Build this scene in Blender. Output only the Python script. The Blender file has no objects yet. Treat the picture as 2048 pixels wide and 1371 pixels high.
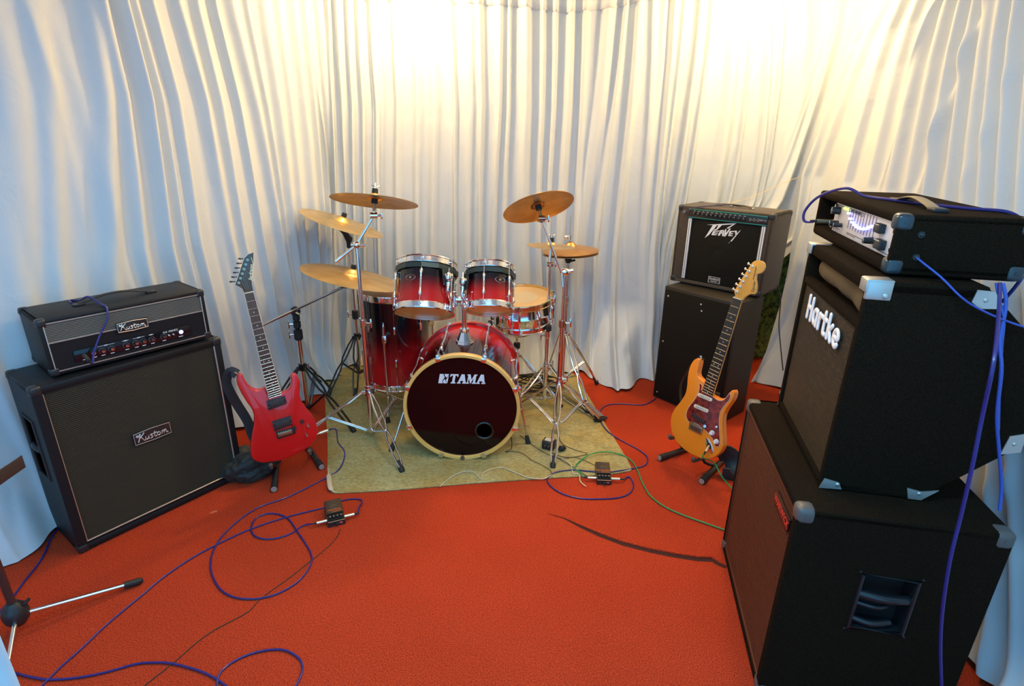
import bpy, bmesh, math, random
import numpy as np
from mathutils import Vector as V, Matrix as M
PI = math.pi
R_ = math.radians
scene = bpy.context.scene
col = scene.collection

# ---------------------------------------------------------------- camera
FPX, PITCH, ROLL, CAMH = 1119.0, R_(20.44), R_(-0.975), 1.564 * 1.08
_ct, _st = math.cos(PITCH), math.sin(PITCH)
_R0, _U0 = V((1, 0, 0)), V((0, _st, _ct))
CF = V((0, _ct, -_st))
CR = _R0 * math.cos(ROLL) - _U0 * math.sin(ROLL)
CU = _R0 * math.sin(ROLL) + _U0 * math.cos(ROLL)
CC = V((0, 0, CAMH))
cam_d = bpy.data.cameras.new('camera')
cam_d.sensor_width = 36.0
cam_d.lens = 36.0 * FPX / 2048.0
cam_d.clip_start = 0.02
cam = bpy.data.objects.new('camera', cam_d)
col.objects.link(cam)
mw = M.Identity(4)
for i_, a_ in enumerate((CR, CU, -CF)):
    for j_ in range(3):
        mw[j_][i_] = a_[j_]
mw.translation = CC
cam.matrix_world = mw
scene.camera = cam

# ---------------------------------------------------------------- light and exposure
scene.view_settings.view_transform = 'Standard'
scene.view_settings.look = 'None'
scene.view_settings.gamma = 1.0
scene.view_settings.use_curve_mapping = False
scene.view_settings.exposure = 0.0
w = bpy.data.worlds.new('world')
scene.world = w
w.use_nodes = True
w.node_tree.nodes['Background'].inputs[0].default_value = (0.20, 0.59, 1.0, 1)
w.node_tree.nodes['Background'].inputs[1].default_value = 1.9

def point_lamp(name, loc, power, color, r):
    l = bpy.data.lights.new(name, 'POINT')
    l.energy = power; l.color = color; l.shadow_soft_size = r
    o = bpy.data.objects.new(name, l); o.location = loc
    col.objects.link(o)
    return o

def area_lamp(name, loc, rot, sx, sy, power, color):
    l = bpy.data.lights.new(name, 'AREA')
    l.shape = 'RECTANGLE'; l.size = sx; l.size_y = sy
    l.energy = power; l.color = color
    o = bpy.data.objects.new(name, l); o.location = loc; o.rotation_euler = rot
    col.objects.link(o)
    return o
point_lamp('warm_bulb', (-0.60, 3.58, 2.56), 60, (1.0, 0.64, 0.27), 0.06)
point_lamp('warm_bulb', (1.36, 3.42, 2.52), 54, (1.0, 0.64, 0.27), 0.06)
area_lamp('cool_fill', (-0.1, 0.7, 2.60), (0, 0, 0), 1.3, 0.25, 30, (0.34, 0.72, 1.0))  # added blue fill overhead near the camera, not a visible fixture
area_lamp('warm_floor_fill', (0.0, 2.0, 2.62), (0, 0, 0), 0.6, 0.6, 16, (1.0, 0.72, 0.42))  # added unseen warm fill that brightens the carpet from above

# ---------------------------------------------------------------- pixel helpers (2048 x 1371 frame)
def ray(px, py):
    return CF + CR * ((px - 1024) / FPX) + CU * ((685.5 - py) / FPX)

def G(px, py, z=0.0):
    d = ray(px, py)
    return CC + d * ((z - CAMH) / d.z)

def D(px, py, Y):
    d = ray(px, py)
    return CC + d * (Y / d.y)

def ZAT(x, y, py):
    """height on the vertical line (x, y) that the photo shows at row py"""
    k = (685.5 - py) / FPX
    a = V((x, y, -CAMH)); n = CU - CF * k
    return -(a.dot(n)) / n.z

def PX(p):
    q = V(p) - CC
    return 1024 + FPX * q.dot(CR) / q.dot(CF), 685.5 - FPX * q.dot(CU) / q.dot(CF)

# ---------------------------------------------------------------- mesh builder
def frame(x, y, z=None):
    x = V(x).normalized(); y = V(y).normalized()
    z = x.cross(y) if z is None else V(z)
    m = M.Identity(4)
    for i, a in enumerate((x, y, z)):
        for j in range(3):
            m[j][i] = a[j]
    return m

def axis_m(p, q):
    d = (V(q) - V(p))
    m = d.to_track_quat('Z', 'Y').to_matrix().to_4x4()
    m.translation = V(p)
    return m, d.length

def catmull(pts, n=6, closed=False):
    pts = [V(p) for p in pts]
    out = []
    L = len(pts)
    rng = range(L) if closed else range(L - 1)
    for i in rng:
        if closed:
            a, b, c, d = pts[(i - 1) % L], pts[i], pts[(i + 1) % L], pts[(i + 2) % L]
        else:
            a, b, c, d = pts[max(i - 1, 0)], pts[i], pts[i + 1], pts[min(i + 2, L - 1)]
        for k in range(n):
            t = k / n
            out.append(0.5 * ((2 * b) + (c - a) * t + (2 * a - 5 * b + 4 * c - d) * t * t + (3 * b - a - 3 * c + d) * t ** 3))
    if not closed:
        out.append(pts[-1])
    return out

def ear_clip(p):
    idx = list(range(len(p))); out = []
    cr = lambda a, b, c: (p[b][0] - p[a][0]) * (p[c][1] - p[a][1]) - (p[b][1] - p[a][1]) * (p[c][0] - p[a][0])
    guard = 0
    while len(idx) > 3 and guard < 20000:
        best = None
        for i in range(len(idx)):
            guard += 1
            a, b, c = idx[i - 1], idx[i], idx[(i + 1) % len(idx)]
            if cr(a, b, c) <= 1e-12:
                continue
            ok = True
            for q in idx:
                if q in (a, b, c):
                    continue
                if cr(a, b, q) >= 0 and cr(b, c, q) >= 0 and cr(c, a, q) >= 0:
                    ok = False; break
            if ok:
                best = i; break
        if best is None:
            best = 0
        a, b, c = idx[best - 1], idx[best], idx[(best + 1) % len(idx)]
        out.append((a, b, c)); idx.pop(best)
    out.append(tuple(idx))
    return out

class MB:
    def __init__(s):
        s.bm = bmesh.new()

    def _fin(s, verts, m, mi, faces):
        if m is not None:
            bmesh.ops.transform(s.bm, matrix=m, verts=verts)
        for f in faces:
            f.material_index = mi
        return s

    def box(s, c, size, m=None, bev=0.0, mi=0, seg=2):
        r = bmesh.ops.create_cube(s.bm, size=1.0)
        vs = r['verts']
        bmesh.ops.scale(s.bm, vec=V(size), verts=vs)
        bmesh.ops.translate(s.bm, vec=V(c), verts=vs)
        fs = set(f for v in vs for f in v.link_faces)
        if bev > 0:
            es = list(set(e for v in vs for e in v.link_edges))
            rb = bmesh.ops.bevel(s.bm, geom=es, offset=bev, segments=seg, profile=0.5, affect='EDGES')
            fs = set(rb['faces']) | set(f for f in fs if f.is_valid)
            vs = list(set(v for f in fs for v in f.verts))
            fs = set(f for v in vs for f in v.link_faces)
        return s._fin(vs, m, mi, fs)

    def cyl(s, p, q, r, r2=None, seg=16, mi=0, m=None):
        mm, L = axis_m(p, q)
        r2 = r if r2 is None else r2
        rr = bmesh.ops.create_cone(s.bm, cap_ends=True, segments=seg, radius1=max(r, 1e-5), radius2=max(r2, 1e-5), depth=L)
        vs = rr['verts']
        bmesh.ops.translate(s.bm, vec=(0, 0, L / 2), verts=vs)
        if m is not None:
            mm = m @ mm
        return s._fin(vs, mm, mi, set(f for v in vs for f in v.link_faces))

    def ball(s, c, r, seg=14, mi=0, sc=(1, 1, 1), m=None):
        rr = bmesh.ops.create_uvsphere(s.bm, u_segments=seg, v_segments=max(6, seg // 2 + 1), radius=r)
        vs = rr['verts']
        bmesh.ops.scale(s.bm, vec=V(sc), verts=vs)
        bmesh.ops.translate(s.bm, vec=V(c), verts=vs)
        return s._fin(vs, m, mi, set(f for v in vs for f in v.link_faces))

    def tube(s, pts, r, seg=8, mi=0, closed=False, m=None, flat=1.0, up=None):
        """sweep; flat<1 squashes the section along the transported normal"""
        pts = [V(p) for p in pts]
        n = len(pts)
        rings = []
        u = None
        for i, p in enumerate(pts):
            if closed:
                t = pts[(i + 1) % n] - pts[i - 1]
            else:
                t = pts[min(i + 1, n - 1)] - pts[max(i - 1, 0)]
            if t.length < 1e-9:
                t = V((0, 0, 1))
            t.normalize()
            if up is not None:
                u = V(up)
            elif u is None:
                u = V((0, 0, 1)) if abs(t.z) < 0.9 else V((1, 0, 0))
            u = (u - t * u.dot(t))
            if u.length < 1e-6:
                u = t.orthogonal()
            u.normalize()
            b = t.cross(u)
            rr = r[i] if isinstance(r, (list, tuple)) else r
            ring = [s.bm.verts.new(p + u * (math.cos(2 * PI * k / seg) * rr * flat) + b * (math.sin(2 * PI * k / seg) * rr)) for k in range(seg)]
            rings.append(ring)
        fs = []
        for i in range(n if closed else n - 1):
            a, b = rings[i], rings[(i + 1) % n]
            for k in range(seg):
                fs.append(s.bm.faces.new((a[k], a[(k + 1) % seg], b[(k + 1) % seg], b[k])))
        if not closed:
            fs.append(s.bm.faces.new(list(reversed(rings[0]))))
            fs.append(s.bm.faces.new(rings[-1]))
        return s._fin([v for rg in rings for v in rg], m, mi, fs)

    def lathe(s, prof, m=None, seg=40, mi=0, closed=False):
        """prof: list of (r, z); closed joins last to first"""
        rings = []
        allv = []
        for (r, z) in prof:
            if r < 1e-6:
                v = s.bm.verts.new((0, 0, z)); rings.append([v]); allv.append(v)
            else:
                rg = [s.bm.verts.new((r * math.cos(2 * PI * k / seg), r * math.sin(2 * PI * k / seg), z)) for k in range(seg)]
                rings.append(rg); allv += rg
        fs = []
        n = len(rings)
        for i in range(n if closed else n - 1):
            a, b = rings[i], rings[(i + 1) % n]
            for k in range(seg):
                k2 = (k + 1) % seg
                if len(a) == 1 and len(b) == 1:
                    continue
                if len(a) == 1:
                    fs.append(s.bm.faces.new((a[0], b[k2], b[k])))
                elif len(b) == 1:
                    fs.append(s.bm.faces.new((a[k], a[k2], b[0])))
                else:
                    fs.append(s.bm.faces.new((a[k], a[k2], b[k2], b[k])))
        return s._fin(allv, m, mi, fs)

    def prism(s, poly, z0, z1, m=None, bev=0.0, mi=0, seg=2, axes=None):
        """poly in xy extruded z0..z1; axes maps (x,y,z)->3D if given"""
        vs = [s.bm.verts.new((p[0], p[1], z0)) for p in poly]
        f = s.bm.faces.new(vs)
        r = bmesh.ops.extrude_face_region(s.bm, geom=[f])
        nv = [g for g in r['geom'] if isinstance(g, bmesh.types.BMVert)]
        bmesh.ops.translate(s.bm, vec=(0, 0, z1 - z0), verts=nv)
        allv = vs + nv
        if bev > 0:
            es = [e for e in set(e for v in allv for e in v.link_edges) if abs(e.verts[0].co.z - e.verts[1].co.z) < 1e-7]
            rb = bmesh.ops.bevel(s.bm, geom=es, offset=bev, segments=seg, profile=0.5, affect='EDGES')
            allv = list(set(v for f in rb['faces'] for v in f.verts) | set(v for v in allv if v.is_valid))
        fs = set(f for v in allv for f in v.link_faces)
        return s._fin(allv, m, mi, fs)

    def round_slab(s, poly, z0, z1, r, seg=4, m=None, mi=0):
        """closed outline with softly rounded front and back rims"""
        P_ = [V((p[0], p[1], 0)) for p in poly]; n = len(P_)
        area = sum(P_[i].x * P_[(i + 1) % n].y - P_[(i + 1) % n].x * P_[i].y for i in range(n))
        if area < 0:
            P_.reverse()
        N = []
        for i in range(n):
            t = (P_[(i + 1) % n] - P_[i - 1]).normalized(); N.append(V((-t.y, t.x, 0)))
        rings = []
        lv = [(r * (1 - math.sin(PI / 2 * k / seg)), z0 + r * (1 - math.cos(PI / 2 * k / seg))) for k in range(seg + 1)]
        lv = lv + [(o, z0 + z1 - z) for o, z in reversed(lv)]
        for o, z in lv:
            rings.append([s.bm.verts.new((p.x + q.x * o, p.y + q.y * o, z)) for p, q in zip(P_, N)])
        fs = []
        for a, b in zip(rings, rings[1:]):
            for i in range(n):
                fs.append(s.bm.faces.new((a[i], a[(i + 1) % n], b[(i + 1) % n], b[i])))
        for rg, flip in ((rings[0], True), (rings[-1], False)):
            for (i, j, k) in ear_clip([(v.co.x, v.co.y) for v in rg]):
                fs.append(s.bm.faces.new((rg[k], rg[j], rg[i]) if flip else (rg[i], rg[j], rg[k])))
        return s._fin([v for g in rings for v in g], m, mi, fs)

    def build(s, name, mats, parent=None, world=False, smooth=40, kind=None, label=None):
        bmesh.ops.recalc_face_normals(s.bm, faces=s.bm.faces)
        if world and parent is not None:
            bmesh.ops.transform(s.bm, matrix=parent_world(parent).inverted(), verts=s.bm.verts)
        me = bpy.data.meshes.new(name)
        s.bm.to_mesh(me)
        s.bm.free()
        if not isinstance(mats, (list, tuple)):
            mats = [mats]
        for a in mats:
            me.materials.append(a)
        if smooth:
            me.polygons.foreach_set('use_smooth', [True] * len(me.polygons))
            me.set_sharp_from_angle(angle=R_(smooth))
        o = bpy.data.objects.new(name, me)
        col.objects.link(o)
        if parent is not None:
            o.parent = parent
        if kind:
            o['kind'] = kind
        if label:
            o['label'] = label
        return o

_world = {}
def parent_world(o):
    m = M.Identity(4)
    while o is not None:
        m = o.matrix_basis @ m
        o = o.parent
    return m

def thing(name, label, cat, mat=None, group=None):
    o = bpy.data.objects.new(name, None)
    o.empty_display_size = 0.05
    col.objects.link(o)
    if mat is not None:
        if isinstance(mat, V) or isinstance(mat, tuple):
            o.matrix_basis = M.Translation(V(mat))
        else:
            o.matrix_basis = mat
    o['label'] = label; o['category'] = cat
    if group:
        o['group'] = group
    return o

def tag(o, label, cat, group=None):
    o['label'] = label; o['category'] = cat
    if group:
        o['group'] = group
    return o

def text_obj(name, body, size, m, material, parent, extrude=0.0006, shear=0.0, offset=0.0, ax='CENTER', sx=1.0, label=None, spacing=1.0):
    c = bpy.data.curves.new(name, 'FONT')
    c.body = body; c.size = size; c.extrude = extrude; c.shear = shear; c.offset = offset
    c.align_x = ax; c.align_y = 'CENTER'; c.resolution_u = 3; c.space_character = spacing
    t = bpy.data.objects.new(name + '_tmp', c)
    col.objects.link(t)
    me = bpy.data.meshes.new_from_object(t)
    bpy.data.objects.remove(t); bpy.data.curves.remove(c)
    me.transform(M.Diagonal((sx, 1, 1, 1)))
    me.transform(m)
    me.name = name
    me.materials.clear(); me.materials.append(material)
    o = bpy.data.objects.new(name, me)
    col.objects.link(o); o.parent = parent
    if label:
        o['label'] = label
    return o

# ---------------------------------------------------------------- materials
def mat(name, color, rough=0.5, metal=0.0, coat=0.0, spec=None, sheen=0.0, noise=None, bump=None, emit=None, emit_s=0.0, sss=0.0, aniso=0.0):
    """noise=(scale, colour2, contrast)  bump=(scale, strength, distance)"""
    m = bpy.data.materials.new(name)
    m.use_nodes = True
    nt = m.node_tree
    b = nt.nodes['Principled BSDF']
    b.inputs['Base Color'].default_value = (*color, 1)
    b.inputs['Roughness'].default_value = rough
    b.inputs['Metallic'].default_value = metal
    b.inputs['Coat Weight'].default_value = coat
    b.inputs['Coat Roughness'].default_value = 0.03
    if spec is not None:
        b.inputs['Specular IOR Level'].default_value = spec
    if sheen:
        b.inputs['Sheen Weight'].default_value = sheen
    if emit:
        b.inputs['Emission Color'].default_value = (*emit, 1)
        b.inputs['Emission Strength'].default_value = emit_s
    tc = None
    if noise or bump:
        tc = nt.nodes.new('ShaderNodeTexCoord')
    if noise:
        n = nt.nodes.new('ShaderNodeTexNoise'); n.inputs['Scale'].default_value = noise[0]; n.inputs['Detail'].default_value = 4
        nt.links.new(tc.outputs['Object'], n.inputs['Vector'])
        r = nt.nodes.new('ShaderNodeValToRGB')
        c = noise[2] if len(noise) > 2 else 0.2
        r.color_ramp.elements[0].position = 0.5 - c; r.color_ramp.elements[1].position = 0.5 + c
        r.color_ramp.elements[0].color = (*color, 1); r.color_ramp.elements[1].color = (*noise[1], 1)
        nt.links.new(n.outputs['Fac'], r.inputs['Fac'])
        nt.links.new(r.outputs['Color'], b.inputs['Base Color'])
    if bump:
        n = nt.nodes.new('ShaderNodeTexNoise'); n.inputs['Scale'].default_value = bump[0]; n.inputs['Detail'].default_value = 3
        nt.links.new(tc.outputs['Object'], n.inputs['Vector'])
        bp = nt.nodes.new('ShaderNodeBump'); bp.inputs['Strength'].default_value = bump[1]; bp.inputs['Distance'].default_value = bump[2]
        nt.links.new(n.outputs['Fac'], bp.inputs['Height'])
        nt.links.new(bp.outputs['Normal'], b.inputs['Normal'])
    return m

CHROME = mat('chrome', (0.86, 0.86, 0.88), 0.12, 1.0)
STEEL = mat('brushed_steel', (0.62, 0.61, 0.60), 0.28, 1.0)
NICKEL = mat('aged_nickel', (0.45, 0.40, 0.30), 0.35, 1.0)
BLACKM = mat('black_painted_metal', (0.018, 0.018, 0.020), 0.35, 0.0, 0.3)
RUBBER = mat('black_rubber', (0.015, 0.015, 0.016), 0.6)
PLASTIC = mat('black_plastic', (0.02, 0.021, 0.024), 0.38)
TOLEX = mat('black_vinyl_tolex', (0.010, 0.010, 0.011), 0.5, spec=0.3, bump=(420, 0.5, 0.001))
FUZZ = mat('black_fuzzy_carpet_cover', (0.008, 0.005, 0.003), 0.95, spec=0.06, noise=(260, (0.020, 0.0125, 0.0065), 0.2), bump=(300, 0.8, 0.003))
BROWNVINYL = mat('dark_brown_vinyl', (0.014, 0.012, 0.010), 0.55, noise=(120, (0.022, 0.018, 0.014), 0.2), bump=(300, 0.5, 0.0015))
PAINTBLK = mat('black_matt_paint', (0.016, 0.015, 0.013), 0.42)
DARKCLOTH = mat('black_speaker_cloth', (0.008, 0.007, 0.005), 0.8, spec=0.2, bump=(600, 0.4, 0.001))
GRILLEKU = mat('dark_grey_grille_ribs', (0.068, 0.052, 0.033), 0.7, spec=0.2)
VOID = mat('dark_recess', (0.004, 0.004, 0.004), 0.9)
WHITEP = mat('white_print', (0.85, 0.86, 0.88), 0.45)
CREAM = mat('cream_plastic', (0.82, 0.76, 0.62), 0.35)
SILVERP = mat('silver_piping', (0.72, 0.66, 0.58), 0.3, 0.7)
BADGE = mat('badge_dark', (0.030, 0.022, 0.022), 0.3)
ALU = mat('aluminium_panel', (0.74, 0.72, 0.76), 0.38, 0.25)
# ---------------------------------------------------------------- setting: materials
def carpet_mat():
    m = mat('red_carpet', (0.50, 0.060, 0.022), 1.0, spec=0.04)
    nt = m.node_tree; b = nt.nodes['Principled BSDF']
    tc = nt.nodes.new('ShaderNodeTexCoord')
    n1 = nt.nodes.new('ShaderNodeTexNoise'); n1.inputs['Scale'].default_value = 240; n1.inputs['Detail'].default_value = 9; n1.inputs['Roughness'].default_value = 0.8
    n2 = nt.nodes.new('ShaderNodeTexNoise'); n2.inputs['Scale'].default_value = 2.2; n2.inputs['Detail'].default_value = 5
    n3 = nt.nodes.new('ShaderNodeTexNoise'); n3.inputs['Scale'].default_value = 9; n3.inputs['Detail'].default_value = 6
    for n in (n1, n2, n3):
        nt.links.new(tc.outputs['Object'], n.inputs['Vector'])
    r = nt.nodes.new('ShaderNodeValToRGB')
    r.color_ramp.elements[0].position = 0.43; r.color_ramp.elements[0].color = (0.27, 0.021, 0.010, 1)
    r.color_ramp.elements[1].position = 0.57; r.color_ramp.elements[1].color = (0.68, 0.086, 0.030, 1)
    nt.links.new(n1.outputs['Fac'], r.inputs['Fac'])
    mx = nt.nodes.new('ShaderNodeMixRGB'); mx.blend_type = 'MULTIPLY'; mx.inputs['Fac'].default_value = 1
    r2 = nt.nodes.new('ShaderNodeValToRGB')
    r2.color_ramp.elements[0].position = 0.35; r2.color_ramp.elements[0].color = (0.93, 0.90, 0.88, 1)
    r2.color_ramp.elements[1].position = 0.65; r2.color_ramp.elements[1].color = (1, 1, 1, 1)
    nt.links.new(n2.outputs['Fac'], r2.inputs['Fac'])
    nt.links.new(r.outputs['Color'], mx.inputs['Color1']); nt.links.new(r2.outputs['Color'], mx.inputs['Color2'])
    # pale lint specks and scuffs
    r3 = nt.nodes.new('ShaderNodeValToRGB')
    r3.color_ramp.elements[0].position = 0.735; r3.color_ramp.elements[0].color = (0, 0, 0, 1)
    r3.color_ramp.elements[1].position = 0.80; r3.color_ramp.elements[1].color = (1, 1, 1, 1)
    nt.links.new(n3.outputs['Fac'], r3.inputs['Fac'])
    mx2 = nt.nodes.new('ShaderNodeMixRGB'); mx2.inputs['Color2'].default_value = (0.75, 0.45, 0.30, 1)
    nt.links.new(r3.outputs['Color'], mx2.inputs['Fac']); nt.links.new(mx.outputs['Color'], mx2.inputs['Color1'])
    nt.links.new(mx2.outputs['Color'], b.inputs['Base Color'])
    bp = nt.nodes.new('ShaderNodeBump'); bp.inputs['Strength'].default_value = 0.7; bp.inputs['Distance'].default_value = 0.004
    nt.links.new(n1.outputs['Fac'], bp.inputs['Height']); nt.links.new(bp.outputs['Normal'], b.inputs['Normal'])
    return m

def mat_mat():
    m = mat('olive_felt', (0.33, 0.30, 0.15), 1.0, spec=0.08)
    nt = m.node_tree; b = nt.nodes['Principled BSDF']
    tc = nt.nodes.new('ShaderNodeTexCoord')
    mp = nt.nodes.new('ShaderNodeMapping'); mp.inputs['Scale'].default_value = (1, 3.2, 1)
    n1 = nt.nodes.new('ShaderNodeTexNoise'); n1.inputs['Scale'].default_value = 60; n1.inputs['Detail'].default_value = 4
    n2 = nt.nodes.new('ShaderNodeTexNoise'); n2.inputs['Scale'].default_value = 3.0; n2.inputs['Detail'].default_value = 5; n2.inputs['Roughness'].default_value = 0.65
    nt.links.new(tc.outputs['Object'], mp.inputs['Vector']); nt.links.new(mp.outputs['Vector'], n1.inputs['Vector']); nt.links.new(tc.outputs['Object'], n2.inputs['Vector'])
    r = nt.nodes.new('ShaderNodeValToRGB')
    r.color_ramp.elements[0].position = 0.3; r.color_ramp.elements[0].color = (0.27, 0.235, 0.105, 1)
    r.color_ramp.elements[1].position = 0.7; r.color_ramp.elements[1].color = (0.52, 0.45, 0.205, 1)
    r2 = nt.nodes.new('ShaderNodeValToRGB')
    r2.color_ramp.elements[0].position = 0.38; r2.color_ramp.elements[0].color = (0.90, 0.78, 0.60, 1)
    r2.color_ramp.elements[1].position = 0.56; r2.color_ramp.elements[1].color = (1, 1, 1, 1)
    nt.links.new(n1.outputs['Fac'], r.inputs['Fac']); nt.links.new(n2.outputs['Fac'], r2.inputs['Fac'])
    mx = nt.nodes.new('ShaderNodeMixRGB'); mx.blend_type = 'MULTIPLY'; mx.inputs['Fac'].default_value = 1
    nt.links.new(r.outputs['Color'], mx.inputs['Color1']); nt.links.new(r2.outputs['Color'], mx.inputs['Color2'])
    nt.links.new(mx.outputs['Color'], b.inputs['Base Color'])
    bp = nt.nodes.new('ShaderNodeBump'); bp.inputs['Strength'].default_value = 0.4; bp.inputs['Distance'].default_value = 0.002
    nt.links.new(n1.outputs['Fac'], bp.inputs['Height']); nt.links.new(bp.outputs['Normal'], b.inputs['Normal'])
    return m

def curtain_mat(name='pale_blue_curtain_cloth', c=(0.59, 0.65, 0.70)):
    m = mat(name, c, 0.8, spec=0.25)
    nt = m.node_tree; b = nt.nodes['Principled BSDF']
    tc = nt.nodes.new('ShaderNodeTexCoord')
    n = nt.nodes.new('ShaderNodeTexNoise'); n.inputs['Scale'].default_value = 7; n.inputs['Detail'].default_value = 6; n.inputs['Distortion'].default_value = 0.6
    nt.links.new(tc.outputs['Object'], n.inputs['Vector'])
    bp = nt.nodes.new('ShaderNodeBump'); bp.inputs['Strength'].default_value = 0.28; bp.inputs['Distance'].default_value = 0.02
    nt.links.new(n.outputs['Fac'], bp.inputs['Height']); nt.links.new(bp.outputs['Normal'], b.inputs['Normal'])
    return m

def wall_carpet_mat():
    m = mat('mottled_green_wall_carpet', (0.16, 0.17, 0.03), 0.95)
    nt = m.node_tree; b = nt.nodes['Principled BSDF']
    tc = nt.nodes.new('ShaderNodeTexCoord')
    n = nt.nodes.new('ShaderNodeTexNoise'); n.inputs['Scale'].default_value = 38; n.inputs['Detail'].default_value = 5
    nt.links.new(tc.outputs['Object'], n.inputs['Vector'])
    r = nt.nodes.new('ShaderNodeValToRGB')
    r.color_ramp.elements[0].position = 0.35; r.color_ramp.elements[0].color = (0.10, 0.08, 0.012, 1)
    r.color_ramp.elements[1].position = 0.62; r.color_ramp.elements[1].color = (0.46, 0.46, 0.06, 1)
    nt.links.new(n.outputs['Fac'], r.inputs['Fac']); nt.links.new(r.outputs['Color'], b.inputs['Base Color'])
    bp = nt.nodes.new('ShaderNodeBump'); bp.inputs['Strength'].default_value = 0.8; bp.inputs['Distance'].default_value = 0.006
    nt.links.new(n.outputs['Fac'], bp.inputs['Height']); nt.links.new(bp.outputs['Normal'], b.inputs['Normal'])
    return m

CARPET = carpet_mat(); OLIVE = mat_mat(); CURT = curtain_mat(); WALLC = wall_carpet_mat()
CEIL = mat('white_ceiling_paint', (0.72, 0.72, 0.70), 0.9)
PLASTER = mat('grey_plaster', (0.45, 0.45, 0.42), 0.9)

# ---------------------------------------------------------------- room shell
WP = [(-2.45, -0.9), (-2.36, 0.3), (-2.25, 1.7), (-1.80, 2.78), (-1.36, 3.86), (-1.24, 4.0), (-1.08, 4.04), (0.0, 4.02), (1.25, 4.02), (1.80, 4.0), (1.98, 3.92), (2.02, 3.7), (1.92, 2.9), (1.75, 1.7), (1.62, 0.5), (1.58, -0.9)]
WPS = [V((p.x, p.y, 0)) for p in catmull([(a, b, 0) for a, b in WP], 10)]
_cum = [0.0]
for a_, b_ in zip(WPS, WPS[1:]):
    _cum.append(_cum[-1] + (b_ - a_).length)
CUM = np.array(_cum); WX = np.array([p.x for p in WPS]); WY = np.array([p.y for p in WPS])

def wall_xy(s):
    x = np.interp(s, CUM, WX); y = np.interp(s, CUM, WY)
    e = 0.06
    dx = np.interp(s + e, CUM, WX) - np.interp(s - e, CUM, WX)
    dy = np.interp(s + e, CUM, WY) - np.interp(s - e, CUM, WY)
    l = np.sqrt(dx * dx + dy * dy) + 1e-9
    return x, y, dy / l, -dx / l          # point and normal into the room

def wall_hit(px, py):
    """where the sight line meets the curtain line: (s, z)"""
    d = ray(px, py)
    for i in range(len(WPS) - 1):
        a, b = WPS[i], WPS[i + 1]
        ex, ey = b.x - a.x, b.y - a.y
        den = d.x * ey - d.y * ex
        if abs(den) < 1e-9:
            continue
        t = (a.x * ey - a.y * ex) / den
        u = (a.x * d.y - a.y * d.x) / den
        if t > 0.3 and -1e-6 <= u <= 1 + 1e-6:
            return CUM[i] + u * (CUM[i + 1] - CUM[i]), CAMH + d.z * t
    return None

def slab(name, pts, z0, z1, material, label=None):
    b = MB(); b.prism(pts, z0, z1)
    o = b.build(name, material, smooth=0); o['kind'] = 'structure'
    return o
slab('floor', [(-3.2, -1.2), (2.9, -1.2), (2.9, 4.6), (-3.2, 4.6)], -0.06, 0.0, CARPET)
slab('ceiling', [(-3.2, 0.25), (2.9, 0.25), (2.9, 4.6), (-3.2, 4.6)], 2.72, 2.80, CEIL)
b = MB(); b.box((-2.75, 1.6, 1.36), (0.1, 5.6, 2.72)); o = b.build('wall_left', PLASTER, smooth=0); o['kind'] = 'structure'
b = MB(); b.box((-0.1, 4.35, 1.36), (5.4, 0.1, 2.72)); o = b.build('wall_back', WALLC, smooth=0); o['kind'] = 'structure'
b = MB(); b.box((2.30, 1.6, 1.36), (0.1, 5.5, 2.72)); o = b.build('wall_right', WALLC, smooth=0); o['kind'] = 'structure'

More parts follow.
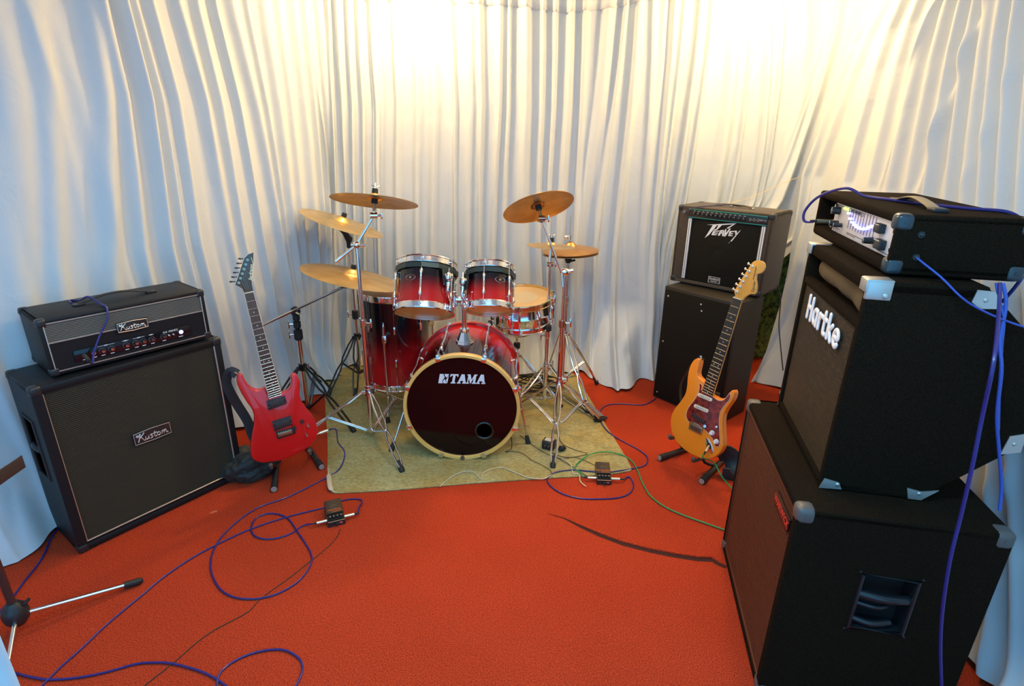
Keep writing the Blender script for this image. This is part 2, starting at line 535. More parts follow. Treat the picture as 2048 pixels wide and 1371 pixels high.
# ---------------------------------------------------------------- curtains
def curtain(name, label, edgeL, edgeR, ztop, folds, seed, off=0.0, flare=0.05, cols=420, rows=70, zb=0.006, amp=1.0, puddle=None, header=None, fine=0.45):
    """edgeL/edgeR: lists of (z, s); folds: list of (uTop, uBot, width_m, amp_m)"""
    rng = np.random.RandomState(seed)
    eL = sorted(edgeL); eR = sorted(edgeR)
    t = np.linspace(0, 1, rows)
    zs = ztop + (zb - ztop) * t
    u = np.linspace(0, 1, cols)
    SL = np.interp(zs, [a for a, _ in eL], [b for _, b in eL]); SR = np.interp(zs, [a for a, _ in eR], [b for _, b in eR])
    S = SL[:, None] + (SR - SL)[:, None] * u[None, :]
    W = (SR - SL)[:, None]
    U = np.repeat(u[None, :], rows, 0); T = np.repeat(t[:, None], cols, 1)
    d = np.zeros_like(U)
    wob = lambda k, ph: 0.006 * np.sin(T * k + ph)
    for (ut, ub, wd, am, *rest) in folds:
        pw = rest[0] if rest else 1.0
        c = ut + (ub - ut) * T ** pw + wob(rng.uniform(2, 6), rng.uniform(0, 6)) * 1.0 / np.maximum(W, 0.3)
        wdt = wd * (1 + 0.25 * np.sin(T * rng.uniform(1, 4) + rng.uniform(0, 6)))
        q = (U - c) * W / wdt
        d += am * np.exp(-np.abs(q) ** 2.3)
    # many small random folds
    n = int(fine * abs(SR.mean() - SL.mean()) / 0.055)
    for k in range(n):
        ut = rng.uniform(-0.02, 1.02); ub = ut + rng.normal(0, 0.035)
        wd = rng.uniform(0.012, 0.034); am = rng.uniform(0.004, 0.017) * rng.choice([1, 1, -0.6])
        t0 = rng.uniform(-0.4, 0.9); tl = rng.uniform(0.25, 1.0)
        env = np.exp(-((T - t0) / tl) ** 2)
        c = ut + (ub - ut) * T + 0.004 * np.sin(T * rng.uniform(3, 9) + rng.uniform(0, 6)) / np.maximum(W, 0.3)
        d += am * env * np.exp(-np.abs((U - c) * W / wd) ** 2)
    d *= amp
    low = np.clip((T - 0.9) / 0.1, 0, 1)
    wav = 0.5 + 0.5 * np.sin(U * W * 23 + rng.uniform(0, 6)) * np.sin(U * W * 9.1 + rng.uniform(0, 6))
    d += flare * (low ** 2) * (0.35 + wav)
    Z = np.repeat(zs[:, None], cols, 1)
    Z += 0.05 * (low ** 3) * (0.5 + 0.5 * np.sin(U * W * 17 + 1.3)) * 0.4
    X, Y, NX, NY = wall_xy(S)
    if puddle:
        pts = puddle   # (s centre, half width, reach)
        for (sc, hw, reach) in pts:
            g = np.exp(-np.abs((S - sc) / hw) ** 2.5)
            k = np.clip((T - 0.80) / 0.20, 0, 1)
            d += reach * g * k ** 1.6
            Z += 0.05 * g * k * (1 - k) * 2
            Z += 0.035 * g * k * np.abs(np.sin((S - sc) * 30 + d * 25)) * (1 - k ** 6)
    Z = np.maximum(Z, 0.006)
    X = X + NX * (d + off); Y = Y + NY * (d + off)
    verts = np.stack([X, Y, Z], -1).reshape(-1, 3)
    idx = np.arange(rows * cols).reshape(rows, cols)
    f = np.stack([idx[:-1, :-1], idx[1:, :-1], idx[1:, 1:], idx[:-1, 1:]], -1).reshape(-1, 4)
    root = thing(name, label, 'curtain', (float(X[-1].mean()), float(Y[-1].mean()), 0), 'pale blue curtains around the room')
    off3 = np.array(root.matrix_basis.translation)
    me = bpy.data.meshes.new('curtain_cloth')
    me.from_pydata((verts - off3).tolist(), [], f.tolist())
    me.materials.append(CURT)
    me.polygons.foreach_set('use_smooth', [True] * len(me.polygons))
    o = bpy.data.objects.new('curtain_cloth', me); col.objects.link(o); o.parent = root
    if header:
        # gathered header band: a second layer of cloth standing proud, with a stitched hem
        hs = header
        zr = [hs(si) for si in S[0]]
        rr = 8
        hv = []; 
        for i in range(rr):
            k = i / (rr - 1)
            zz = np.array(zr) + (ztop - np.array(zr)) * (1 - k)
            x0, y0, nx, ny = wall_xy(S[0])
            dd = np.array([np.interp(z_, zs[::-1], d[::-1, j]) for j, z_ in enumerate(zz)])
            dd = dd * (0.8 + 0.2 * k) + off + 0.010 + 0.004 * np.sin(S[0] * 90) * k
            hv.append(np.stack([x0 + nx * dd, y0 + ny * dd, zz], -1))
        x1 = hv[-1].copy(); x1[:, 2] -= 0.004; x0, y0, nx, ny = wall_xy(S[0]); x1[:, 0] -= nx * 0.012; x1[:, 1] -= ny * 0.012
        hv.append(x1)
        hv = np.stack(hv); rr = hv.shape[0]
        idx = np.arange(rr * cols).reshape(rr, cols)
        f = np.stack([idx[:-1, :-1], idx[1:, :-1], idx[1:, 1:], idx[:-1, 1:]], -1).reshape(-1, 4)
        me = bpy.data.meshes.new('header_band')
        me.from_pydata((hv.reshape(-1, 3) - off3).tolist(), [], f.tolist())
        me.materials.append(CURT)
        me.polygons.foreach_set('use_smooth', [True] * len(me.polygons))
        o = bpy.data.objects.new('header_band', me); col.objects.link(o); o.parent = root
        o['label'] = 'stitched header band of the curtain'
    return root

def edge(pxs):
    out = []
    for p in pxs:
        h = wall_hit(*p)
        if h:
            out.append((h[1], h[0]))
    return out

def folds_from(pairs, eL, eR, ztop, zb=0.0):
    """pairs: (px top, py top, px bottom, py bottom, width, amp) traced on the photo"""
    out = []
    eL = sorted(eL); eR = sorted(eR)
    for (x0, y0, x1, y1, wd, am) in pairs:
        h0 = wall_hit(x0, y0); h1 = wall_hit(x1, y1)
        if not h0 or not h1:
            continue
        us = []
        for (s, z) in (h0, h1):
            l = np.interp(z, [a for a, _ in eL], [b for _, b in eL]); r = np.interp(z, [a for a, _ in eR], [b for _, b in eR])
            us.append(((s - l) / (r - l), (ztop - z) / (ztop - zb)))
        (u0, t0), (u1, t1) = us
        g = (u1 - u0) / max(t1 - t0, 1e-3)
        out.append((u0 - g * t0, u0 + g * (1 - t0), wd, am))
    return out
ZT = 2.70
# leftmost, from beside the camera to the dark slit behind the amplifier stack
eL = [(0, 0.02), (ZT, 0.02)]
eR = edge([(303, 2), (357, 200), (378, 330), (400, 480), (440, 640), (468, 752), (482, 850)])
prs = [(60, 20, 110, 560, 0.05, 0.030), (170, 20, 215, 560, 0.035, 0.045), (190, 10, 280, 520, 0.028, 0.040), (232, 10, 335, 520, 0.035, 0.050), (262, 10, 370, 520, 0.02, 0.030), (292, 10, 395, 520, 0.02, 0.045), (15, 200, 40, 600, 0.06, 0.03)]
curtain('curtain', 'pale blue curtain at the far left behind the black amplifier stack', eL, eR, ZT,
        folds_from(prs, eL, eR, ZT) + [(0.1, 0.12, 0.08, 0.06), (0.25, 0.24, 0.07, 0.05), (0.4, 0.42, 0.09, 0.05), (0.55, 0.56, 0.07, 0.05)], 3, off=0.02, flare=0.02, cols=700,
        puddle=[(wall_hit(40, 1050)[0] - 0.08, 0.17, 0.15)])
# second, behind the red guitar up to the back left corner
eL = [(z, s - 0.12) for z, s in eR]
eR = edge([(612, 2), (630, 180), (642, 300), (652, 430), (656, 560), (654, 735)])
prs = [(345, 10, 500, 700, 0.03, 0.04), (385, 10, 520, 700, 0.028, 0.035), (415, 10, 500, 400, 0.022, 0.040), (450, 10, 560, 520, 0.03, 0.045), (482, 10, 570, 500, 0.02, 0.03), (512, 10, 590, 560, 0.026, 0.045), (545, 10, 600, 500, 0.02, 0.035), (572, 5, 625, 500, 0.022, 0.045), (598, 5, 636, 420, 0.018, 0.04), (625, 5, 650, 430, 0.016, 0.05)]
curtain('curtain', 'pale blue curtain hanging behind the red electric guitar', eL, eR, ZT, folds_from(prs, eL, eR, ZT), 5, off=0.02, flare=0.10, cols=520,
        puddle=[(wall_hit(560, 800)[0], 0.25, 0.08)])
# narrow one in the back left corner, behind the left cymbals
eL = [(z, s - 0.10) for z, s in eR]
eR = edge([(752, 2), (757, 120), (763, 210), (762, 330), (764, 480), (768, 620), (770, 720)])
prs = [(655, 5, 665, 420, 0.022, 0.04), (677, 5, 690, 440, 0.02, 0.045), (700, 5, 712, 480, 0.02, 0.04), (722, 5, 730, 480, 0.018, 0.04), (745, 5, 757, 400, 0.016, 0.045)]
curtain('curtain', 'narrow pale curtain in the back left corner behind the high left cymbal', eL, eR, ZT, folds_from(prs, eL, eR, ZT), 8, off=0.015, flare=0.06, cols=240)
# wide back curtain behind the drums
eL = [(z, s - 0.05) for z, s in eR]
eR = edge([(1372, 2), (1362, 120), (1345, 260), (1330, 380), (1318, 500), (1316, 620), (1306, 745)])
prs = [(790, 5, 800, 700, 0.03, 0.04), (835, 5, 840, 700, 0.028, 0.035), (865, 20, 868, 700, 0.025, 0.03), (905, 20, 912, 520, 0.02, 0.045), (938, 20, 935, 520, 0.03, 0.04), (962, 20, 958, 480, 0.018, 0.045), (1000, 20, 985, 500, 0.024, 0.04), (1020, 20, 1010, 500, 0.015, 0.035), (1055, 30, 1045, 500, 0.028, 0.05), (1085, 30, 1078, 500, 0.018, 0.04), (1110, 30, 1095, 500, 0.015, 0.035), (1140, 30, 1120, 480, 0.02, 0.05), (1170, 30, 1150, 480, 0.02, 0.04), (1215, 30, 1150, 560, 0.03, 0.035), (1250, 20, 1190, 500, 0.02, 0.045), (1275, 20, 1225, 600, 0.024, 0.05), (1305, 10, 1290, 640, 0.03, 0.03), (1345, 5, 1300, 640, 0.025, 0.05), (1365, 5, 1312, 640, 0.012, 0.03)]
hz = [(wall_hit(690, 0)[0], wall_hit(690, 1)[1]), (wall_hit(800, 0)[0], wall_hit(800, 6)[1]), (wall_hit(1030, 0)[0], wall_hit(1030, 14)[1]), (wall_hit(1130, 0)[0], wall_hit(1130, 28)[1]), (wall_hit(1230, 0)[0], wall_hit(1230, 18)[1]), (wall_hit(1290, 0)[0], wall_hit(1290, 2)[1]), (wall_hit(1370, 0)[0], wall_hit(1370, -20)[1])]
curtain('curtain', 'wide cream-lit curtain with a header band straight behind the drum kit', eL, eR, ZT, folds_from(prs, eL, eR, ZT), 11, off=0.03, flare=0.10, cols=900, rows=90,
        puddle=[(wall_hit(1230, 700)[0], 0.17, 0.32), (wall_hit(1050, 700)[0], 0.25, 0.07)], header=lambda s: float(np.interp(s, [a for a, _ in hz], [b for _, b in hz])))
# back right corner, runs behind the last one at the top
eL = [(z, s - 0.10) for z, s in eR]
eR = edge([(1830, 2), (1775, 160), (1712, 330), (1672, 420), (1585, 500), (1492, 590), (1470, 700), (1466, 770)])
prs = [(1400, 5, 1345, 420, 0.02, 0.04), (1425, 5, 1362, 420, 0.02, 0.04), (1465, 5, 1420, 420, 0.03, 0.045), (1500, 5, 1455, 400, 0.018, 0.045), (1530, 5, 1505, 400, 0.02, 0.05), (1560, 5, 1535, 330, 0.018, 0.04), (1600, 5, 1560, 380, 0.05, 0.03), (1680, 30, 1590, 330, 0.03, 0.04)]
curtain('curtain', 'brightly lit curtain in the back right corner above the open-topped speaker stack', eL, eR, ZT, folds_from(prs, eL, eR, ZT), 17, off=0.0, flare=0.04, cols=520, amp=1.1, fine=0.3)
# right-hand curtain pulled back to the tie point
eL = edge([(1762, 2), (1718, 90), (1690, 160), (1640, 280), (1608, 350), (1604, 430), (1590, 520), (1562, 620), (1538, 700), (1528, 770)])
eR = [(0, CUM[-1] - 0.02), (ZT, CUM[-1] - 0.02)]
prs = [(1772, 5, 1612, 365, 0.032, 0.035), (1800, 5, 1650, 380, 0.034, 0.04), (1838, 5, 1720, 380, 0.03, 0.045), (1870, 5, 1770, 380, 0.03, 0.04), (1905, 5, 1810, 380, 0.036, 0.045), (1935, 5, 1848, 390, 0.034, 0.04), (1965, 5, 1890, 400, 0.026, 0.045), (1995, 5, 1935, 410, 0.034, 0.04), (2025, 30, 1975, 410, 0.036, 0.045), (2046, 60, 2010, 430, 0.036, 0.045), (2078, 60, 2046, 430, 0.036, 0.045), (2120, 60, 2090, 430, 0.036, 0.045), (2170, 60, 2140, 430, 0.036, 0.045), (2230, 60, 2200, 430, 0.05, 0.045)]
curtain('curtain', 'long curtain down the right wall gathered to a point above the bass stack', eL, eR, ZT,
        folds_from(prs, eL, eR, ZT) + [(u_, u_ + 0.01, 0.06, 0.04) for u_ in (0.66, 0.75, 0.84, 0.93)], 23, off=0.05, flare=0.08, cols=900, rows=220, amp=1.0, fine=0.2,
        puddle=[(wall_hit(1545, 740)[0] + 0.05, 0.14, 0.12)])
# cloth edge beside the camera, bottom left corner of the view
b = MB()
e0 = D(2, 1262, 0.50); e1 = D(36, 1371, 0.50)
xx = (e0.x + e1.x) / 2
pl = [(xx, 0.50), (xx - 0.03, 0.47), (xx - 0.07, 0.51), (xx - 0.12, 0.46), (xx - 0.18, 0.49), (xx - 0.26, 0.44), (xx - 0.4, 0.46)]
pl = [(p.x, p.y) for p in catmull([(a, c, 0) for a, c in pl], 5)]
ring = pl + [(a + 0.0, c - 0.006) for a, c in reversed(pl)]
b.prism(ring, 0.01, 1.30)
b.build('curtain_cloth', CURT, parent=thing('curtain', 'blurred edge of pale cloth hanging in the bottom left corner', 'curtain', (xx - 0.2, 0.48, 0)), world=True)

# ---------------------------------------------------------------- carpet seam (a lifted cut in the red carpet)
sp = [(1095, 1027), (1128, 1036), (1160, 1052), (1200, 1070), (1245, 1087), (1300, 1101), (1350, 1111), (1395, 1118), (1424, 1119), (1436, 1127), (1452, 1134)]
pts = [G(*p) for p in sp]
wd = [0.0005, 0.002, 0.005, 0.007, 0.0075, 0.0075, 0.008, 0.008, 0.008, 0.007, 0.006]
b = MB()
vs = []
for i, p in enumerate(pts):
    t = (pts[min(i + 1, len(pts) - 1)] - pts[max(i - 1, 0)]).normalized(); n = V((t.y, -t.x, 0))
    k = wd[i] * 2.4
    vs.append([b.bm.verts.new(p + n * k * 0.6 + V((0, 0, 0.0012))), b.bm.verts.new(p - n * k * 0.35 + V((0, 0, 0.0012)))])
for a, c in zip(vs, vs[1:]):
    b.bm.faces.new((a[0], c[0], c[1], a[1]))
root = thing('carpet_seam', 'dark open seam cut across the red carpet towards the right stack', 'seam', tuple(pts[5]))
b.build('gap', mat('seam_shadow_gap', (0.05, 0.012, 0.008), 1.0), parent=root, world=True, smooth=0)
b = MB(); rows_ = []
for i, p in enumerate(pts):
    t = (pts[min(i + 1, len(pts) - 1)] - pts[max(i - 1, 0)]).normalized(); n = V((t.y, -t.x, 0)); k = wd[i]
    rows_.append([b.bm.verts.new(p - n * (k * 0.8) + V((0, 0, 0.0014))), b.bm.verts.new(p - n * (k * 0.9) + V((0, 0, 0.0015 + k))), b.bm.verts.new(p - n * (k * 1.6) + V((0, 0, 0.0015 + k * 1.1))), b.bm.verts.new(p - n * (k * 4) + V((0, 0, 0.0004)))])
for a, c in zip(rows_, rows_[1:]):
    for j in range(3):
        b.bm.faces.new((a[j], c[j], c[j + 1], a[j + 1]))
b.build('lifted_edge', CARPET, parent=root, world=True)

# ---------------------------------------------------------------- olive felt mat under the drums
mp = [(650, 800), (655, 880), (655, 950), (662, 984), (700, 986), (800, 980), (940, 968), (1100, 957), (1200, 951), (1252, 944), (1262, 935), (1235, 888), (1205, 840), (1178, 795), (1150, 752), (1120, 735), (1000, 730), (800, 725), (690, 722), (655, 740)]
poly = [(G(*p).x, G(*p).y) for p in mp]
poly = [(p.x, p.y) for p in catmull([(a, c, 0) for a, c in poly], 3, closed=True)]
MATPOLY = list(poly)
def on_mat(x, y):
    c_ = False; n_ = len(MATPOLY)
    for i in range(n_):
        (x1_, y1_), (x2_, y2_) = MATPOLY[i], MATPOLY[i - 1]
        if (y1_ > y) != (y2_ > y) and x < (x2_ - x1_) * (y - y1_) / (y2_ - y1_) + x1_:
            c_ = not c_
    return c_
b = MB(); b.prism(poly, 0.0005, 0.007, bev=0.002)
root = thing('floor_mat', 'olive green felt mat under the drum kit', 'mat', (-0.2, 3.1, 0))
b.build('felt', OLIVE, parent=root, world=True)
b = MB()
c0 = [G(664, 982, 0.006), G(657, 965, 0.012), G(656, 948, 0.008)]
b.tube(catmull([G(670, 984, 0.008), G(661, 975, 0.016), G(658, 955, 0.014), G(656, 935, 0.007)], 5), [0.004] * 4 + [0.012] * 8 + [0.003] * 4, seg=8, flat=0.5)
b.build('curled_corner', mat('pale_felt_backing', (0.62, 0.52, 0.36), 0.9), parent=root, world=True, label='curled pale underside at the near left corner')
# ---------------------------------------------------------------- amplifiers and cabinets
S = 1.08
def place(x, y, z, yaw):
    return M.Translation((x * S, y * S, z * S)) @ M.Rotation(R_(yaw), 4, 'Z')
FRONT = M.Rotation(R_(90), 4, 'X')          # text plane -> front face (x right, z up, facing -y)
def front_m(x, z, y=0.0, rot=0.0):
    return M.Translation((x, y, z)) @ FRONT @ M.Rotation(R_(rot), 4, 'Z')

def shell(root, w, d, h, t, depth, m, name='cabinet', bev=0.012, back=True):
    """open fronted box; front at y=0, x centred"""
    b = MB()
    b.box((0, d / 2, h - t / 2), (w, d, t), bev=bev)
    b.box((0, d / 2, t / 2), (w, d, t), bev=bev)
    b.box((-w / 2 + t / 2, d / 2, h / 2), (t, d, h), bev=bev)
    b.box((w / 2 - t / 2, d / 2, h / 2), (t, d, h), bev=bev)
    b.box((0, d / 2 + depth / 2, h / 2), (w - t, d - depth, h - t), bev=0.004)
    return b.build(name, m, root)

def side_panel(b, xs, t, Dp, H, hy0, hy1, hz0, hz1):
    """side board with a rectangular hole and softened vertical edges, one watertight ring of faces"""
    r = 0.008; xo = xs + (t / 2 if xs > 0 else -t / 2); xi = xs - (t / 2 if xs > 0 else -t / 2); sg = 1 if xs > 0 else -1
    zl, zh = 0.010, H - 0.010
    def q(x, y0, y1, z0, z1):
        vs = [b.bm.verts.new(v) for v in ((x, y0, z0), (x, y1, z0), (x, y1, z1), (x, y0, z1))]
        b.bm.faces.new(vs)
    for x in (xo, xi):
        q(x, r, hy0, zl, zh); q(x, hy1, Dp - r, zl, zh); q(x, hy0, hy1, zl, hz0); q(x, hy0, hy1, hz1, zh)
    for ye, d in ((0.0, 1), (Dp, -1)):
        prev = None
        for k in range(5):
            a = PI / 2 * k / 4
            x = xo - sg * r * (1 - math.cos(a)); y = ye + d * r * (1 - math.sin(a))
            cur = (b.bm.verts.new((x, y, zl)), b.bm.verts.new((x, y, zh)))
            if prev: b.bm.faces.new((prev[0], cur[0], cur[1], prev[1]))
            prev = cur
        cur = (b.bm.verts.new((xi, ye, zl)), b.bm.verts.new((xi, ye, zh)))
        b.bm.faces.new((prev[0], cur[0], cur[1], prev[1]))

def corners(root, w, d, h, s, m, which, th=0.0025, name='corner_guard'):
    """curved corner protectors hugging the corner: which = list of (sx, front/back 0|1, top/bottom 1|0)"""
    for (sx, bk, tp) in which:
        b = MB()
        cx = sx * (w / 2 - s / 2 + th); cy = (d - s / 2 + th) if bk else (s / 2 - th); cz = (h - s / 2 + th) if tp else (s / 2 - th)
        b.box((cx, cy, cz), (s, s, s), bev=s * 0.28, seg=3)
        # screw head
        b.cyl((cx + sx * s * 0.47, cy, cz), (cx + sx * (s * 0.5 + 0.0015), cy, cz), s * 0.10, seg=10)
        b.build(name, m, root)

def feet(root, w, d, m, h=0.012, r=0.014):
    for sx in (-1, 1):
        for sy in (0, 1):
            b = MB(); x = sx * (w / 2 - 0.06); y = 0.05 if sy == 0 else d - 0.05
            b.cyl((x, y, -h), (x, y, 0.001), r * 0.85, r, seg=14)
            b.build('foot', m, root)

def ribs(root, x0, x1, z0, z1, y, n, m, name='grille', r=0.5, backing=VOID):
    b = MB()
    b.box(((x0 + x1) / 2, y + 0.003, (z0 + z1) / 2), (x1 - x0, 0.003, z1 - z0), mi=1)
    p = (z1 - z0) / n
    for i in range(n):
        z = z0 + (i + 0.5) * p
        b.box(((x0 + x1) / 2, y, z), (x1 - x0, 0.003, p * r), mi=0)
    return b.build(name, [m, backing], root, smooth=0)

def piping(root, x0, x1, z0, z1, y, r, m, sides='LRTB'):
    b = MB()
    if 'T' in sides: b.cyl((x0, y, z1), (x1, y, z1), r, seg=6)
    if 'B' in sides: b.cyl((x0, y, z0), (x1, y, z0), r, seg=6)
    if 'L' in sides: b.cyl((x0, y, z0), (x0, y, z1), r, seg=6)
    if 'R' in sides: b.cyl((x1, y, z0), (x1, y, z1), r, seg=6)
    return b.build('piping', m, root)

# script lettering strokes (unit height ~1)
K_SCRIPT = [
    [(0.05, 0.86), (-0.06, 0.80), (-0.04, 0.66), (0.12, 0.72), (0.26, 0.92), (0.20, 0.60), (0.08, 0.22), (0.00, 0.02)],
    [(0.62, 0.98), (0.50, 0.80), (0.30, 0.60), (0.16, 0.50), (0.32, 0.46), (0.42, 0.26), (0.50, 0.06), (0.62, 0.04)],
    [(0.70, 0.44), (0.66, 0.16), (0.72, 0.04), (0.84, 0.10), (0.92, 0.24), (0.96, 0.44), (0.92, 0.12), (1.00, 0.04)],
    [(1.28, 0.42), (1.16, 0.46), (1.12, 0.34), (1.26, 0.22), (1.22, 0.06), (1.08, 0.02)],
    [(1.52, 0.72), (1.46, 0.40), (1.44, 0.10), (1.52, 0.04), (1.62, 0.10)],
    [(1.34, 0.46), (1.68, 0.50)],
    [(1.84, 0.44), (1.72, 0.34), (1.70, 0.14), (1.82, 0.04), (1.94, 0.14), (1.94, 0.34), (1.84, 0.44)],
    [(2.10, 0.04), (2.12, 0.42), (2.12, 0.26), (2.24, 0.44), (2.30, 0.32), (2.30, 0.06), (2.32, 0.28), (2.44, 0.44), (2.50, 0.32), (2.50, 0.10), (2.58, 0.04), (2.66, 0.10)]]

def script_badge(root, cx, cz, y, w, h, rot=0.0):
    mm = front_m(cx, cz, y, rot)
    b = MB()
    pl = [(-w / 2, -h / 2), (0, -h / 2 - 0.004), (w / 2, -h / 2), (w / 2, h / 2), (0, h / 2 + 0.004), (-w / 2, h / 2)]
    b.prism(pl, 0, 0.006, m=mm, bev=0.001, mi=0)
    e = 0.0035
    for a, c in zip(pl, pl[1:] + pl[:1]):
        k = lambda q: V((q[0] * (1 - 2 * e / w), q[1] * (1 - 2 * e / h), 0.0065))
        b.cyl(k(a), k(c), 0.0012, seg=6, mi=1, m=mm)
    o = b.build('badge', [BADGE, SILVERP], root, label='rectangular name badge with silver script')
    b = MB()
    sc = w * 0.30; ox = -1.32 * sc; oz = -0.30 * h
    for st in K_SCRIPT:
        pts = catmull([(ox + p[0] * sc, oz + p[1] * h * 0.68, 0.0068) for p in st], 4)
        b.tube(pts, h * 0.045, seg=6, m=mm)
    b.build('lettering', SILVERP, o)
    return o

# --- guitar speaker cabinet, left
W, Dp, H = 0.676 * S, 0.285, 0.710 * S
root = thing('speaker_cabinet', 'large black vinyl speaker cabinet with silver ribbed grille and script badge on the left floor', 'speaker', place(-1.475, 2.024, 0, 54.6))
root.matrix_basis = root.matrix_basis @ M.Translation((0, 0, 0.0))
t = 0.035
b = MB()
b.box((0, Dp / 2, H - t / 2), (W, Dp, t), bev=0.010)
b.box((0, Dp / 2, t / 2), (W, Dp, t), bev=0.010)
b.box((W / 2 - t / 2, Dp / 2, H / 2), (t, Dp, H), bev=0.010)
# left side is split round the handle recess
hy0, hy1, hz0, hz1 = 0.09, 0.215, 0.33, 0.60
xs = -W / 2 + t / 2
side_panel(b, xs, t, Dp, H, hy0, hy1, hz0, hz1)



b.box((0.03, Dp / 2 + 0.012, H / 2), (W - t - 0.06, Dp - 0.03, H - t), bev=0.002)
b.build('cabinet', TOLEX, root)
b = MB()
xh = -W / 2
b.tube([(xh - 0.001, hy0, hz0), (xh - 0.001, hy1, hz0), (xh - 0.001, hy1, hz1), (xh - 0.001, hy0, hz1)], 0.006, seg=8, closed=True)
b.tube(catmull([(xh + 0.004, hy0 + 0.02, hz0 + 0.13), (xh - 0.004, (hy0 + hy1) / 2, hz0 + 0.135), (xh + 0.004, hy1 - 0.01, hz0 + 0.13)], 4), 0.011, seg=8)
b.box((xh + 0.05, (hy0 + hy1) / 2, (hz0 + hz1) / 2), (0.004, hy1 - hy0, hz1 - hz0), mi=1)
b.build('side_handle', [PLASTIC, VOID], root)
ribs(root, -W / 2 + t, W / 2 - t, t + 0.008, H - t, 0.014, 88, GRILLEKU, r=0.55)
piping(root, -W / 2 + t, W / 2 - t, t + 0.010, H - t, 0.004, 0.0035, SILVERP, 'LRB')
script_badge(root, 0.0, 0.414, 0.008, 0.155, 0.058)
corners(root, W, Dp, H, 0.042, PLASTIC, [(-1, 0, 1), (1, 0, 1), (-1, 1, 1), (1, 1, 1), (-1, 0, 0), (1, 0, 0), (-1, 1, 0), (1, 1, 0)])
cabL = root

# --- amplifier head, left
W, Dp, H = 0.564 * S, 0.238 * S, 0.211 * S
root = thing('amplifier_head', 'black guitar amplifier head with a lit blue lamp on top of the ribbed cabinet', 'amplifier', place(-1.477, 2.053, 0.720, 51.6))
shell(root, W, Dp, H, 0.020, 0.02, TOLEX, bev=0.008)
ribs(root, -W / 2 + 0.018, W / 2 - 0.018, H * 0.58, H - 0.020, 0.006, 12, mat('silver_grey_ribs', (0.22, 0.20, 0.17), 0.5), r=0.5)
b = MB(); b.box((0, 0.008, (H * 0.58 + 0.02) / 2), (W - 0.036, 0.010, H * 0.58 - 0.02))
b.build('front_panel', TOLEX, root)
piping(root, -W / 2 + 0.018, W / 2 - 0.018, 0.016, H - 0.018, 0.001, 0.0022, SILVERP)
b = MB(); b.cyl((-W / 2 + 0.018, 0.001, H * 0.58), (W / 2 - 0.018, 0.001, H * 0.58), 0.0024, seg=6)
b.build('piping', SILVERP, root)
script_badge(root, 0.0, H * 0.60, -0.001, 0.118, 0.042)
b = MB(); b.box((0, 0.0, 0.059), (0.44, 0.004, 0.048), bev=0.003)
cp = b.build('control_panel', mat('gloss_black_panel', (0.008, 0.008, 0.012), 0.12), root)
kx = [-0.124, -0.092, -0.038, -0.002, 0.026, 0.060, 0.106]
for i, x in enumerate(kx):
    b = MB(); b.cyl((x, -0.002, 0.057), (x, -0.013, 0.057), 0.0075, 0.0065, seg=16); b.cyl((x, -0.013, 0.057), (x, -0.0145, 0.057), 0.0055, 0.0055, seg=14, mi=1)
    b.build('knob', [PLASTIC, CHROME], root)
    b = MB()
    for k in range(9):
        a = R_(-130 + k * 32.5)
        b.ball((x + 0.0115 * math.sin(a), -0.0023, 0.057 + 0.0115 * math.cos(a)), 0.0009, seg=6)
    b.box((x, -0.0023, 0.039), (0.014, 0.0006, 0.0028))
    b.build('dial_marks', WHITEP, cp)
b = MB()
for (x0, x1, z) in [(-0.138, -0.078, 0.078), (-0.05, -0.026, 0.078), (-0.01, 0.034, 0.078), (0.05, 0.07, 0.078)]:
    b.box(((x0 + x1) / 2, -0.0023, z), (x1 - x0, 0.0006, 0.001))
    b.box(((x0 + x1) / 2, -0.0024, z), (0.012, 0.0006, 0.0035))
for x in (-0.187, -0.155):
    b.box((x, -0.0023, 0.039), (0.016, 0.0006, 0.003))
b.box((0.175, -0.0023, 0.040), (0.018, 0.0006, 0.003))
b.build('panel_print', WHITEP, cp)
text_obj('lettering', 'KG 100HFX', 0.012, front_m(0.137, 0.074, -0.0022), WHITEP, cp)
for x in (0.128, 0.146):
    b = MB(); b.cyl((x, -0.002, 0.056), (x, -0.012, 0.058), 0.0022, 0.003, seg=10); b.cyl((x, -0.001, 0.056), (x, -0.004, 0.056), 0.005, seg=6)
    b.build('toggle_switch', CHROME, root)
b = MB(); b.cyl((0.178, -0.001, 0.060), (0.178, -0.005, 0.060), 0.0105, seg=20); b.ball((0.178, -0.005, 0.060), 0.009, sc=(1, 0.5, 1), mi=1)
b.build('indicator_lamp', [CHROME, mat('blue_lamp_glow', (0.3, 0.4, 1), 0.3, emit=(0.16, 0.22, 1.0), emit_s=6)], root, label='glowing blue lamp')
for x in (-0.187, -0.155):
    b = MB(); b.cyl((x, -0.001, 0.056), (x, -0.005, 0.056), 0.008, seg=8); b.cyl((x, -0.005, 0.056), (x, -0.0056, 0.056), 0.0035, seg=12, mi=1)
    b.build('input_jack', [STEEL, VOID], root)
b = MB()
hp = catmull([(-0.135, 0.125, H + 0.006), (-0.10, 0.125, H + 0.012), (-0.04, 0.125, H + 0.026), (0.04, 0.125, H + 0.026), (0.10, 0.125, H + 0.012), (0.135, 0.125, H + 0.006)], 5)
b.tube(hp, 0.013, seg=10, flat=0.28, up=(0, 0, 1))
hd = b.build('handle', RUBBER, root, label='black strap handle')
for x in (-0.135, 0.135):
    b = MB(); b.box((x, 0.125, H + 0.004), (0.04, 0.030, 0.008), bev=0.003); b.build('handle_bracket', PLASTIC, hd)
corners(root, W, Dp, H, 0.034, PLASTIC, [(a, c, e) for a in (-1, 1) for c in (0, 1) for e in (0, 1)])
feet(root, W, Dp, RUBBER, h=0.010)
headL = root
PH = parent_world(headL)

